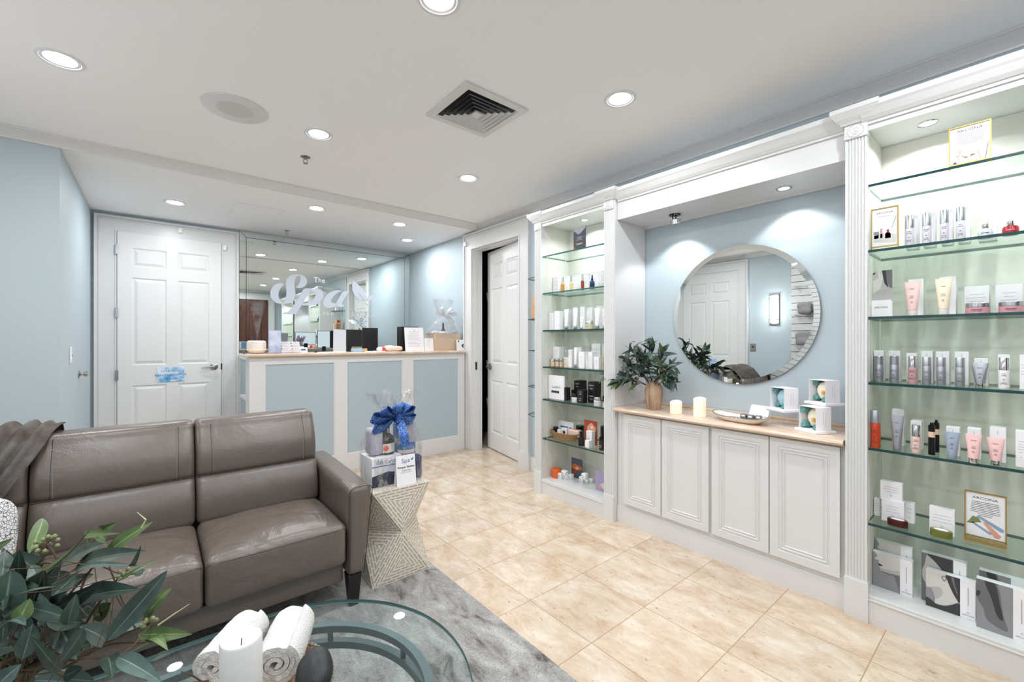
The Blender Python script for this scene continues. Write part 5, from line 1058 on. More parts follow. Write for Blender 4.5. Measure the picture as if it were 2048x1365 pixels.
TABLE = [
('placard', 2.6, 2.296, 2.025, 0.126, 0.185, 0.03, {}, 'dark mountain print placard on the top glass shelf of the far display', None),
('carton', 2.664, 2.628, 1.709, 0.066, 0.149, 0.05, {'lines': 3}, 'white carton, leftmost in the row behind the small serum bottles', 'white cartons behind the serum bottles'),
('carton', 2.7, 2.547, 1.709, 0.054, 0.145, 0.05, {'lines': 3}, 'white carton, second from left in the row behind the small serum bottles', 'white cartons behind the serum bottles'),
('carton', 2.7, 2.441, 1.709, 0.061, 0.139, 0.05, {'lines': 3}, 'white carton, third from left in the row behind the small serum bottles', 'white cartons behind the serum bottles'),
('carton', 2.7, 2.319, 1.709, 0.05, 0.143, 0.05, {'lines': 3}, 'white carton, fourth from left in the row behind the small serum bottles', 'white cartons behind the serum bottles'),
('carton', 2.7, 2.234, 1.709, 0.068, 0.144, 0.05, {'lines': 3}, 'white carton, fifth from left in the row behind the small serum bottles', 'white cartons behind the serum bottles'),
('carton', 2.7, 2.137, 1.709, 0.072, 0.144, 0.05, {'lines': 3}, 'white carton, rightmost, widest in the row behind the small serum bottles', 'white cartons behind the serum bottles'),
('vial', 2.63, 2.526, 1.709, 0.034, 0.133, 0, {'col': 'amber'}, 'amber serum bottle with grey cap, leftmost on second shelf', 'small serum bottles'),
('vial', 2.63, 2.428, 1.709, 0.031, 0.131, 0, {'col': 'straw'}, 'pale yellow serum bottle with grey cap on second shelf', 'small serum bottles'),
('vial', 2.63, 2.303, 1.709, 0.027, 0.131, 0, {'col': 'rust'}, 'rust red serum bottle with grey cap on second shelf', 'small serum bottles'),
('dropper', 2.63, 2.209, 1.709, 0.039, 0.114, 0, {'col': 'cobalt'}, 'cobalt blue dropper bottle with black bulb on second shelf', None),
('carton', 2.616, 2.637, 1.393, 0.049, 0.147, 0.04, {'lines': 2}, 'slim white carton at far left of third shelf, far display', 'white boxes and tubes on the third shelf of the far display'),
('carton', 2.63, 2.578, 1.393, 0.06, 0.162, 0.05, {'lines': 2}, 'taller white carton second from left on third shelf, far display', 'white boxes and tubes on the third shelf of the far display'),
('carton', 2.74, 2.574, 1.393, 0.059, 0.186, 0.05, {'lines': 2}, 'white carton behind the first silver capped tube, far display', 'white boxes and tubes on the third shelf of the far display'),
('carton', 2.74, 2.474, 1.393, 0.045, 0.194, 0.05, {'lines': 2}, 'white carton behind the second silver capped tube, far display', 'white boxes and tubes on the third shelf of the far display'),
('carton', 2.74, 2.389, 1.393, 0.05, 0.193, 0.05, {'lines': 2}, 'white carton behind the short tube on third shelf, far display', 'white boxes and tubes on the third shelf of the far display'),
('carton', 2.74, 2.316, 1.393, 0.059, 0.183, 0.05, {'lines': 4}, 'broad white carton behind the gold glass jar, far display', 'white boxes and tubes on the third shelf of the far display'),
('carton', 2.76, 2.21, 1.393, 0.093, 0.195, 0.06, {'lines': 4}, 'largest white carton at right end of third shelf, far display', 'white boxes and tubes on the third shelf of the far display'),
('tube', 2.61, 2.466, 1.393, 0.051, 0.17, 0, {'col': 'white', 'cap': 'chrome'}, 'leftmost white tube with silver cap on third shelf, far display', 'silver capped tubes on the third shelf of the far display'),
('tube', 2.61, 2.367, 1.393, 0.053, 0.178, 0, {'col': 'white', 'cap': 'chrome'}, 'second white tube with silver cap on third shelf, far display', 'silver capped tubes on the third shelf of the far display'),
('tube', 2.61, 2.143, 1.393, 0.055, 0.162, 0, {'col': 'white', 'cap': 'chrome'}, 'third white tube with silver cap on third shelf, far display', 'silver capped tubes on the third shelf of the far display'),
('tube', 2.61, 2.07, 1.393, 0.045, 0.156, 0, {'col': 'white', 'cap': 'chrome'}, 'rightmost white tube with silver cap on third shelf, far display', 'silver capped tubes on the third shelf of the far display'),
('tube', 2.61, 2.296, 1.393, 0.039, 0.101, 0, {'col': 'white', 'cap': 'chrome'}, 'short white tube beside the gold jar on third shelf, far display', 'silver capped tubes on the third shelf of the far display'),
('jar', 2.62, 2.236, 1.393, 0.066, 0.067, 0, {'col': 'gold', 'lid': 'chrome'}, 'squat pale gold jar with chrome lid on third shelf, far display', None),
('carton', 2.66, 2.621, 1.082, 0.079, 0.08, 0.07, {'lines': 2}, 'lower white carton behind the small jars, fourth shelf, far display', 'items on the fourth shelf of the far display'),
('carton', 2.665, 2.623, 1.162, 0.077, 0.087, 0.07, {'lines': 3}, 'upper white carton stacked behind the small jars, fourth shelf', 'items on the fourth shelf of the far display'),
('jar', 2.622, 2.64, 1.082, 0.044, 0.063, 0, {'col': 'peach', 'lid': 'chrome'}, 'leftmost of three small peach jars on fourth shelf, far display', 'three small peach jars'),
('jar', 2.63, 2.588, 1.082, 0.037, 0.065, 0, {'col': 'peach', 'lid': 'chrome'}, 'middle of three small peach jars on fourth shelf, far display', 'three small peach jars'),
('jar', 2.63, 2.539, 1.082, 0.033, 0.066, 0, {'col': 'peach', 'lid': 'chrome'}, 'rightmost of three small peach jars on fourth shelf, far display', 'three small peach jars'),
('pump', 2.61, 2.466, 1.082, 0.049, 0.14, 0, {'col': 'cream', 'cap': 'chrome'}, 'cream bottle with chrome cap on fourth shelf, far display', None),
('carton', 2.63, 2.428, 1.082, 0.041, 0.146, 0.05, {'lines': 2}, 'white carton left of the slim white tube, fourth shelf', 'items on the fourth shelf of the far display'),
('tube', 2.6, 2.351, 1.082, 0.034, 0.166, 0, {'col': 'white', 'cap': 'chrome'}, 'slim white tube with chrome foot on fourth shelf, far display', None),
('carton', 2.72, 2.407, 1.082, 0.043, 0.166, 0.05, {'lines': 2}, 'tall white carton behind the middle of fourth shelf, far display', 'items on the fourth shelf of the far display'),
('carton', 2.61, 2.286, 1.082, 0.056, 0.131, 0.045, {'lines': 4}, 'white printed carton in the middle of fourth shelf, far display', 'items on the fourth shelf of the far display'),
('vial', 2.58, 2.205, 1.082, 0.011, 0.125, 0, {'col': 'white'}, 'thin white vial in the middle of fourth shelf, far display', None),
('carton', 2.615, 2.201, 1.082, 0.04, 0.133, 0.045, {'lines': 3}, 'white carton right of the thin vial on fourth shelf', 'items on the fourth shelf of the far display'),
('carton', 2.61, 2.135, 1.082, 0.048, 0.095, 0.04, {'lines': 3}, 'small white carton near right end of fourth shelf', 'items on the fourth shelf of the far display'),
('carton', 2.76, 2.262, 1.082, 0.088, 0.195, 0.06, {'lines': 3}, 'wide white carton at back right of fourth shelf, far display', 'items on the fourth shelf of the far display'),
('pump', 2.6, 2.062, 1.082, 0.034, 0.194, 0, {'col': 'khaki', 'cap': 'clear'}, 'khaki bottle with clear cap at right end of fourth shelf', None),
('bigcard', 2.609, 2.566, 0.806, 0.185, 0.201, 0.012, {'txt': 'Luzern'}, 'white display card printed with black lettering on fifth shelf', None),
('jarstack', 2.619, 2.637, 0.806, 0.049, 0.069, 0, {}, 'black ribbed stack of discs at left of fifth shelf', None),
('carton', 2.61, 2.482, 0.806, 0.068, 0.053, 0.05, {'col': 'black', 'txt': 1}, 'lower black carton in front of the white display card', 'black cartons on the fifth shelf'),
('carton', 2.61, 2.483, 0.859, 0.065, 0.054, 0.05, {'col': 'black', 'txt': 1}, 'upper black carton in front of the white display card', 'black cartons on the fifth shelf'),
('carton', 2.74, 2.486, 0.806, 0.053, 0.077, 0.05, {'col': 'black'}, 'small black carton at back behind the white jar, fifth shelf', 'black cartons on the fifth shelf'),
('carton', 2.6, 2.292, 0.806, 0.064, 0.052, 0.05, {'col': 'black', 'txt': 1}, 'bottom black carton of the front middle stack, fifth shelf', 'black cartons on the fifth shelf'),
('carton', 2.6, 2.29, 0.858, 0.064, 0.052, 0.05, {'col': 'black', 'txt': 1}, 'top black carton of the front middle stack, fifth shelf', 'black cartons on the fifth shelf'),
('carton', 2.72, 2.429, 0.806, 0.069, 0.083, 0.08, {'col': 'black'}, 'black carton under the large one at back middle, fifth shelf', 'black cartons on the fifth shelf'),
('carton', 2.72, 2.428, 0.889, 0.071, 0.078, 0.08, {'col': 'black', 'txt': 1}, 'large black carton at top back middle of fifth shelf', 'black cartons on the fifth shelf'),
('carton', 2.67, 2.236, 0.806, 0.068, 0.081, 0.08, {'col': 'black', 'txt': 1}, 'black carton under the large one at back right, fifth shelf', 'black cartons on the fifth shelf'),
('carton', 2.67, 2.234, 0.887, 0.068, 0.087, 0.08, {'col': 'black', 'txt': 1}, 'large black carton at top back right of fifth shelf', 'black cartons on the fifth shelf'),
('carton', 2.63, 2.071, 0.806, 0.041, 0.074, 0.05, {'col': 'black'}, 'black carton at right end of fifth shelf', 'black cartons on the fifth shelf'),
('jar', 2.585, 2.355, 0.806, 0.055, 0.067, 0, {'col': 'white', 'lid': 'black'}, 'white jar with black lid on fifth shelf', 'white jars among the black cartons'),
('jar', 2.575, 2.117, 0.806, 0.058, 0.066, 0, {'col': 'white', 'lid': 'chrome'}, 'larger white jar with chrome lid at front of fifth shelf', 'white jars among the black cartons'),
('jar', 2.575, 2.037, 0.806, 0.037, 0.041, 0, {'col': 'white', 'lid': 'chrome'}, 'smaller white jar at right end front of fifth shelf', 'white jars among the black cartons'),
('basket', 2.66, 2.516, 0.472, 0.292, 0.042, 0.16, {}, 'oval woven basket of soaps on sixth shelf, far display', None),
('jar', 2.66, 2.641, 0.5, 0.042, 0.055, 0, {'col': 'dark', 'lid': 'black'}, 'black round jar in the left end of the woven basket', None),
('sheet', 2.735, 2.572, 0.49, 0.18, 0.113, 0.006, {}, 'white printed card propped at back of the woven basket', None),
('carton', 2.645, 2.569, 0.495, 0.037, 0.048, 0.03, {}, 'slim white box in the woven basket beside the black jar', None),
('carton', 2.69, 2.55, 0.495, 0.068, 0.058, 0.03, {'logo': 1}, 'white box with dark logo in the woven basket', None),
('soapbar', 2.665, 2.43, 0.5, 0.112, 0.061, 0.06, {}, 'pink and white soap bar in the woven basket', None),
('jar', 2.735, 2.44, 0.472, 0.07, 0.112, 0, {'col': 'dark', 'lid': 'black'}, 'black lidded jar behind right end of the woven basket', None),
('vial', 2.57, 2.272, 0.472, 0.051, 0.113, 0, {'col': 'dark'}, 'black glass bottle in front of the woven basket', None),
('placardred', 2.68, 2.25, 0.472, 0.132, 0.189, 0.02, {}, 'rust red card standing on sixth shelf, far display', None),
('carton', 2.625, 2.221, 0.472, 0.059, 0.117, 0.04, {'logo': 1}, 'white box with black logo in front of the red card', None),
('carton', 2.57, 2.195, 0.472, 0.039, 0.056, 0.045, {}, 'low white cube box at front of sixth shelf', None),
('jar', 2.65, 2.115, 0.472, 0.054, 0.167, 0, {'col': 'dark', 'lid': 'black'}, 'tall dark jar at back right of sixth shelf', 'dark jars at the right end of the sixth shelf'),
('jar', 2.585, 2.077, 0.472, 0.053, 0.096, 0, {'col': 'brown', 'lid': 'black'}, 'brown glass jar with black lid at front right of sixth shelf', 'dark jars at the right end of the sixth shelf'),
('octa', 2.616, 2.61, 0.125, 0.101, 0.08, 0, {}, 'orange octagonal candle tin on the bottom deck of far display', None),
('sheet2', 2.774, 2.481, 0.125, 0.121, 0.167, 0.015, {}, 'dark card with orange hands print leaning on the bottom deck', None),
('cube', 2.639, 2.559, 0.125, 0.054, 0.049, 0.03, {}, 'small white spotted cube, left front of left pile, bottom deck', 'small white spotted cubes on the bottom deck'),
('cube', 2.66, 2.518, 0.125, 0.055, 0.042, 0.03, {}, 'small white spotted cube, middle front of left pile, bottom deck', 'small white spotted cubes on the bottom deck'),
('cube', 2.7, 2.498, 0.125, 0.051, 0.043, 0.03, {}, 'small white spotted cube, right end of left pile, bottom deck', 'small white spotted cubes on the bottom deck'),
('cube', 2.64, 2.516, 0.167, 0.059, 0.038, 0.03, {}, 'small white spotted cube, top of left pile, bottom deck', 'small white spotted cubes on the bottom deck'),
('cube', 2.711, 2.381, 0.125, 0.057, 0.049, 0.03, {}, 'small white spotted cube, left front of right pile, bottom deck', 'small white spotted cubes on the bottom deck'),
('cube', 2.728, 2.342, 0.125, 0.038, 0.043, 0.03, {}, 'small white spotted cube, middle front of right pile, bottom deck', 'small white spotted cubes on the bottom deck'),
('cube', 2.756, 2.319, 0.125, 0.042, 0.038, 0.03, {}, 'small white spotted cube, right end of right pile, bottom deck', 'small white spotted cubes on the bottom deck'),
('cube', 2.62, 2.276, 0.199, 0.055, 0.043, 0.03, {}, 'small white spotted cube, top of right pile, bottom deck', 'small white spotted cubes on the bottom deck'),
('sheet3', 2.68, 2.151, 0.125, 0.094, 0.155, 0.02, {}, 'lilac leaflet stand at right end of bottom deck, far display', None),
('cube', 2.687, 2.13, 0.125, 0.039, 0.039, 0.03, {}, 'small white cube alone at the right end of bottom deck', 'small white spotted cubes on the bottom deck'),
('goldframe', 2.61, 0.164, 2.026, 0.122, 0.177, 0.01, {'kind': 1}, 'gold framed sign with flowers on the top shelf of near display', 'gold framed signs on the near display'),
('goldframe', 2.62, 0.437, 1.722, 0.099, 0.202, 0.01, {'kind': 2}, 'gold framed sign with red jar picture on second shelf, near display', 'gold framed signs on the near display'),
('pump', 2.6, 0.35, 1.722, 0.032, 0.143, 0, {'col': 'pearl', 'cap': 'steel'}, 'leftmost of the pearl bottles with steel caps, second shelf, near display', 'tall silver capped bottles on the second shelf of the near display'),
('carton', 2.68, 0.349, 1.722, 0.04, 0.154, 0.05, {}, 'white carton behind the leftmost pearl bottle, second shelf', 'cartons behind the pearl bottles'),
('pump', 2.6, 0.294, 1.722, 0.03, 0.142, 0, {'col': 'pearl', 'cap': 'steel'}, 'second of the pearl bottles with steel caps, second shelf, near display', 'tall silver capped bottles on the second shelf of the near display'),
('carton', 2.68, 0.292, 1.722, 0.038, 0.153, 0.05, {}, 'white carton behind the second pearl bottle, second shelf', 'cartons behind the pearl bottles'),
('pump', 2.6, 0.239, 1.722, 0.028, 0.142, 0, {'col': 'pearl', 'cap': 'steel'}, 'third of the pearl bottles with steel caps, second shelf, near display', 'tall silver capped bottles on the second shelf of the near display'),
('carton', 2.68, 0.236, 1.722, 0.035, 0.153, 0.05, {}, 'white carton behind the third pearl bottle, second shelf', 'cartons behind the pearl bottles'),
('pump', 2.6, 0.19, 1.722, 0.029, 0.142, 0, {'col': 'pearl', 'cap': 'steel'}, 'rightmost, tallest of the pearl bottles with steel caps, second shelf, near display', 'tall silver capped bottles on the second shelf of the near display'),
('carton', 2.68, 0.185, 1.722, 0.036, 0.154, 0.05, {}, 'white carton behind the rightmost pearl bottle, second shelf', 'cartons behind the pearl bottles'),
('carton', 2.7, 0.117, 1.722, 0.053, 0.089, 0.06, {}, 'low white carton behind the frosted serum bottle, second shelf', None),
('serum', 2.61, 0.121, 1.722, 0.044, 0.077, 0, {'col': 'frost'}, 'frosted squat serum bottle with chrome pump on second shelf', None),
('serum', 2.61, 0.053, 1.722, 0.046, 0.074, 0, {'col': 'red'}, 'red squat serum bottle with chrome pump on second shelf', None),
('photocard', 2.66, 0.451, 1.412, 0.071, 0.223, 0.006, {}, 'monochrome portrait card in a white holder on third shelf', None),
('carton', 2.7, 0.34, 1.412, 0.052, 0.173, 0.06, {}, 'white carton behind the pink tube on third shelf', None),
('tube', 2.61, 0.343, 1.412, 0.056, 0.156, 0, {'col': 'blush', 'cap': 'clearwhite'}, 'pale pink tube with clear cap on third shelf, near display', 'peach toned tubes on the third shelf of the near display'),
('carton', 2.7, 0.237, 1.412, 0.053, 0.173, 0.06, {}, 'white carton behind the cream tube on third shelf', None),
('tube', 2.61, 0.243, 1.412, 0.054, 0.159, 0, {'col': 'creamtube', 'cap': 'clearwhite'}, 'cream tube with clear cap on third shelf, near display', 'peach toned tubes on the third shelf of the near display'),
('carton', 2.7, 0.149, 1.412, 0.072, 0.122, 0.09, {'lines': 3}, 'white carton behind left pink jar on third shelf', None),
('carton', 2.7, 0.059, 1.412, 0.073, 0.12, 0.09, {'lines': 3}, 'white carton behind right pink jar on third shelf', None),
('jar', 2.62, 0.144, 1.412, 0.072, 0.047, 0, {'col': 'pinkglass', 'lid': 'steel'}, 'wide pink jar with steel lid, left one on third shelf', 'wide pink jars on the third shelf'),
('jar', 2.62, 0.052, 1.412, 0.068, 0.046, 0, {'col': 'pinkglass', 'lid': 'steel'}, 'wide pink jar with steel lid, right one on third shelf', 'wide pink jars on the third shelf'),
('pump', 2.6, 0.458, 1.109, 0.035, 0.12, 0, {'col': 'silver', 'cap': 'silver'}, 'leftmost all silver bottle on fourth shelf, near display', 'silver bottles on the fourth shelf of the near display'),
('carton', 2.68, 0.469, 1.109, 0.036, 0.145, 0.05, {}, 'white carton behind the leftmost all silver bottle, fourth shelf', 'cartons behind the bottles of the fourth shelf'),
('pump', 2.6, 0.402, 1.109, 0.034, 0.122, 0, {'col': 'silver', 'cap': 'silver'}, 'second all silver bottle on fourth shelf, near display', 'silver bottles on the fourth shelf of the near display'),
('carton', 2.68, 0.412, 1.109, 0.04, 0.144, 0.05, {}, 'white carton behind the second all silver bottle, fourth shelf', 'cartons behind the bottles of the fourth shelf'),
('pump', 2.6, 0.34, 1.109, 0.032, 0.123, 0, {'col': 'pink', 'cap': 'chrome'}, 'pink bottle with chrome cap on fourth shelf, near display', None),
('carton', 2.68, 0.352, 1.109, 0.035, 0.134, 0.05, {}, 'white carton behind the pink bottle with chrome cap, fourth shelf', 'cartons behind the bottles of the fourth shelf'),
('pump', 2.6, 0.294, 1.109, 0.03, 0.12, 0, {'col': 'silver', 'cap': 'silver'}, 'third all silver bottle on fourth shelf, near display', 'silver bottles on the fourth shelf of the near display'),
('carton', 2.68, 0.301, 1.109, 0.038, 0.145, 0.05, {}, 'white carton behind the third all silver bottle, fourth shelf', 'cartons behind the bottles of the fourth shelf'),
('pump', 2.6, 0.249, 1.109, 0.03, 0.12, 0, {'col': 'silver', 'cap': 'silver'}, 'fourth all silver bottle on fourth shelf, near display', 'silver bottles on the fourth shelf of the near display'),
('carton', 2.68, 0.251, 1.109, 0.043, 0.144, 0.05, {}, 'white carton behind the fourth all silver bottle, fourth shelf', 'cartons behind the bottles of the fourth shelf'),
('pump', 2.6, 0.192, 1.109, 0.029, 0.12, 0, {'col': 'silver', 'cap': 'silver'}, 'rightmost all silver bottle on fourth shelf, near display', 'silver bottles on the fourth shelf of the near display'),
('carton', 2.68, 0.192, 1.109, 0.042, 0.144, 0.05, {}, 'white carton behind the rightmost all silver bottle, fourth shelf', 'cartons behind the bottles of the fourth shelf'),
('pump', 2.6, 0.07, 1.109, 0.031, 0.124, 0, {'col': 'white', 'cap': 'chrome'}, 'white bottle with chrome cap near right end of fourth shelf', None),
('carton', 2.68, 0.072, 1.109, 0.033, 0.134, 0.05, {}, 'white carton behind the white bottle, fourth shelf', 'cartons behind the bottles of the fourth shelf'),
('carton', 2.68, 0.135, 1.109, 0.04, 0.117, 0.05, {}, 'white carton behind the silver tube on fourth shelf', None),
('tube', 2.6, 0.135, 1.109, 0.049, 0.101, 0, {'col': 'silver', 'cap': 'chrome'}, 'flared silver tube with chrome cap on fourth shelf, near display', None),
('carton', 2.62, 0.015, 1.109, 0.029, 0.136, 0.05, {'lines': 4}, 'white printed carton at right edge of fourth shelf', None),
('pump', 2.545, 0.46, 0.806, 0.037, 0.173, 0, {'col': 'toner', 'cap': 'silver'}, 'orange red toner bottle with grey cap at left of fifth shelf', None),
('carton', 2.7, 0.402, 0.806, 0.042, 0.17, 0.05, {}, 'white carton behind the tall silver tube, fifth shelf', None),
('tube', 2.555, 0.386, 0.806, 0.047, 0.16, 0, {'col': 'silver', 'cap': 'silver'}, 'tall silver tube on fifth shelf of the near display', None),
('carton', 2.655, 0.334, 0.806, 0.037, 0.129, 0.07, {}, 'white carton behind the small blush bottle, fifth shelf', None),
('pump', 2.572, 0.325, 0.806, 0.031, 0.122, 0, {'col': 'blush', 'cap': 'chrome'}, 'small blush bottle with chrome cap on fifth shelf', None),
('stick', 2.582, 0.276, 0.806, 0.024, 0.139, 0, {}, 'front slim black bottle with peach band on fifth shelf', 'slim black bottles with peach bands'),
('stick', 2.659, 0.269, 0.806, 0.021, 0.143, 0, {}, 'rear slim black bottle with peach band on fifth shelf', 'slim black bottles with peach bands'),
('carton', 2.645, 0.216, 0.806, 0.041, 0.122, 0.05, {}, 'white carton behind the blue grey tube, fifth shelf', None),
('tube', 2.556, 0.212, 0.806, 0.048, 0.111, 0, {'col': 'bluegrey', 'cap': 'bluegrey'}, 'flared blue grey tube on fifth shelf of the near display', None),
('carton', 2.64, 0.153, 0.806, 0.039, 0.127, 0.05, {}, 'white carton behind the left pink tube, fifth shelf', None),
('carton', 2.64, 0.087, 0.806, 0.044, 0.139, 0.06, {}, 'white carton behind the right pink tube, fifth shelf', None),
('tube', 2.531, 0.149, 0.806, 0.048, 0.116, 0, {'col': 'pinktube', 'cap': 'chrome'}, 'flared pink tube with chrome cap, left one on fifth shelf', 'flared pink tubes on the fifth shelf'),
('tube', 2.555, 0.09, 0.806, 0.049, 0.108, 0, {'col': 'pinktube', 'cap': 'chrome'}, 'flared pink tube with chrome cap, right one on fifth shelf', 'flared pink tubes on the fifth shelf'),
('carton', 2.599, 0.025, 0.806, 0.029, 0.141, 0.05, {'lines': 5}, 'white printed carton at right edge of fifth shelf', None),
('carton', 2.68, 0.476, 0.456, 0.021, 0.083, 0.03, {'lines': 3}, 'white soap carton half behind the pilaster on sixth shelf', 'white soap cartons on the sixth shelf'),
('carton', 2.635, 0.411, 0.456, 0.08, 0.102, 0.035, {'lines': 3}, 'lower white soap carton of the stack on sixth shelf', 'white soap cartons on the sixth shelf'),
('carton', 2.64, 0.417, 0.555, 0.078, 0.086, 0.03, {'lines': 3}, 'top white soap carton of the stack on sixth shelf', 'white soap cartons on the sixth shelf'),
('carton', 2.685, 0.36, 0.456, 0.035, 0.093, 0.035, {'lines': 2}, 'white soap carton at right behind the stack, sixth shelf', 'white soap cartons on the sixth shelf'),
('soap', 2.583, 0.389, 0.456, 0.072, 0.047, 0, {'col': 'wine'}, 'dark red oval soap with white label on sixth shelf', 'oval soaps on the sixth shelf'),
('carton', 2.64, 0.249, 0.456, 0.079, 0.113, 0.03, {'lines': 3}, 'white carton behind the green soap on sixth shelf', 'white soap cartons on the sixth shelf'),
('soap', 2.585, 0.248, 0.456, 0.07, 0.044, 0, {'col': 'olive'}, 'olive green oval soap with white label on sixth shelf', 'oval soaps on the sixth shelf'),
('goldframe', 2.663, 0.123, 0.456, 0.119, 0.208, 0.01, {'kind': 3}, 'gold framed sign with blue tubes picture on sixth shelf', 'gold framed signs on the near display'),
('photobox', 2.705, 0.42, 0.125, 0.134, 0.207, 0.03, {'v': 1}, 'left rear portrait box on bottom deck, mostly hidden by its front one', 'monochrome portrait boxes on the bottom deck'),
('photobox', 2.66, 0.417, 0.125, 0.141, 0.163, 0.035, {'v': 1}, 'left front portrait box showing a nose and lips profile', 'monochrome portrait boxes on the bottom deck'),
('photobox', 2.68, 0.248, 0.125, 0.141, 0.216, 0.035, {'v': 2}, 'middle rear portrait box showing a face and swept hair', 'monochrome portrait boxes on the bottom deck'),
('photobox', 2.641, 0.224, 0.125, 0.151, 0.16, 0.035, {'v': 3}, 'middle front portrait box showing ear, neck and long hair', 'monochrome portrait boxes on the bottom deck'),
('photobox', 2.68, 0.078, 0.125, 0.125, 0.208, 0.035, {'v': 4}, 'right rear portrait box with dark background on bottom deck', 'monochrome portrait boxes on the bottom deck'),
('photobox', 2.6, 0.074, 0.125, 0.141, 0.199, 0.035, {'v': 4}, 'right front portrait box showing dark long hair, at frame edge', 'monochrome portrait boxes on the bottom deck'),
]
# ------------------------------------------------------------------ wrapped gift on the side table
def cello_mat():
    m = bpy.data.materials.new('cellophane'); m.use_nodes = True; MATS['cellophane'] = m; nt = m.node_tree; nt.nodes.clear(); n, l = nt.nodes, nt.links
    o = n.new('ShaderNodeOutputMaterial'); t_ = n.new('ShaderNodeBsdfTransparent'); g = n.new('ShaderNodeBsdfGlossy'); mx = n.new('ShaderNodeMixShader'); g.inputs['Roughness'].default_value = .12; t_.inputs[0].default_value = (.97, .97, .98, 1)
    tc = n.new('ShaderNodeTexCoord'); mp = n.new('ShaderNodeMapping'); mp.inputs['Scale'].default_value = (1, 1, .35); mp.inputs['Rotation'].default_value = (.4, .3, 0); l.new(tc.outputs['Object'], mp.inputs[0])
    nz = n.new('ShaderNodeTexNoise'); nz.inputs['Scale'].default_value = 26; nz.inputs['Detail'].default_value = 4; nz.inputs['Distortion'].default_value = 1.6; l.new(mp.outputs[0], nz.inputs[0])
    bp = n.new('ShaderNodeBump'); bp.inputs['Strength'].default_value = 1; bp.inputs['Distance'].default_value = .03; l.new(nz.outputs['Fac'], bp.inputs['Height']); l.new(bp.outputs[0], g.inputs['Normal'])
    r = n.new('ShaderNodeValToRGB'); r.color_ramp.elements[0].position = .5; r.color_ramp.elements[0].color = (.10, .10, .10, 1); r.color_ramp.elements[1].position = .72; r.color_ramp.elements[1].color = (.55, .55, .55, 1); l.new(nz.outputs['Fac'], r.inputs[0]); l.new(r.outputs[0], mx.inputs[0])
    l.new(t_.outputs[0], mx.inputs[1]); l.new(g.outputs[0], mx.inputs[2]); l.new(mx.outputs[0], o.inputs[0])
cello_mat()
def glitter():
    m = mat('glitter_blue', '1D4FA8', .35, .3); n, l = nodes(m); b = n['Principled BSDF']; tc = n.new('ShaderNodeTexCoord'); v = n.new('ShaderNodeTexVoronoi'); v.inputs['Scale'].default_value = 420; l.new(tc.outputs['Object'], v.inputs[0])
    r = n.new('ShaderNodeValToRGB'); e = r.color_ramp.elements; e[0].color = (*lin('0B2C70'), 1); e[1].color = (*lin('86B4EC'), 1); e[1].position = .95; q = e.new(.62); q.color = (*lin('174A9E'), 1); s_ = n.new('ShaderNodeSeparateColor'); l.new(v.outputs['Color'], s_.inputs[0]); l.new(s_.outputs[0], r.inputs[0]); l.new(r.outputs[0], b.inputs['Base Color'])
glitter(); mat('navy', '1B2A48', .5); mat('gift_blue', '4C6FA6', .5); mat('label_cream', 'E8DCD2', .6); mat('coral', 'E2583E', .5); mat('gift_grey', 'A9A7B4', .6); mat('bottle_dark', '241B18', .15); mat('lav_dark', '3F4672', .8, bump=(200, 1))
def wrap(m_, prof, n=72, seed=0, amp=.006, rot=0.0):
    """crumpled film: prof of (rx, ry, z, squareness, ripple)"""
    rows = []
    for rx, ry, z, sq, rp in prof:
        row = []
        for j in range(n):
            a = 2 * PI * j / n; ca, sa = math.cos(a), math.sin(a); x = math.copysign(abs(ca) ** sq, ca) * rx; y = math.copysign(abs(sa) ** sq, sa) * ry
            k = 1 + rp * math.sin(9 * a + 1.3 * math.sin(3 * a)) ; v = Vector((x * k, y * k, z)); d = mn.noise(Vector((x * 22, y * 22, z * 16 + seed))) * amp; row.append(Vector((v.x + d, v.y - d * .7, v.z + .5 * d + rp * .05 * math.sin(5 * a))))
        rows.append(row)
    m_.grid(rows, None, True)
def loop(m_, d, L, wd, up, m, gap=.45):
    """one ribbon loop leaving the knot along d"""
    d = Vector(d).normalized(); s_ = Vector(up).normalized(); h = d.cross(s_).normalized(); rows = []
    for i in range(21):
        q = i / 20; a = PI * 2 * q; c = d * L * (.5 - .5 * math.cos(a)) + h * gap * L * math.sin(a) * (.35 + .65 * math.sin(PI * q) ** 2) * .5; ww = wd * (.35 + .65 * min(1, math.sin(PI * q) * 1.6)); rows.append([c - s_ * ww / 2, c, c + s_ * ww / 2])
    m_.grid(rows, m)
t = thing('gift_basket', 'cellophane wrapped gift basket with a blue glitter bow on the side table', 'gift basket', (1.045, 2.345, .5055))
mb = MB(); mb.box(-.150, .020, -.085, .085, 0, .155, 'white_card'); mb.box(-.150, .02, -.0853, -.085, 0, .06, 'navy'); mb.prism([(-.150, .0602), (.02, .0602), (-.06, .076)], .0006, 'navy', (0, -.0853, 0)); mb.box(-.15, .02, -.0856, -.085, .108, .113, 'ink_blue'); mb.text('Gift Certificate', .027, (-.128, -.0858, .122), m='ink_blue', align='LEFT'); mb.done('certificate_box', 'white_card', t)
mb = MB(); mb.lathe([(.045, 0), (.046, .005), (.046, .07), (.038, .095), (.02, .115), (.017, .19), (.017, .2)], 'bottle_dark', 28, (-.035, .0, .156)); mb.lathe([(.0465, .012), (.0465, .062)], 'label_cream', 28, (-.035, .0, .156), caps=False); mb.lathe([(0, .0475), (.015, .0475)], 'coral', 20, (-.055, -.0, .194), Matrix.Rotation(PI / 2, 3, 'X'), caps=False); mb.lathe([(.018, .13), (.0185, .19), (.0, .195)], 'coral', 16, (-.035, 0, .156)); p = mb.done('bottle', 'bottle_dark', t)
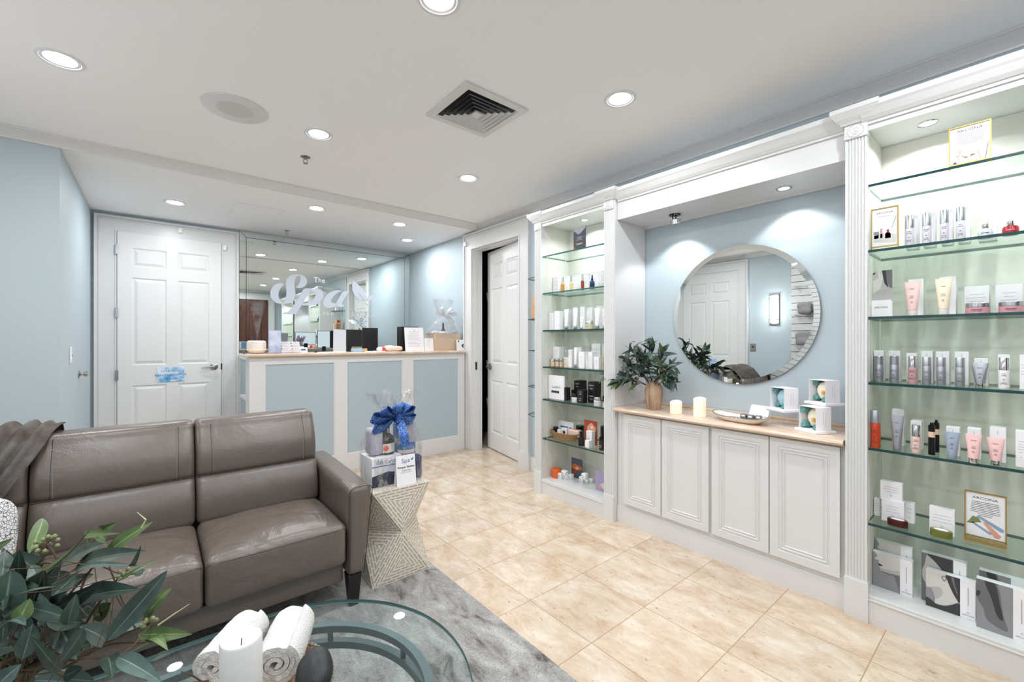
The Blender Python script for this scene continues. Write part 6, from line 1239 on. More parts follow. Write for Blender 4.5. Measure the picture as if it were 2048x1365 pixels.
mb = MB(); mb.rbox((-.105, 0, .235), (.075, .09, .15), .02, 'gift_grey', (3, 3, 5)); mb.done('grey_pouch', 'gift_grey', t)
mb = MB(); mb.bbox(.028, .140, -.02, .055, .001, .315, .006, 'gift_blue'); mb.face([(.03, -.0206, .20), (.14, -.0206, .20), (.14, -.0206, .312), (.03, -.0206, .312)], 'gift_grey'); mb.text('lusso', .05, (.075, -.0212, .175), (0, 0, 1), (-1, 0, 0), 'white_ink', 'LEFT'); mb.done('blue_bag', 'gift_blue', t)
mb = MB(); mb.lathe([(.050, 0), (.050, .165), (.044, .185), (0, .19)], 'gift_blue', 32, (.075, -.03, .001), sq=.8); mb.lathe([(.0508, .150), (.0508, .170)], 'label_cream', 32, (.075, -.03, .001), caps=False, sq=.8); mb.done('blue_jar', 'gift_blue', t)
mb = MB(); mb.rbox((.138, -.045, .065), (.034, .06, .13), .014, 'lav_dark', (3, 3, 6)); mb.done('dark_sachet', 'lav_dark', t)
mb = MB(); wrap(mb, [(.166, .100, .002, .45, 0), (.168, .102, .10, .5, 0), (.166, .100, .22, .55, .005), (.155, .088, .28, .7, .01), (.10, .055, .325, .9, .03), (.030, .022, .350, 1, .08), (.026, .020, .362, 1, .08), (.075, .040, .41, 1, .12), (.115, .055, .46, 1, .16), (.135, .062, .50, 1, .2)], 80, 3); mb.done('cellophane', 'cellophane', t, sharp=0)
mb = MB()
for d, L, up, w_ in (((-1, -.35, -.25), .145, (.15, -.5, .8), .062), ((-1, -.3, .15), .155, (.2, -.5, .9), .05), ((-.75, -.45, .55), .12, (.4, -.7, .5), .06), ((.05, -.5, .9), .10, (.8, -.6, .2), .06), ((.55, -.4, .75), .115, (.6, -.6, -.3), .06), ((.95, -.35, .35), .12, (-.1, -.6, .8), .062), ((1, -.3, -.1), .115, (.2, -.5, .9), .06), ((.2, -.9, .1), .06, (.3, 0, 1), .05)): 
    q = MB(); loop(mb, d, L, w_, up, None); q.bm.free()
for v in mb.bm.verts: v.co += Vector((.0, -.03, .352))
mb.done('bow', 'glitter_blue', t); mb = MB(); mb.grid([[(-.005 + .012 * q, -.05 - .06 * math.sin(q * 1.6), .350 - .15 * q), (.045 + .012 * q, -.055 - .06 * math.sin(q * 1.6), .350 - .15 * q + (.02 if q == 1 else 0))] for q in [i / 8 for i in range(9)]]); mb.done('ribbon_tail', 'glitter_blue', t)
t = thing('price_card', 'small white tent card in front of the wrapped gift basket', 'card', (1.067, 2.217, .5055)); mb = MB(); mb.face([(-.057, -.018, 0), (.057, -.018, 0), (.057, 0, .162), (-.057, 0, .162)]); mb.face([(-.057, 0, .162), (.057, 0, .162), (.057, .022, 0), (-.057, .022, 0)]); mb.done('card', 'white_card', t); mb = MB(); ey = Vector((0, .018, .162)).normalized()
sp = lambda z: (0, -.018 + .018 * z / .162 - .0008, z)
mb.text('Spa', .034, sp(.120), (1, 0, 0), ey, 'ink_blue', sx=1.1); mb.prism([(.028, .0), (.046, .012), (.040, -.004)], .0004, 'ink_blue', sp(.132), (1, 0, 0), ey); mb.text('Pamper Basket', .0165, sp(.092), (1, 0, 0), ey, 'ink', bold=.0003); mb.text('$150 & Free', .0105, sp(.076), (1, 0, 0), ey, 'ink'); mb.prism([(-.034, 0), (.034, 0), (.034, .0016), (-.034, .0016)], .0004, 'ink_light', sp(.068), (1, 0, 0), ey); mb.done('lettering', 'ink', t)
# ------------------------------------------------------------------ on the desk ledge (top at 1.187) and behind it
LZ = 1.1872
t = thing('aroma_diffuser', 'cream aroma diffuser misting at the left end of the desk ledge', 'diffuser', (.70, 4.47, LZ)); mat('diffuser_cream', 'F0E4DC', .5); mat('diffuser_band', 'E0C88A', .4, emit=(lin('FFE0A0'), .6))
mb = MB(); mb.lathe([(0, .001), (.045, .001), (.060, .008), (.075, .028), (.077, .032)], 'diffuser_cream', 40); mb.lathe([(.077, .032), (.0775, .036)], 'diffuser_band', 40, caps=False); mb.lathe([(.077, .036), (.077, .092), (.073, .108), (.062, .116), (.010, .117), (.008, .113), (0, .113)], 'diffuser_cream', 40); mb.done('body', 'diffuser_cream', t)
def mist():
    m = bpy.data.materials.new('mist'); m.use_nodes = True; MATS['mist'] = m; nt = m.node_tree; nt.nodes.clear(); n, l = nt.nodes, nt.links; o = n.new('ShaderNodeOutputMaterial'); v = n.new('ShaderNodeVolumeScatter'); v.inputs['Color'].default_value = (.95, .96, .98, 1)
    tc = n.new('ShaderNodeTexCoord'); mp = n.new('ShaderNodeMapping'); mp.inputs['Scale'].default_value = (1, 1, .45); l.new(tc.outputs['Object'], mp.inputs[0]); nz = n.new('ShaderNodeTexNoise'); nz.inputs['Scale'].default_value = 16; nz.inputs['Detail'].default_value = 4; l.new(mp.outputs[0], nz.inputs[0])
    sx = n.new('ShaderNodeSeparateXYZ'); l.new(tc.outputs['Object'], sx.inputs[0])
    r = n.new('ShaderNodeMapRange'); r.inputs[1].default_value = .4; r.inputs[2].default_value = .7; r.inputs[3].default_value = .6; r.inputs[4].default_value = 16; l.new(nz.outputs['Fac'], r.inputs[0])
    f = n.new('ShaderNodeMapRange'); f.inputs[1].default_value = 0; f.inputs[2].default_value = .40; f.inputs[3].default_value = 1.6; f.inputs[4].default_value = .08; l.new(sx.outputs['Z'], f.inputs[0]); mu = n.new('ShaderNodeMath'); mu.operation = 'MULTIPLY'; l.new(r.outputs[0], mu.inputs[0]); l.new(f.outputs[0], mu.inputs[1])
    def M(op, a, b):
        q = n.new('ShaderNodeMath'); q.operation = op
        for i, c in enumerate((a, b)):
            if isinstance(c, (int, float)): q.inputs[i].default_value = c
            else: l.new(c, q.inputs[i])
        return q.outputs[0]
    xx = M('SUBTRACT', sx.outputs['X'], M('MULTIPLY', sx.outputs['Z'], .018)); rad = M('SQRT', M('ADD', M('MULTIPLY', xx, xx), M('MULTIPLY', sx.outputs['Y'], sx.outputs['Y'])), 0); edge = M('MAXIMUM', M('SUBTRACT', 1.0, M('DIVIDE', rad, M('ADD', M('MULTIPLY', sx.outputs['Z'], .18), .008))), 0); tip = M('MINIMUM', M('MAXIMUM', M('MULTIPLY', M('SUBTRACT', .41, sx.outputs['Z']), 7), 0), 1)
    l.new(M('MULTIPLY', M('MULTIPLY', mu.outputs[0], M('MULTIPLY', edge, tip)), 2.6), v.inputs['Density']); l.new(v.outputs[0], o.inputs['Volume'])
mist(); mb = MB(); rows = [[((r + .012 * mn.noise(Vector((math.cos(2 * PI * j / 24) * 2, math.sin(2 * PI * j / 24) * 2, z * 9)))) * math.cos(2 * PI * j / 24) + .018 * z, r * math.sin(2 * PI * j / 24), z) for j in range(24)] for r, z in ((.006, .001), (.012, .05), (.024, .12), (.040, .2), (.056, .28), (.064, .34), (.045, .39), (.01, .41))]
V = mb.grid(rows, None, True); mb.cap(V[0], None, True); mb.cap(V[-1]); q = mb.done('mist_plume', 'mist', None, (.705, 4.47, LZ + .12)); tag(q, 'wisp of white mist rising from the aroma diffuser', 'mist', None, 'stuff')
mat('watercolour', 'DDE3F4', .5, noise=(14, 'A9B8DE')); mat('lilac_print', 'C9C6E2', .5, noise=(20, '9A9CC8'))
t = thing('brochure_stand', 'tall pale blue brochures in a clear holder on the desk ledge', 'brochures', (.835, 4.46, LZ), .05); mb = MB(); mb.prism([(-.050, 0), (-.040, 0), (-.026, 0), (-.035, .205), (-.055, .21)], .10, 'lilac_print', (.0, .0, .0005), (0, 1, 0), (0, 0, 1)); bmesh.ops.recalc_face_normals(mb.bm, faces=mb.bm.faces)
for v in mb.bm.verts: v.co.x -= .05
mb.face([(-.05, -.0553, .004), (.05, -.0553, .004), (.05, -.0563, .208), (-.05, -.0563, .208)], 'watercolour'); mb.done('brochures', 'lilac_print', t)
mb = MB(); mb.box(-.055, .055, -.062, -.060, .0005, .07); mb.box(-.055, .055, -.022, -.020, .0005, .12); mb.box(-.055, .055, -.060, -.022, .0005, .002); mb.done('holder', 'acrylic', t)
def cards(loc, n, label):
    t = thing('card_holder', label, 'cards', loc, 0, 'white card racks'); m_ = MB(); 
    for i in range(n): m_.box(-.05, .05, .026 * i, .026 * i + .003, .0005, .034 + .026 * i)
    m_.box(-.05, .05, 0, .026 * (n - 1), .0005, .003); m_.done('rack', 'acrylic', t)
    for i in range(n):
        m_ = MB(); m_.box(-.045, .045, .004 + .026 * i, .012 + .026 * i, .004, .054 + .026 * i, 'white_card'); m_.box(-.035, -.022, .0035 + .026 * i, .004 + .026 * i, .034 + .026 * i, .046 + .026 * i, 'ink_light'); m_.box(-.012, .03, .0035 + .026 * i, .004 + .026 * i, .040 + .026 * i, .043 + .026 * i, 'ink_light'); m_.done('card_stack', 'white_card', t)
cards((.925, 4.41, LZ), 3, 'three-tier rack of white cards beside the tall brochures'); cards((1.02, 4.445, LZ), 3, 'second three-tier rack of white cards, nearer the lavender')
mb = MB(); mb.bbox(-.035, .035, -.003, .003, 0, .05, .001, 'white_card'); mb.box(-.025, .02, -.0036, -.003, .02, .036, 'ink_blue'); tag(mb.done('name_card', 'white_card', None, (1.095, 4.46, LZ + .001), (-.2, 0, .1)), 'small single white card right of the card racks', 'card')
mat('aqua_box', '7FA8C8', .5); mb = MB(); mb.bbox(-.046, .046, -.03, .03, 0, .10, .003); tag(mb.done('tissue_box', 'aqua_box', None, (1.00, 4.60, LZ)), 'pale blue box behind the card racks', 'box')
t = thing('lavender_bunch', 'dried purple lavender in a small pot on the desk ledge', 'plant', (1.095, 4.60, LZ)); mat('lavender', '6E6070', .8); mat('lavender_leaf', '6B7062', .8); rd = random.Random(4)
mb = MB(); mb.lathe([(0, .001), (.026, .001), (.034, .06), (.031, .06), (.026, .05), (0, .05)], None, 24); mb.done('pot', 'white_gloss', t)
for i in range(26):
    m_ = MB(); a = rd.uniform(0, 2 * PI); k = rd.uniform(.01, .055); e = Vector((k * math.cos(a), k * .8 * math.sin(a), rd.uniform(.12, .165))); m_.tube([(e.x * .2, e.y * .2, .045), tuple(e * .6 + Vector((0, 0, .01))), tuple(e)], .0012, 'lavender_leaf', 4); d = e.normalized(); m_.tube([e - d * .03, e - d * .02, e, e + d * .008], [.001, .0045, .0035, .0005], 'lavender', 6); m_.done('sprig', 'lavender', t)
def slab(name, size, loc, m, label, cat, rot=(0, 0, 0), grp=None, r=.002):
    m_ = MB(); w_, d_, h_ = size; m_.bbox(-w_ / 2, w_ / 2, -d_ / 2, d_ / 2, 0, h_, r); return tag(m_.done(name, m, None, loc, rot), label, cat, grp)
mat('grey_card', 'BFC3CA', .4)
def papers(name, w_, h_, loc, label, lines=6, cat='paper', rot=(-.12, 0, 0), logo=True):
    t = thing(name, label, cat, loc); t.rotation_euler = rot; m_ = MB(); m_.box(-w_ / 2, w_ / 2, -.001, .001, 0, h_); m_.done('sheet', 'white_card' if logo or lines else 'grey_card', t); m_ = MB(); rd = random.Random(label)
    if logo: m_.text('Spa', h_ * .07, (0, -.0016, h_ * .86), m='ink_blue'); m_.box(-w_ * .25, w_ * .25, -.0016, -.001, h_ * .80, h_ * .81, 'ink_light')
    for i in range(lines):
        z = h_ * (.72 - .6 * i / max(1, lines)); a = -w_ * .34; m_.box(a, a + w_ * rd.uniform(.45, .68), -.0016, -.001, z, z + h_ * .009, 'ink_light')
    if logo or lines: m_.done('print', 'ink_light', t)
    else: m_.bm.free()
    return t
mat('screen_added_glow', 'DDE6EE', .3, emit=((.75, .82, .88), .55))  # glow added so the monitor screens look pale in the wall mirror
MON = [('monitor', (1.705, 4.98), .29, 1.236, 1.432, 'wide black monitor seen from behind over the desk, with a yellow note'), ('monitor', (1.955, 5.00), .185, 1.19, 1.455, 'narrow upright black monitor right of the wide one')]
for nm, (x, y), w_, z0, z1, lab in MON:
    t = thing(nm, lab, 'monitor', (x, y, .7555), 0, 'black monitors behind the desk'); m_ = MB(); m_.bbox(-w_ / 2, w_ / 2, -.012, .012, z0 - .7555, z1 - .7555, .004); m_.done('panel', 'black', t); m_ = MB(); m_.box(-.025, .025, -.005, .03, .01, z0 - .7555 + .03); m_.done('stand', 'black', t); m_ = MB(); m_.bbox(-.10 if w_ > .2 else -.08, .10 if w_ > .2 else .08, -.08, .08, 0, .012, .003); m_.done('foot', 'black', t); m_ = MB(); m_.box(-w_ / 2 + .006, w_ / 2 - .006, .012, .0126, z0 - .7555 + .01, z1 - .7555 - .006); m_.done('screen', 'screen_added_glow', t)
mat('note_yellow', 'CFE07A', .8); mb = MB(); mb.box(-.027, .027, -.0006, .0006, -.027, .027); tag(mb.done('sticky_note', 'note_yellow', None, (1.600, 4.9665, 1.315)), 'yellow green sticky note on the back of the wide monitor', 'note')
t = papers('paper_stand', .13, .235, (1.475, 4.86, 1.19), 'white sheet standing left of the wide monitor', 0, 'paper', (-.1, .04, 0), False); t.location.z = 1.1875; t.location.y = 4.60
mat('flat_blue', '9DC3DC', .5); mat('peach_bag', 'E8CFC0', .7, bump=(40, 1)); mat('red_cap', 'E8402F', .4); mat('tan', 'D9A070', .6)
slab('folder', (.13, .10, .030), (1.66, 4.56, LZ), 'flat_blue', 'pale blue flat box on the ledge before the wide monitor', 'folder'); slab('sticky_roll', (.03, .03, .034), (1.705, 4.49, LZ), 'tan', 'small tan block in front of the pale blue flat box', 'block')
slab('notepad', (.26, .08, .007), (1.34, 4.42, LZ), 'white_card', 'white notepad lying on the ledge left of the monitor', 'notepad', (0, 0, .05)); slab('notepad', (.20, .07, .006), (1.78, 4.41, LZ), 'white_card', 'white notepad lying on the ledge before the upright monitor', 'notepad', (0, 0, -.04))
slab('pen_tray', (.16, .05, .012), (1.30, 4.55, LZ), 'black', 'flat black pen tray on the ledge behind the notepad', 'tray')
t = thing('lotion_tube', 'white tube with a red cap lying on the desk ledge', 'tube', (1.885, 4.5, LZ)); AXX = Matrix.Rotation(PI / 2, 3, 'Y'); mb = MB(); mb.lathe([(.012, -.05), (.024, -.03), (.024, .0)], 'white_gloss', 20, (0, 0, .025), AXX); mb.done('body', 'white_gloss', t); mb = MB(); mb.lathe([(.0245, 0), (.0245, .03), (.02, .033)], 'red_cap', 20, (0, 0, .025), AXX); mb.done('cap', 'red_cap', t)
mb = MB(); mb.rbox((0, 0, .03), (.19, .10, .056), .024, None, (10, 6, 4), lambda u, q: Vector((q.x, q.y, max(-.028, q.z * (1 + .5 * mn.noise(Vector((q.x * 22, q.y * 22, 1)))) ) ))); tag(mb.done('cloth_pouch', 'peach_bag', None, (2.02, 4.5, LZ)), 'crumpled peach pouch on the ledge left of the binder', 'pouch')
t = thing('magazine_file', 'black upright file holder behind the printed sheet on the ledge', 'file holder', (2.235, 4.58, LZ)); mb = MB()
for (a, b, c_, e, z0, z1) in ((-.105, .105, -.06, -.057, 0, .275), (-.105, .105, .057, .06, 0, .275), (-.105, -.102, -.057, .057, 0, .275), (.102, .105, -.057, .057, 0, .18), (-.102, .102, -.057, .057, 0, .003)): mb.box(a, b, c_, e, z0, z1)
mb.done('shell', 'black', t)
papers('menu_stand', .235, .268, (2.262, 4.455, LZ + .0005), 'white printed menu sheet standing before the black file holder', 10, 'sign'); papers('price_sign', .112, .146, (2.430, 4.43, LZ + .0005), 'small white sign between the menu sheet and the cream pot', 4, 'sign')
mat('pot_cream', 'CDB7A0', .7, bump=(38, .9, 3)); t = thing('gift_pot', 'cream patterned pot wrapped in cellophane at the right end of the ledge', 'gift', (2.672, 4.53, LZ)); mb = MB(); q4 = lambda a, b, z: [(-a, -b, z), (a, -b, z), (a, b, z), (-a, b, z)]
mb.grid([q4(.155, .09, .0), q4(.172, .112, .185), q4(.178, .118, .205), q4(.167, .106, .205), q4(.15, .085, .03)], None, True, smooth=False); mb.face(list(reversed(q4(.155, .09, 0)))); mb.done('planter', 'pot_cream', t)
mb = MB(); mb.lathe([(.032, .02), (.033, .22), (.012, .27), (.011, .33), (0, .335)], 'bottle_dark', 20); mb.lathe([(.0335, .20), (.0335, .23)], 'label_cream', 20, caps=False); mb.done('bottle', 'bottle_dark', t); mb = MB(); rd = random.Random(8)
for i in range(14): x = rd.uniform(-.14, .14); mb.rbox((x, rd.uniform(-.06, .06), .20), (.06, .05, .05), .015, 'white_card' if i % 3 else 'gift_grey', (2, 2, 2), lambda u, q: q * (1 + .4 * mn.noise(q * 60 + Vector((i, 0, 0)))), 2)
mb.done('tissue', 'white_card', t); mb = MB(); wrap(mb, [(.178, .118, .15, .5, 0), (.182, .12, .21, .55, .005), (.165, .10, .27, .8, .02), (.11, .07, .34, .9, .04), (.03, .025, .415, 1, .08), (.027, .022, .43, 1, .08), (.08, .05, .49, 1, .14), (.115, .06, .56, 1, .18), (.12, .07, .62, 1, .22)], 80, 9); mb.done('cellophane', 'cellophane', t, sharp=0)
mb = MB(); mat('ribbon_clear', 'D8DEE4', .25, .2)
for d, L, up in (((-1, -.3, .2), .17, (0, -.5, .9)), ((1, -.3, .15), .16, (0, -.5, .9)), ((.6, -.4, .7), .13, (.5, -.5, -.4)), ((-.5, -.4, .8), .12, (.5, -.5, .4)), ((.8, -.2, -.5), .15, (.4, -.5, .5))): loop(mb, d, L, .032, up, None)
for v in mb.bm.verts: v.co += Vector((0, -.02, .42))
mb.done('bow', 'ribbon_clear', t)
t = papers('emblem_card', .135, .128, (2.845, 4.395, LZ + .0005), 'white card with a dark blue round emblem at the right end of the ledge', 2, 'card', (-.08, 0, 0), False); mb = MB(); mb.lathe([(0, 0), (.024, 0)], 'navy', 28, (.03, -.0018, .055), Matrix.Rotation(PI / 2, 3, 'X'), caps=False); mb.lathe([(0, 0), (.008, 0)], 'aqua_box', 16, (.032, -.0022, .048), Matrix.Rotation(PI / 2, 3, 'X'), caps=False); mb.box(-.045, -.028, -.0018, -.0012, .10, .118, 'ink'); mb.done('emblem', 'navy', t)
# cable at the left end of the ledge
mb = MB(); mb.tube([(.62, 4.72, 1.20), (.605, 4.60, 1.192), (.60, 4.45, 1.191), (.594, 4.37, 1.190)], .0028, None, 6); tag(mb.done('power_cable', 'black', None), 'thin black cable trailing off the left end of the ledge', 'cable')
# ------------------------------------------------------------------ things on the little corner shelves
for i, (z, y, h_, w_, lab) in enumerate(((1.906, 2.90, .145, .05, 'top'), (1.512, 2.80, .14, .05, 'second'), (.588, 2.80, .12, .045, 'lowest'))):
    m_ = MB(); m_.bbox(-.02, .02, -w_ / 2, w_ / 2, 0, h_, .001); tag(m_.done('product_carton', 'white_card', None, (2.80, y, z + .0005)), f'white carton on the {lab} curved glass shelf by the ajar door', 'carton', 'cartons on the curved glass shelves')
for i, (z, y, lab) in enumerate(((1.209, 2.82, 'third'), (.588, 2.87, 'lowest'))):
    t = thing('pump_bottle', f'white bottle with grey cap on the {lab} curved glass shelf', 'bottle', (2.79, y, z + .0005), 0, 'bottles on the curved glass shelves'); m_ = MB(); m_.lathe([(0, 0), (.017, 0), (.018, .003), (.018, .085), (.010, .092)], None, 20); m_.done('body', 'white_gloss', t); m_ = MB(); m_.lathe([(.011, .092), (.011, .125), (0, .126)], None, 16); m_.done('cap', 'steel', t)
mat('kraft', 'C99A70', .7); t = thing('kraft_box', 'tan box with dark print on the second curved glass shelf', 'box', (2.80, 2.97, 1.5125)); mb = MB(); mb.bbox(-.05, .05, -.06, .06, 0, .13, .002); mb.done('box', 'kraft', t); mb = MB(); [mb.box(-.03 + .018 * q, -.022 + .018 * q, .0602, .0606, .02, .08) for q in range(3)]; mb.box(-.03, .03, .0602, .0606, .10, .11); mb.done('print', 'ink', t)
t = thing('kraft_box', 'smaller orange box stacked on the tan box, second curved shelf', 'box', (2.81, 2.985, 1.643)); mb = MB(); mb.bbox(-.045, .045, -.045, .045, 0, .085, .002); mb.done('box', 'tan', t); mb = MB(); mb.box(-.03, .01, .0452, .0456, .03, .065); mb.done('print', 'ink', t)
# ------------------------------------------------------------------ left wall fittings seen in the round mirror, plus added unseen sconces
mat('shade_lit', 'FFFFFF', .5, emit=((1, .97, .93), SCONCE))
def sconce(loc, rz, label):
    t = thing('wall_sconce', label, 'sconce', loc, rz, 'steel wall sconces'); m_ = MB(); m_.bbox(0, .02, -.062, .062, 0, .46, .003); m_.done('backplate', 'nickel', t)
    for z in (.07, .375): m_ = MB(); m_.bbox(.02, .075, -.05, .05, z, z + .012, .002); m_.done('band', 'nickel', t)
    m_ = MB(); m_.bbox(.021, .065, -.042, .042, .03, .43, .01, None, 3); m_.done('shade', 'shade_lit', t)
sconce((XL + .001, 2.43, 1.54), 0, 'steel wall sconce with a lit white shade beside the door in the round mirror')
sconce((XL + .001, .45, 1.75), 0, 'added fill sconce on the left wall beside the camera, out of view'); sconce((-.6, YF + .001, 1.75), PI / 2, 'added fill sconce on the wall behind the camera, out of view')  # both unseen sconces are added to brighten room and ceiling
t = thing('call_panel', 'small steel control plate beside the door seen in round mirror', 'panel', (XL + .001, 2.73, 1.20)); mb = MB(); mb.bbox(0, .006, -.04, .04, -.06, .06, .002); mb.done('plate', 'nickel', t); mb = MB(); mb.lathe([(.014, 0), (.013, .006), (0, .007)], None, 16, (.006, 0, .01), Matrix.Rotation(PI / 2, 3, 'Y')); mb.done('button', 'black', t)
t = thing('slatwall', 'white slatwall panel on the left wall, seen in the round mirror', 'slatwall', (XL + .001, 1.55, 0)); mb = MB(); z = .15
while z < 2.45: mb.box(0, .018, -.66, .66, z, z + .092, 'white_paint'); mb.box(0, .008, -.66, .66, z + .092, z + .10, 'leg_dark'); z += .10
mb.done('panel', 'white_paint', t)
for i, (z, lab) in enumerate(((2.06, 'top'), (1.66, 'second'), (1.23, 'third'))):
    t = thing('slatwall_shelf', f'{lab} glass shelf on the slatwall, seen in round mirror', 'shelf', (XL + .02, 1.75, z), 0, 'glass shelves on the slatwall'); m_ = MB(); m_.box(0, .24, -.40, .40, 0, .008); m_.done('pane', 'acrylic', t)
    for y in (-.34, .34): m_ = MB(); m_.prism([(0, 0), (.22, 0), (0, -.09)], .004, None, (0, y, -.0005), (1, 0, 0), (0, 0, 1)); m_.done('bracket', 'acrylic', t)
mat('robe_grey', '8E8C8C', .9, bump=(40, 1)); mat('robe_white', 'DEDCD8', .9, bump=(30, 1))
for i, (z, y, m, sz, lab) in enumerate(((1.6685, 2.00, 'robe_grey', (.2, .16, .17), 'left grey bundle'), (1.6685, 1.82, 'robe_grey', (.18, .16, .15), 'right grey bundle'), (1.2385, 2.02, 'robe_grey', (.2, .16, .2), 'left grey bundle'), (1.2385, 1.80, 'robe_white', (.18, .18, .18), 'round white bundle'))):
    m_ = MB(); m_.rbox((0, 0, sz[2] / 2), sz, .05, None, (5, 5, 5), lambda u, q: Vector((q.x * (1 + .2 * mn.noise(q * 14)), q.y * (1 + .2 * mn.noise(q * 14 + Vector((5, 0, 0)))), q.z))); tag(m_.done('folded_robe', m, None, (XL + .145, y, z)), f'{lab} on the {"second" if z > 1.5 else "third"} slatwall shelf in round mirror', 'robe', 'bundles on the slatwall')
m_ = MB(); m_.rbox((0, 0, .07), (.22, .34, .14), .05, None, (6, 8, 4), lambda u, q: Vector((q.x, q.y, q.z * (1 + .5 * mn.noise(q * 18)) if q.z > 0 else q.z))); tag(m_.done('folded_robe', 'robe_white', None, (XL + .145, 1.42, 1.2385)), 'crumpled white cloth at the far end of the third slatwall shelf', 'robe', 'bundles on the slatwall')
# ------------------------------------------------------------------ products in the display cabinets
PC = dict(amber='C48A3A', straw='D8C98A', rust='9A3E24', cobalt='123B8C', dark='1A1414', brown='3A2218', pearl='CFCBD4', silver='A9ABB2', pink='C59BA0', khaki='B9B28E', cream='E8DCCB', peach='E3C4A8', gold='CFC9A8', toner='B8401E', blush='E8C9C4', creamtube='E8DAC2', bluegrey='9AA6B8', pinktube='EBC0C0', pinkglass='C9929C', frost='C9CDD6', red='A01C2C', white='EDEBEC', wine='4A1412', olive='6E7030')
for k, v in PC.items(): mat('p_' + k, v, .25 if k in ('amber', 'straw', 'rust', 'cobalt', 'dark', 'brown', 'toner', 'red', 'pinkglass', 'wine', 'olive', 'frost') else .38, .75 if k == 'silver' else .25 if k == 'bluegrey' else 0)
mat('cap_silver', 'B8BAC0', .3, .9); mat('cap_clear', 'C9CDD0', .15, .3); mat('cap_clearwhite', 'E6E0DC', .15)
CAPM = dict(chrome='chrome', steel='steel', silver='cap_silver', black='black_gloss', clear='cap_clear', clearwhite='cap_clearwhite', bluegrey='p_bluegrey')
def lines(m_, x, w_, z0, z1, n, m, rd, yc=0):
    for i in range(n):
        z = z1 - (z1 - z0) * i / max(1, n); k = w_ * rd.uniform(.35, .8) / 2; m_.box(x - .0003, x, yc - k, yc + k, z - .0012, z, m)
def ringmark(m_, x, z, r, m, yc=0): m_.tube([(x, yc + r * math.cos(2 * PI * i / 12), z + r * math.sin(2 * PI * i / 12)) for i in range(12)], .0005, m, 4, True)
def smooth(p, mx):
    out = []; n = len(p)
    for i in range(n):
        a, b, c, d = p[i - 1], p[i], p[(i + 1) % n], p[(i + 2) % n]
        for q in (0, .33, .67): out.append(tuple(max(0, min(mx if k == 0 else 1, .5 * (2 * b[k] + (c[k] - a[k]) * q + (2 * a[k] - 5 * b[k] + 4 * c[k] - d[k]) * q * q + (3 * b[k] - a[k] - 3 * c[k] + d[k]) * q ** 3))) for k in (0, 1)))
    r = [out[0]]
    for q in out[1:]:
        if abs(q[0] - r[-1][0]) + abs(q[1] - r[-1][1]) > 1e-4: r.append(q)
    return r
def fpoly(m_, x, w_, z0, h_, pts, m, ph=1.0): # unit polygon -> front face (x-), left of picture = +y
    m_.face([(x, w_ / 2 - p[0] * w_ * ph, z0 + p[1] * h_) for p in pts], m)
for k, v in dict(g30='3A3A3C', g60='6C6C70', g110='8E8E92', g170='B4B2B0', g200='CFCCC8', navyp='2A3550', slate='4A5260', orange='C9602A', brick='A8442A', lilac='A89CC0', bluet='8EA2BE', sal='DFA08A', grn='7C8A54', bloom='E8B89A').items(): mat('pr_' + k, v, .6)
FACE = {1: [('pr_g110', [(0, 0), (.70, 0), (.70, 1), (0, 1)]), ('pr_g200', [(.09, 1), (.10, .94), (.12, .90), (.06, .81), (.08, .785), (.17, .77), (.14, .70), (.17, .66), (.16, .61), (.21, .56), (.20, .52), (.27, .46), (.43, .44), (.53, .46), (.59, .36), (.64, .19), (.68, .04), (.70, 0), (.70, 1)]), ('pr_g170', [(.21, .55), (.27, .46), (.43, .44), (.53, .46), (.59, .36), (.70, .2), (.70, .62), (.55, .60), (.40, .58)]), ('pr_g60', [(.24, .49), (.27, .46), (.43, .44), (.53, .46), (.59, .36), (.64, .19), (.68, .04), (.70, 0), (.70, .46), (.60, .50), (.45, .485)]), ('pr_g30', [(.14, .70), (.27, .655), (.17, .62), (.16, .66)])],
        2: [('pr_g60', [(0, 0), (.72, 0), (.72, 1), (0, 1)]), ('pr_g170', [(.04, .45), (.02, .62), (.08, .78), (.14, 1), (.3, 1), (.58, .62), (.56, .44), (.40, .34), (.2, .3)]), ('pr_g30', [(.14, 1), (.30, .88), (.50, .70), (.62, .45), (.72, .3), (.72, 1)]), ('pr_g200', [(.5, .62), (.56, .66), (.6, .58), (.55, .48), (.5, .52)])],
        3: [('pr_g110', [(0, 0), (.70, 0), (.70, 1), (0, 1)]), ('pr_g200', [(0, 1), (0, .54), (.12, .53), (.16, .41), (.20, .27), (.19, .14), (.30, .13), (.43, .17), (.61, .30), (.66, .40), (.54, .60), (.46, .80), (.40, 1)]), ('pr_g170', [(.12, .53), (.16, .41), (.20, .27), (.28, .30), (.36, .48), (.30, .60), (.20, .58)]), ('pr_g30', [(.42, 1), (.46, .82), (.54, .60), (.62, .44), (.70, .38), (.70, 1)]), ('pr_g60', [(.52, 1), (.55, .84), (.62, .62), (.66, .56), (.60, .80), (.57, 1)]), ('pr_g60', [(.33, .90), (.37, .95), (.42, .93), (.43, .87), (.38, .80), (.35, .84)]), ('pr_g200', [(.35, .90), (.38, .93), (.41, .91), (.41, .87), (.38, .83)]), ('pr_g30', [(0, .22), (.10, .20), (.20, .13), (.30, .12), (.43, .16), (.55, .24), (.63, .31), (.70, .30), (.70, 0), (0, 0)])],
        4: [('pr_g110', [(0, 0), (.70, 0), (.70, 1), (0, 1)]), ('pr_g60', [(0, 1), (.02, .6), (.14, .42), (.22, .2), (.6, .1), (.52, .4), (.40, 1)]), ('pr_g30', [(.16, 1), (.36, 1), (.46, .6), (.52, .3), (.40, .36), (.30, .66)]), ('pr_g30', [(0, .74), (.08, .76), (.06, .66), (0, .64)])]}
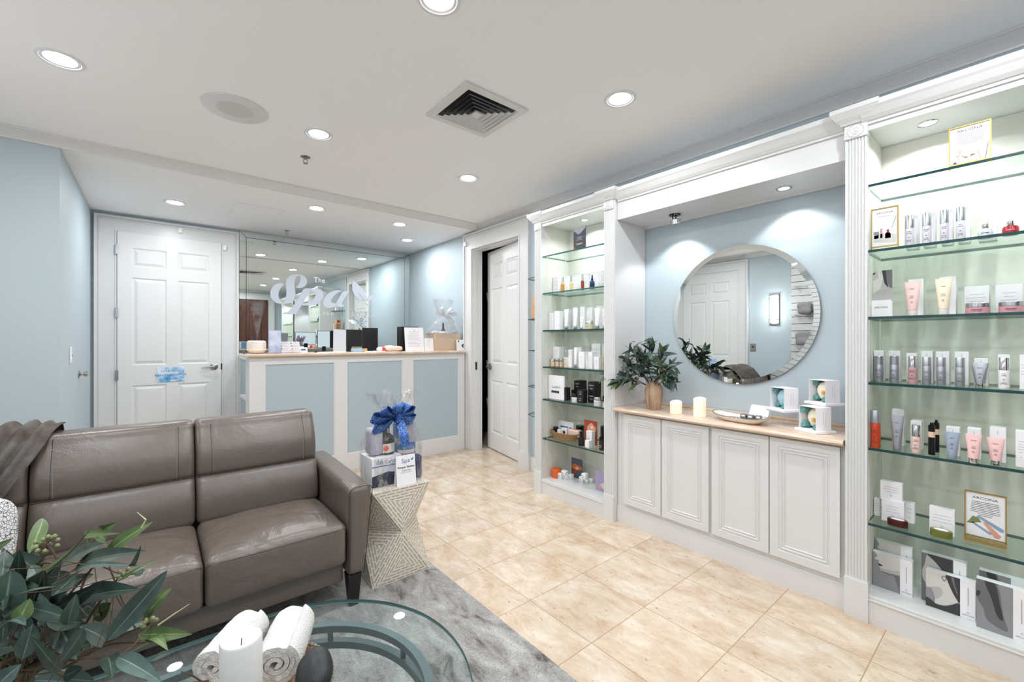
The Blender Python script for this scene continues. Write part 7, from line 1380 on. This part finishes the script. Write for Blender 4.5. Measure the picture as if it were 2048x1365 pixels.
def product(kind, x, y, z, w_, h_, d_, o, label, grp):
    rd = random.Random(label); loc = (x, y, z + .0004); col = o.get('col', 'white'); W2 = w_ / 2
    def T(name, cat, dx=0): return thing(name, label, cat, (x + dx, y, z + .0004), 0, grp)
    if kind == 'carton':
        m = 'black' if col == 'black' else 'white_card'; ink = 'white_ink' if col == 'black' else 'ink_light'; m_ = MB(); m_.bbox(0, d_, -W2, W2, 0, h_, .0008, m, 1)
        n = o.get('lines', 0); pr = MB(); has = True
        if o.get('txt'): pr.text('Luzern', h_ * .20, (-.0004, 0, h_ * .62), (0, -1, 0), (0, 0, 1), ink); lines(pr, -.0001, w_ * .6, h_ * .25, h_ * .42, 2, ink, rd)
        elif o.get('logo'): pr.lathe([(0, 0), (w_ * .2, 0)], 'black', 14, (-.0004, 0, h_ * .4), Matrix.Rotation(-PI / 2, 3, 'Y'), caps=False)
        elif n: lines(pr, -.0001, w_, h_ * .35, h_ * .72, n, ink, rd); (ringmark(pr, -.0004, h_ * .28, min(w_, h_) * .05, ink) if h_ > .07 else None)
        elif h_ > .07 and col == 'white': pr.box(-.0004, 0, -.0006, .0006, h_ * .80, h_ * .92, ink)
        else: has = False
        if not has: pr.bm.free(); tag(m_.done('product_carton', m, None, loc), label, 'carton', grp); return
        t = T('product_carton', 'carton'); m_.done('box', m, t); pr.done('print', ink, t)
    elif kind in ('tube',):
        t = T('product_tube', 'tube', W2 * .8); ch = h_ * (.17 if o['cap'] != col else .12); r0 = W2 * .62; rows = []; m_ = MB()
        for i in range(13):
            q = i / 12; f = q ** 1.5; zz = ch + (h_ - ch) * q; ax, ay = r0 * (1 - f) + .0012 * f, (r0 * (1 - q) + W2 * q); rows.append([(ax * math.cos(2 * PI * j / 24), ay * math.sin(2 * PI * j / 24), zz) for j in range(24)])
        V = m_.grid(rows, None, True); m_.cap(V[0], None, True); m_.cap(V[-1]); m_.done('body', 'p_' + col, t)
        m_ = MB(); m_.lathe([(r0 * .95, 0), (r0 * .98, .001), (r0 * .92, ch), (0, ch)], None, 24); m_.done('cap', CAPM[o['cap']], t)
        m_ = MB(); ink = 'ink' if col != 'white' else 'ink_light'; xx = lambda zz: -(r0 * (1 - ((zz - ch) / (h_ - ch)) ** 1.5) + .0016)
        for q in (.52, .57, .78): zz = h_ * q; k = w_ * rd.uniform(.2, .34); m_.box(xx(zz) - .0004, xx(zz), -k / 2, k / 2, zz, zz + .0014, ink)
        ringmark(m_, xx(h_ * .4) - .0002, h_ * .40, w_ * .06, ink); m_.done('print', ink, t)
    elif kind == 'pump':
        t = T('product_bottle', 'bottle', W2); r = W2; sp_ = .58 if o['cap'] in ('chrome', 'steel', 'clear') else .66; k = .92 if o['cap'] == 'chrome' else 1.0; m_ = MB(); m_.lathe([(0, 0), (r * .96, 0), (r, .002), (r, h_ * sp_), (r * k * .96, h_ * (sp_ + .01))], None, 28); m_.done('body', 'p_' + col, t)
        m_ = MB(); m_.lathe([(r * k * .97, h_ * (sp_ + .01)), (r * k, h_ * (sp_ + .012)), (r * k, h_ * .985), (r * k * .93, h_), (0, h_)], None, 28); m_.done('cap', CAPM[o['cap']], t); m_ = MB()
        for q in (.16, .20, .42, .47): kk = w_ * rd.uniform(.3, .6); m_.box(-r - .0006, -r * .93, -kk / 2, kk / 2, h_ * q, h_ * q + .0012, 'ink')
        ringmark(m_, -r - .0003, h_ * .29, r * .16, 'ink'); m_.done('print', 'ink', t)
    elif kind == 'jar':
        t = T('product_jar', 'jar', W2); r = W2; m_ = MB(); m_.lathe([(0, 0), (r * .94, 0), (r, .003), (r, h_ * .60), (r * .9, h_ * .62)], None, 32); m_.done('body', 'p_' + col, t); m_ = MB(); m_.lathe([(r * .98, h_ * .62), (r * 1.0, h_ * .63), (r * 1.0, h_ * .96), (r * .96, h_), (0, h_)], None, 32); m_.done('lid', CAPM[o['lid']], t)
        m_ = MB(); ink = 'white_ink' if col in ('dark', 'brown') else 'ink'; m_.box(-r - .0005, -r * .96, -r * .45, r * .45, h_ * .36, h_ * .36 + .0016, ink); m_.box(-r - .0005, -r * .96, -r * .3, r * .3, h_ * .24, h_ * .24 + .0012, ink); m_.done('print', ink, t)
    elif kind in ('vial', 'dropper'):
        t = T('serum_bottle', 'bottle', W2); r = W2; m_ = MB()
        if kind == 'vial':
            m_.lathe([(0, 0), (r, 0), (r, h_ * .52), (r * .62, h_ * .58)], None, 24); m_.done('body', 'p_' + col, t); m_ = MB(); m_.lathe([(r * .6, h_ * .58), (r * .6, h_ * .99), (0, h_)], None, 20); m_.done('cap', 'black_gloss' if col == 'dark' else 'steel' if col != 'white' else 'white_gloss', t)
        else:
            m_.lathe([(0, 0), (r, 0), (r, h_ * .5), (r * .4, h_ * .62)], None, 24); m_.done('body', 'p_' + col, t); m_ = MB(); m_.lathe([(r * .46, h_ * .62), (r * .46, h_ * .74), (r * .3, h_ * .76), (r * .3, h_ * .92), (r * .15, h_)], None, 16); m_.done('bulb', 'black', t)
            m_ = MB(); m_.lathe([(r * 1.01, h_ * .08), (r * 1.01, h_ * .36)], None, 24, caps=False); m_.done('label', 'black', t)
    elif kind == 'serum':
        t = T('serum_jar', 'bottle', W2); r = W2; m_ = MB(); m_.lathe([(0, 0), (r * .94, 0), (r, h_ * .06), (r, h_ * .36), (r * .86, h_ * .48), (r * .4, h_ * .53)], None, 32); m_.done('body', 'p_' + col, t); m_ = MB(); m_.lathe([(r * .44, h_ * .53), (r * .46, h_ * .54), (r * .46, h_ * .76), (r * .3, h_ * .77)], None, 24); m_.done('collar', 'chrome', t); m_ = MB(); m_.lathe([(r * .22, h_ * .77), (r * .22, h_ * .96), (r * .12, h_)], None, 16); m_.done('pump_head', 'label_cream', t)
        m_ = MB(); ink = 'white_ink' if col == 'red' else 'ink'; m_.box(-r - .0006, -r * .9, -r * .5, r * .5, h_ * .26, h_ * .28, ink); m_.done('print', ink, t)
    elif kind == 'stick':
        t = T('slim_bottle', 'bottle', W2); r = W2 * .95; m_ = MB(); m_.lathe([(0, 0), (r, 0), (r, h_ * .55)], None, 24); m_.done('body', 'black_gloss', t); m_ = MB(); m_.lathe([(r * 1.0, h_ * .55), (r * 1.0, h_ * .72)], None, 24, caps=False); m_.done('band', 'p_peach', t); m_ = MB(); m_.lathe([(r, h_ * .72), (r, h_ * .92), (r * .5, h_ * .93), (r * .5, h_), (0, h_)], None, 24); m_.done('cap', 'black_gloss', t)
    elif kind == 'goldframe':
        t = T('framed_sign', 'sign'); m_ = MB(); e = .004; f = h_ * .09
        for (a, b, c_, q) in ((-W2, -W2 + e, 0, h_), (W2 - e, W2, 0, h_), (-W2 + e, W2 - e, h_ - e, h_), (-W2 + e, W2 - e, f, f + e), (-W2 + e, W2 - e, 0, e) if o['kind'] == 3 else (-W2 + e, W2 - e, f + e, f + e * 1.3)): m_.box(-.003, .006, a, b, c_, q)
        if o['kind'] == 3: m_.box(-.02, -.016, -W2, W2, 0, e); m_.box(-.02, -.016, -W2, W2, f - e, f); m_.box(-.02, -.016, -W2, -W2 + e, e, f - e); m_.box(-.02, -.016, W2 - e, W2, e, f - e); m_.box(-.016, -.003, -W2, -W2 + e, 0, e); m_.box(-.016, -.003, W2 - e, W2, 0, e)
        m_.done('frame', 'gold', t); m_ = MB(); m_.box(.001, .003, -W2 + e, W2 - e, f + e, h_ - e, 'white_card'); m_.done('card', 'white_card', t); m_ = MB(); X = .0006; m_.text('ARCONA', w_ * .125, (X, 0, h_ * .86), (0, -1, 0), (0, 0, 1), 'ink', sx=1.15)
        if o['kind'] == 2: m_.text('Award-Winning Skincare', w_ * .05, (X, 0, h_ * .79), (0, -1, 0), (0, 0, 1), 'ink'); [fpoly(m_, X, w_, 0, h_, p, c_) for p, c_ in (([(.1, .22), (.9, .16), (.92, .34), (.55, .42), (.1, .36)], 'pr_g200'), ([(.12, .30), (.28, .30), (.30, .46), (.10, .46)], 'pr_g110'), ([(.34, .30), (.42, .30), (.42, .52), (.34, .52)], 'p_pink'), ([(.52, .28), (.72, .28), (.72, .38), (.66, .42), (.66, .48), (.58, .48), (.58, .42), (.52, .38)], 'p_red'), ([(.74, .5), (.76, .5), (.92, .76), (.90, .77)], 'pr_grn'))]
        else:
            for i in range(8 if o['kind'] == 1 else 9): z = h_ * (.80 - .034 * i); k = w_ * rd.uniform(.30, .36) * (1 if i < 7 else .5); m_.box(X - .0003, X, -k, k, z, z + .0016, 'ink_light' if o['kind'] == 1 else 'ink')
            if o['kind'] == 3: [fpoly(m_, X, w_, 0, h_, p, c_) for p, c_ in (([(.28, .50), (.36, .53), (.94, .34), (.92, .28), (.84, .29)], 'pr_bluet'), ([(.16, .36), (.22, .38), (.66, .22), (.62, .18)], 'pr_bluet'), ([(.44, .40), (.52, .42), (.88, .20), (.82, .14), (.72, .15)], 'pr_sal'), ([(.05, .34), (.12, .40), (.2, .5), (.34, .48), (.42, .40), (.30, .38), (.14, .34)], 'pr_grn'))]
            else: [fpoly(m_, X - .0001 * i, w_, 0, h_, p, c_) for i, (p, c_) in enumerate((([(.22, .14), (.235, .14), (.27, .38), (.255, .38)], 'pr_sal'), ([(.23, .36), (.30, .36), (.31, .44), (.25, .45)], 'pr_bloom'), ([(.16, .30), (.24, .29), (.22, .32)], 'pr_grn'), ([(.36, .24), (.46, .23), (.44, .26), (.38, .27)], 'pr_brick'), ([(.30, .28), (.37, .26), (.36, .29)], 'pr_grn'), ([(.50, .24), (.60, .26), (.64, .28), (.54, .30)], 'pr_grn'), ([(.74, .14), (.755, .14), (.70, .36), (.685, .36)], 'pr_sal'), ([(.86, .14), (.875, .14), (.93, .44), (.915, .44)], 'pr_slate'), ([(.90, .42), (.97, .46), (.96, .52), (.90, .48)], 'pr_bloom'), ([(.10, .13), (.20, .13), (.17, .18), (.12, .17)], 'pr_slate')))]
        m_.done('print', 'ink', t)
    elif kind == 'photobox':
        t = T('portrait_box', 'box'); m_ = MB(); m_.bbox(0, d_, -W2, W2, 0, h_, .0006, 'white_card', 1); m_.done('box', 'white_card', t); m_ = MB()
        for i, (c_, p) in enumerate(FACE[o['v']]): fpoly(m_, -.0002 - .0002 * i, w_, 0, h_, smooth(p, .70) if i else p, c_)
        m_.done('portrait', 'pr_g110', t); m_ = MB(); m_.text('ARCONA', w_ * .055, (-.0004, -W2 * .72, h_ * .07), (0, -1, 0), (0, 0, 1), 'ink'); ringmark(m_, -.0004, h_ * .16, w_ * .02, 'ink_light', -W2 * .72); m_.box(-.0005, 0, -W2 * .73, -W2 * .70, h_ * .35, h_ * .82, 'ink_light'); m_.done('print', 'ink', t)
    elif kind == 'photocard':
        t = T('portrait_card', 'card'); m_ = MB(); m_.box(0, .003, -W2, W2, .002, h_, 'white_card'); m_.done('card', 'white_card', t); m_ = MB(); [fpoly(m_, -.0002 - .0002 * i, w_, 0, h_, p, c_) for i, (c_, p) in enumerate((('pr_g170', [(0, .34), (1, .34), (1, 1), (0, 1)]), ('pr_g200', [(0, .50), (.4, .62), (.5, .8), (.55, 1), (.2, 1), (.3, .86), (0, .78)]), ('pr_g30', [(.46, 1), (.66, 1), (.80, .62), (.60, .72)]), ('pr_g30', [(0, .96), (.14, .97), (.1, .93), (0, .92)]), ('pr_g60', [(.66, 1), (1, 1), (1, .6), (.82, .64)])))]; m_.done('portrait', 'pr_g170', t)
        m_ = MB(); m_.box(-.03, -.028, -W2 * .98, W2 * .98, .0005, h_ * .36, 'white_card'); m_.box(-.028, .004, -W2 * .98, W2 * .98, .0005, .002, 'white_card'); m_.text('ARCONA', w_ * .16, (-.0306, 0, h_ * .19), (0, -1, 0), (0, 0, 1), 'ink'); m_.done('holder', 'white_card', t)
    elif kind == 'placard':
        t = T('mountain_placard', 'sign'); m_ = MB(); m_.box(0, .004, -W2, W2, .012, h_, 'pr_slate'); m_.box(-.012, .03, -W2 * .9, -W2 * .84, 0, .012, 'acrylic'); m_.box(-.012, .03, W2 * .84, W2 * .9, 0, .012, 'acrylic'); m_.done('board', 'pr_slate', t); m_ = MB(); [fpoly(m_, -.0002 - .0002 * i, w_, .012, h_ - .012, p, c_) for i, (c_, p) in enumerate((('pr_g110', [(0, .66), (1, .72), (1, 1), (0, 1)]), ('pr_navyp', [(0, .86), (.2, .78), (.42, .60), (.7, .76), (1, .9), (1, .55), (0, .55)]), ('pr_g30', [(0, 0), (1, 0), (1, .5), (0, .56)]), ('pr_brick', [(0, 0), (.2, 0), (.08, .12), (0, .14)])))]; m_.text('Luzern', h_ * .13, (-.0012, 0, h_ * .24), (0, -1, 0), (0, 0, 1), 'white_ink'); lines(m_, -.0012, w_ * .7, h_ * .40, h_ * .58, 4, 'white_ink', rd); m_.done('print', 'white_ink', t)
    elif kind == 'bigcard':
        t = T('display_card', 'card'); m_ = MB(); m_.box(0, d_, -W2, W2, 0, h_, 'white_card'); m_.done('card', 'white_card', t); m_ = MB(); m_.text('Luzern', h_ * .17, (-.0004, 0, h_ * .47), (0, -1, 0), (0, 0, 1), 'ink'); m_.box(-.0004, 0, -W2 * .4, W2 * .6, h_ * .26, h_ * .36, 'ink'); m_.done('print', 'ink', t)
    elif kind == 'jarstack':
        m_ = MB(); pr = [(0, 0)]
        for i in range(6): a, b = h_ * i / 6, h_ * (i + 1) / 6; pr += [(W2 * .82, a + .0002), (W2, a + .002), (W2, b - .002), (W2 * .82, b - .0004)]
        m_.lathe(pr + [(0, h_)], None, 24); tag(m_.done('disc_stack', 'black', None, (x + W2, y, z + .0004)), label, 'discs')
    elif kind == 'basket':
        t = T('woven_basket', 'basket'); m_ = MB(); rows = []; D = d_ / 2
        for k, zz in ((.78, 0), (.84, .015), (.94, .04), (1.0, .056), (.97, .058), (.90, .04), (.78, .008), (.01, .006)): rows.append([(D * k * math.cos(2 * PI * j / 60) * (1 + .02 * (-1) ** j), W2 * k * math.sin(2 * PI * j / 60), zz) for j in range(60)])
        V = m_.grid(rows, None, True); m_.cap(V[0], None, True); m_.done('body', 'wicker', t); m_ = MB()
        for s_ in (0, PI): m_.tube([((D + .003 * math.cos(q * 1.2 + s_)) * math.cos(q * PI / 45), (W2 + .003 * math.cos(q * 1.2 + s_)) * math.sin(q * PI / 45), .057 + .004 * math.sin(q * 1.2 + s_)) for q in range(90)], .0035, None, 5, True)
        m_.done('braided_rim', 'wicker', t)
    elif kind in ('sheet', 'placardred', 'sheet2', 'sheet3'):
        nm = dict(sheet='printed_card', placardred='red_card', sheet2='art_card', sheet3='leaflet_stand')[kind]; t = T(nm, 'card'); m_ = MB(); base_m = dict(sheet='white_card', placardred='pr_brick', sheet2='pr_slate', sheet3='pr_lilac')[kind]; m_.box(0, .003, -W2, W2, 0, h_, base_m); c_ = m_.done('card', base_m, t); m_ = MB()
        if kind == 'sheet': [m_.lathe([(0, 0), (.009, 0)], 'lav_dark', 12, (-.0005, W2 * q, h_ * .55), Matrix.Rotation(-PI / 2, 3, 'Y'), caps=False) for q in (.6, .4, .2, 0, -.2, -.6)]; 
        elif kind == 'placardred': [fpoly(m_, -.0003 * (i + 1), w_, 0, h_, p, q) for i, (q, p) in enumerate((('pr_sal', [(.2, .4), (.85, .35), (.9, .75), (.55, .92), (.25, .75)]), ('p_brown', [(.1, .1), (.3, .1), (.22, .6), (.1, .5)]), ('white_card', [(.5, .72), (.6, .78), (.7, .72), (.6, .66)])))]
        elif kind == 'sheet2': [fpoly(m_, -.0003 * (i + 1), w_, 0, h_, p, q) for i, (q, p) in enumerate((('pr_orange', [(.0, .55), (.3, .72), (.95, .62), (1, .5), (.6, .42), (.1, .45)]), ('pr_brick', [(0, .05), (.25, .4), (.55, .38), (.3, .15), (.05, 0)]), ('pr_sal', [(.3, .5), (.6, .62), (.7, .5), (.5, .42)])))]
        else: [fpoly(m_, -.0003 * (i + 1), w_, 0, h_, p, q) for i, (q, p) in enumerate((('pr_g200', [(.3, .2), (.9, .15), (1, .5), (.6, .4)]), ('pr_sal', [(.2, .15), (.7, .1), (.6, .3)])))]
        m_.done('print', 'ink', t)
    elif kind == 'soapbar':
        m_ = MB(); m_.rbox((d_ / 2, 0, h_ * .5), (d_, w_, h_), .012, 'p_blush', (4, 4, 4)); m_.box(d_ * .2, d_ * .6, -W2 * .5, W2 * .5, h_ * .999, h_ * 1.02, 'coral'); tag(m_.done('soap_bar', 'p_blush', None, loc), label, 'soap')
    elif kind == 'octa':
        t = T('candle_tin', 'candle', W2 * .9); m_ = MB(); mat('tin_orange', 'D9601F', .35); r = W2 * .9; m_.lathe([(0, 0), (r * .92, 0), (r, h_ * .14), (r, h_ * .80), (r * .9, h_ * .93), (0, h_ * .93)], None, 8, smooth=False); m_.done('body', 'tin_orange', t); m_ = MB(); m_.lathe([(r * .6, h_ * .93), (r * .58, h_ * .99), (0, h_)], None, 8, smooth=False); m_.done('lid', 'tin_orange', t)
    elif kind == 'cube':
        m_ = MB(); a = w_ * .36; hh = h_ if h_ < a * 3 else a * 2; m_.bbox(0, a * 2, -a, a, 0, hh, .003, 'white_card'); rr = a * .2
        for (py, pz) in ((-.5, .3), (.45, .62), (0, .5), (.4, .2)): m_.lathe([(0, 0), (rr, 0)], 'ink', 8, (-.0004, py * a, hh * pz), Matrix.Rotation(-PI / 2, 3, 'Y'), caps=False)
        for (px, pz) in ((.6, .3), (1.4, .6)): m_.lathe([(0, 0), (rr, 0)], 'ink', 8, (px * a, -a - .0004, hh * pz), Matrix.Rotation(PI / 2, 3, 'X'), caps=False)
        tag(m_.done('spotted_cube', 'white_card', None, loc), label, 'cube', grp)
    elif kind == 'soap':
        t = T('oval_soap', 'soap', W2 * .62); hh = min(h_, .030); m_ = MB(); m_.lathe([(0, 0), (W2 * .97, 0), (W2, .003), (W2, hh - .003), (W2 * .96, hh), (0, hh)], None, 40); [v.co.__setitem__(0, v.co.x * .62) for v in m_.bm.verts]; m_.done('bar', 'p_' + col, t); m_ = MB(); m_.lathe([(0, hh + .0004), (W2 * .66, hh + .0004)], None, 32, caps=False); [v.co.__setitem__(0, v.co.x * .62) for v in m_.bm.verts]; m_.done('label', 'white_card', t)
for P_ in TABLE: product(*P_)
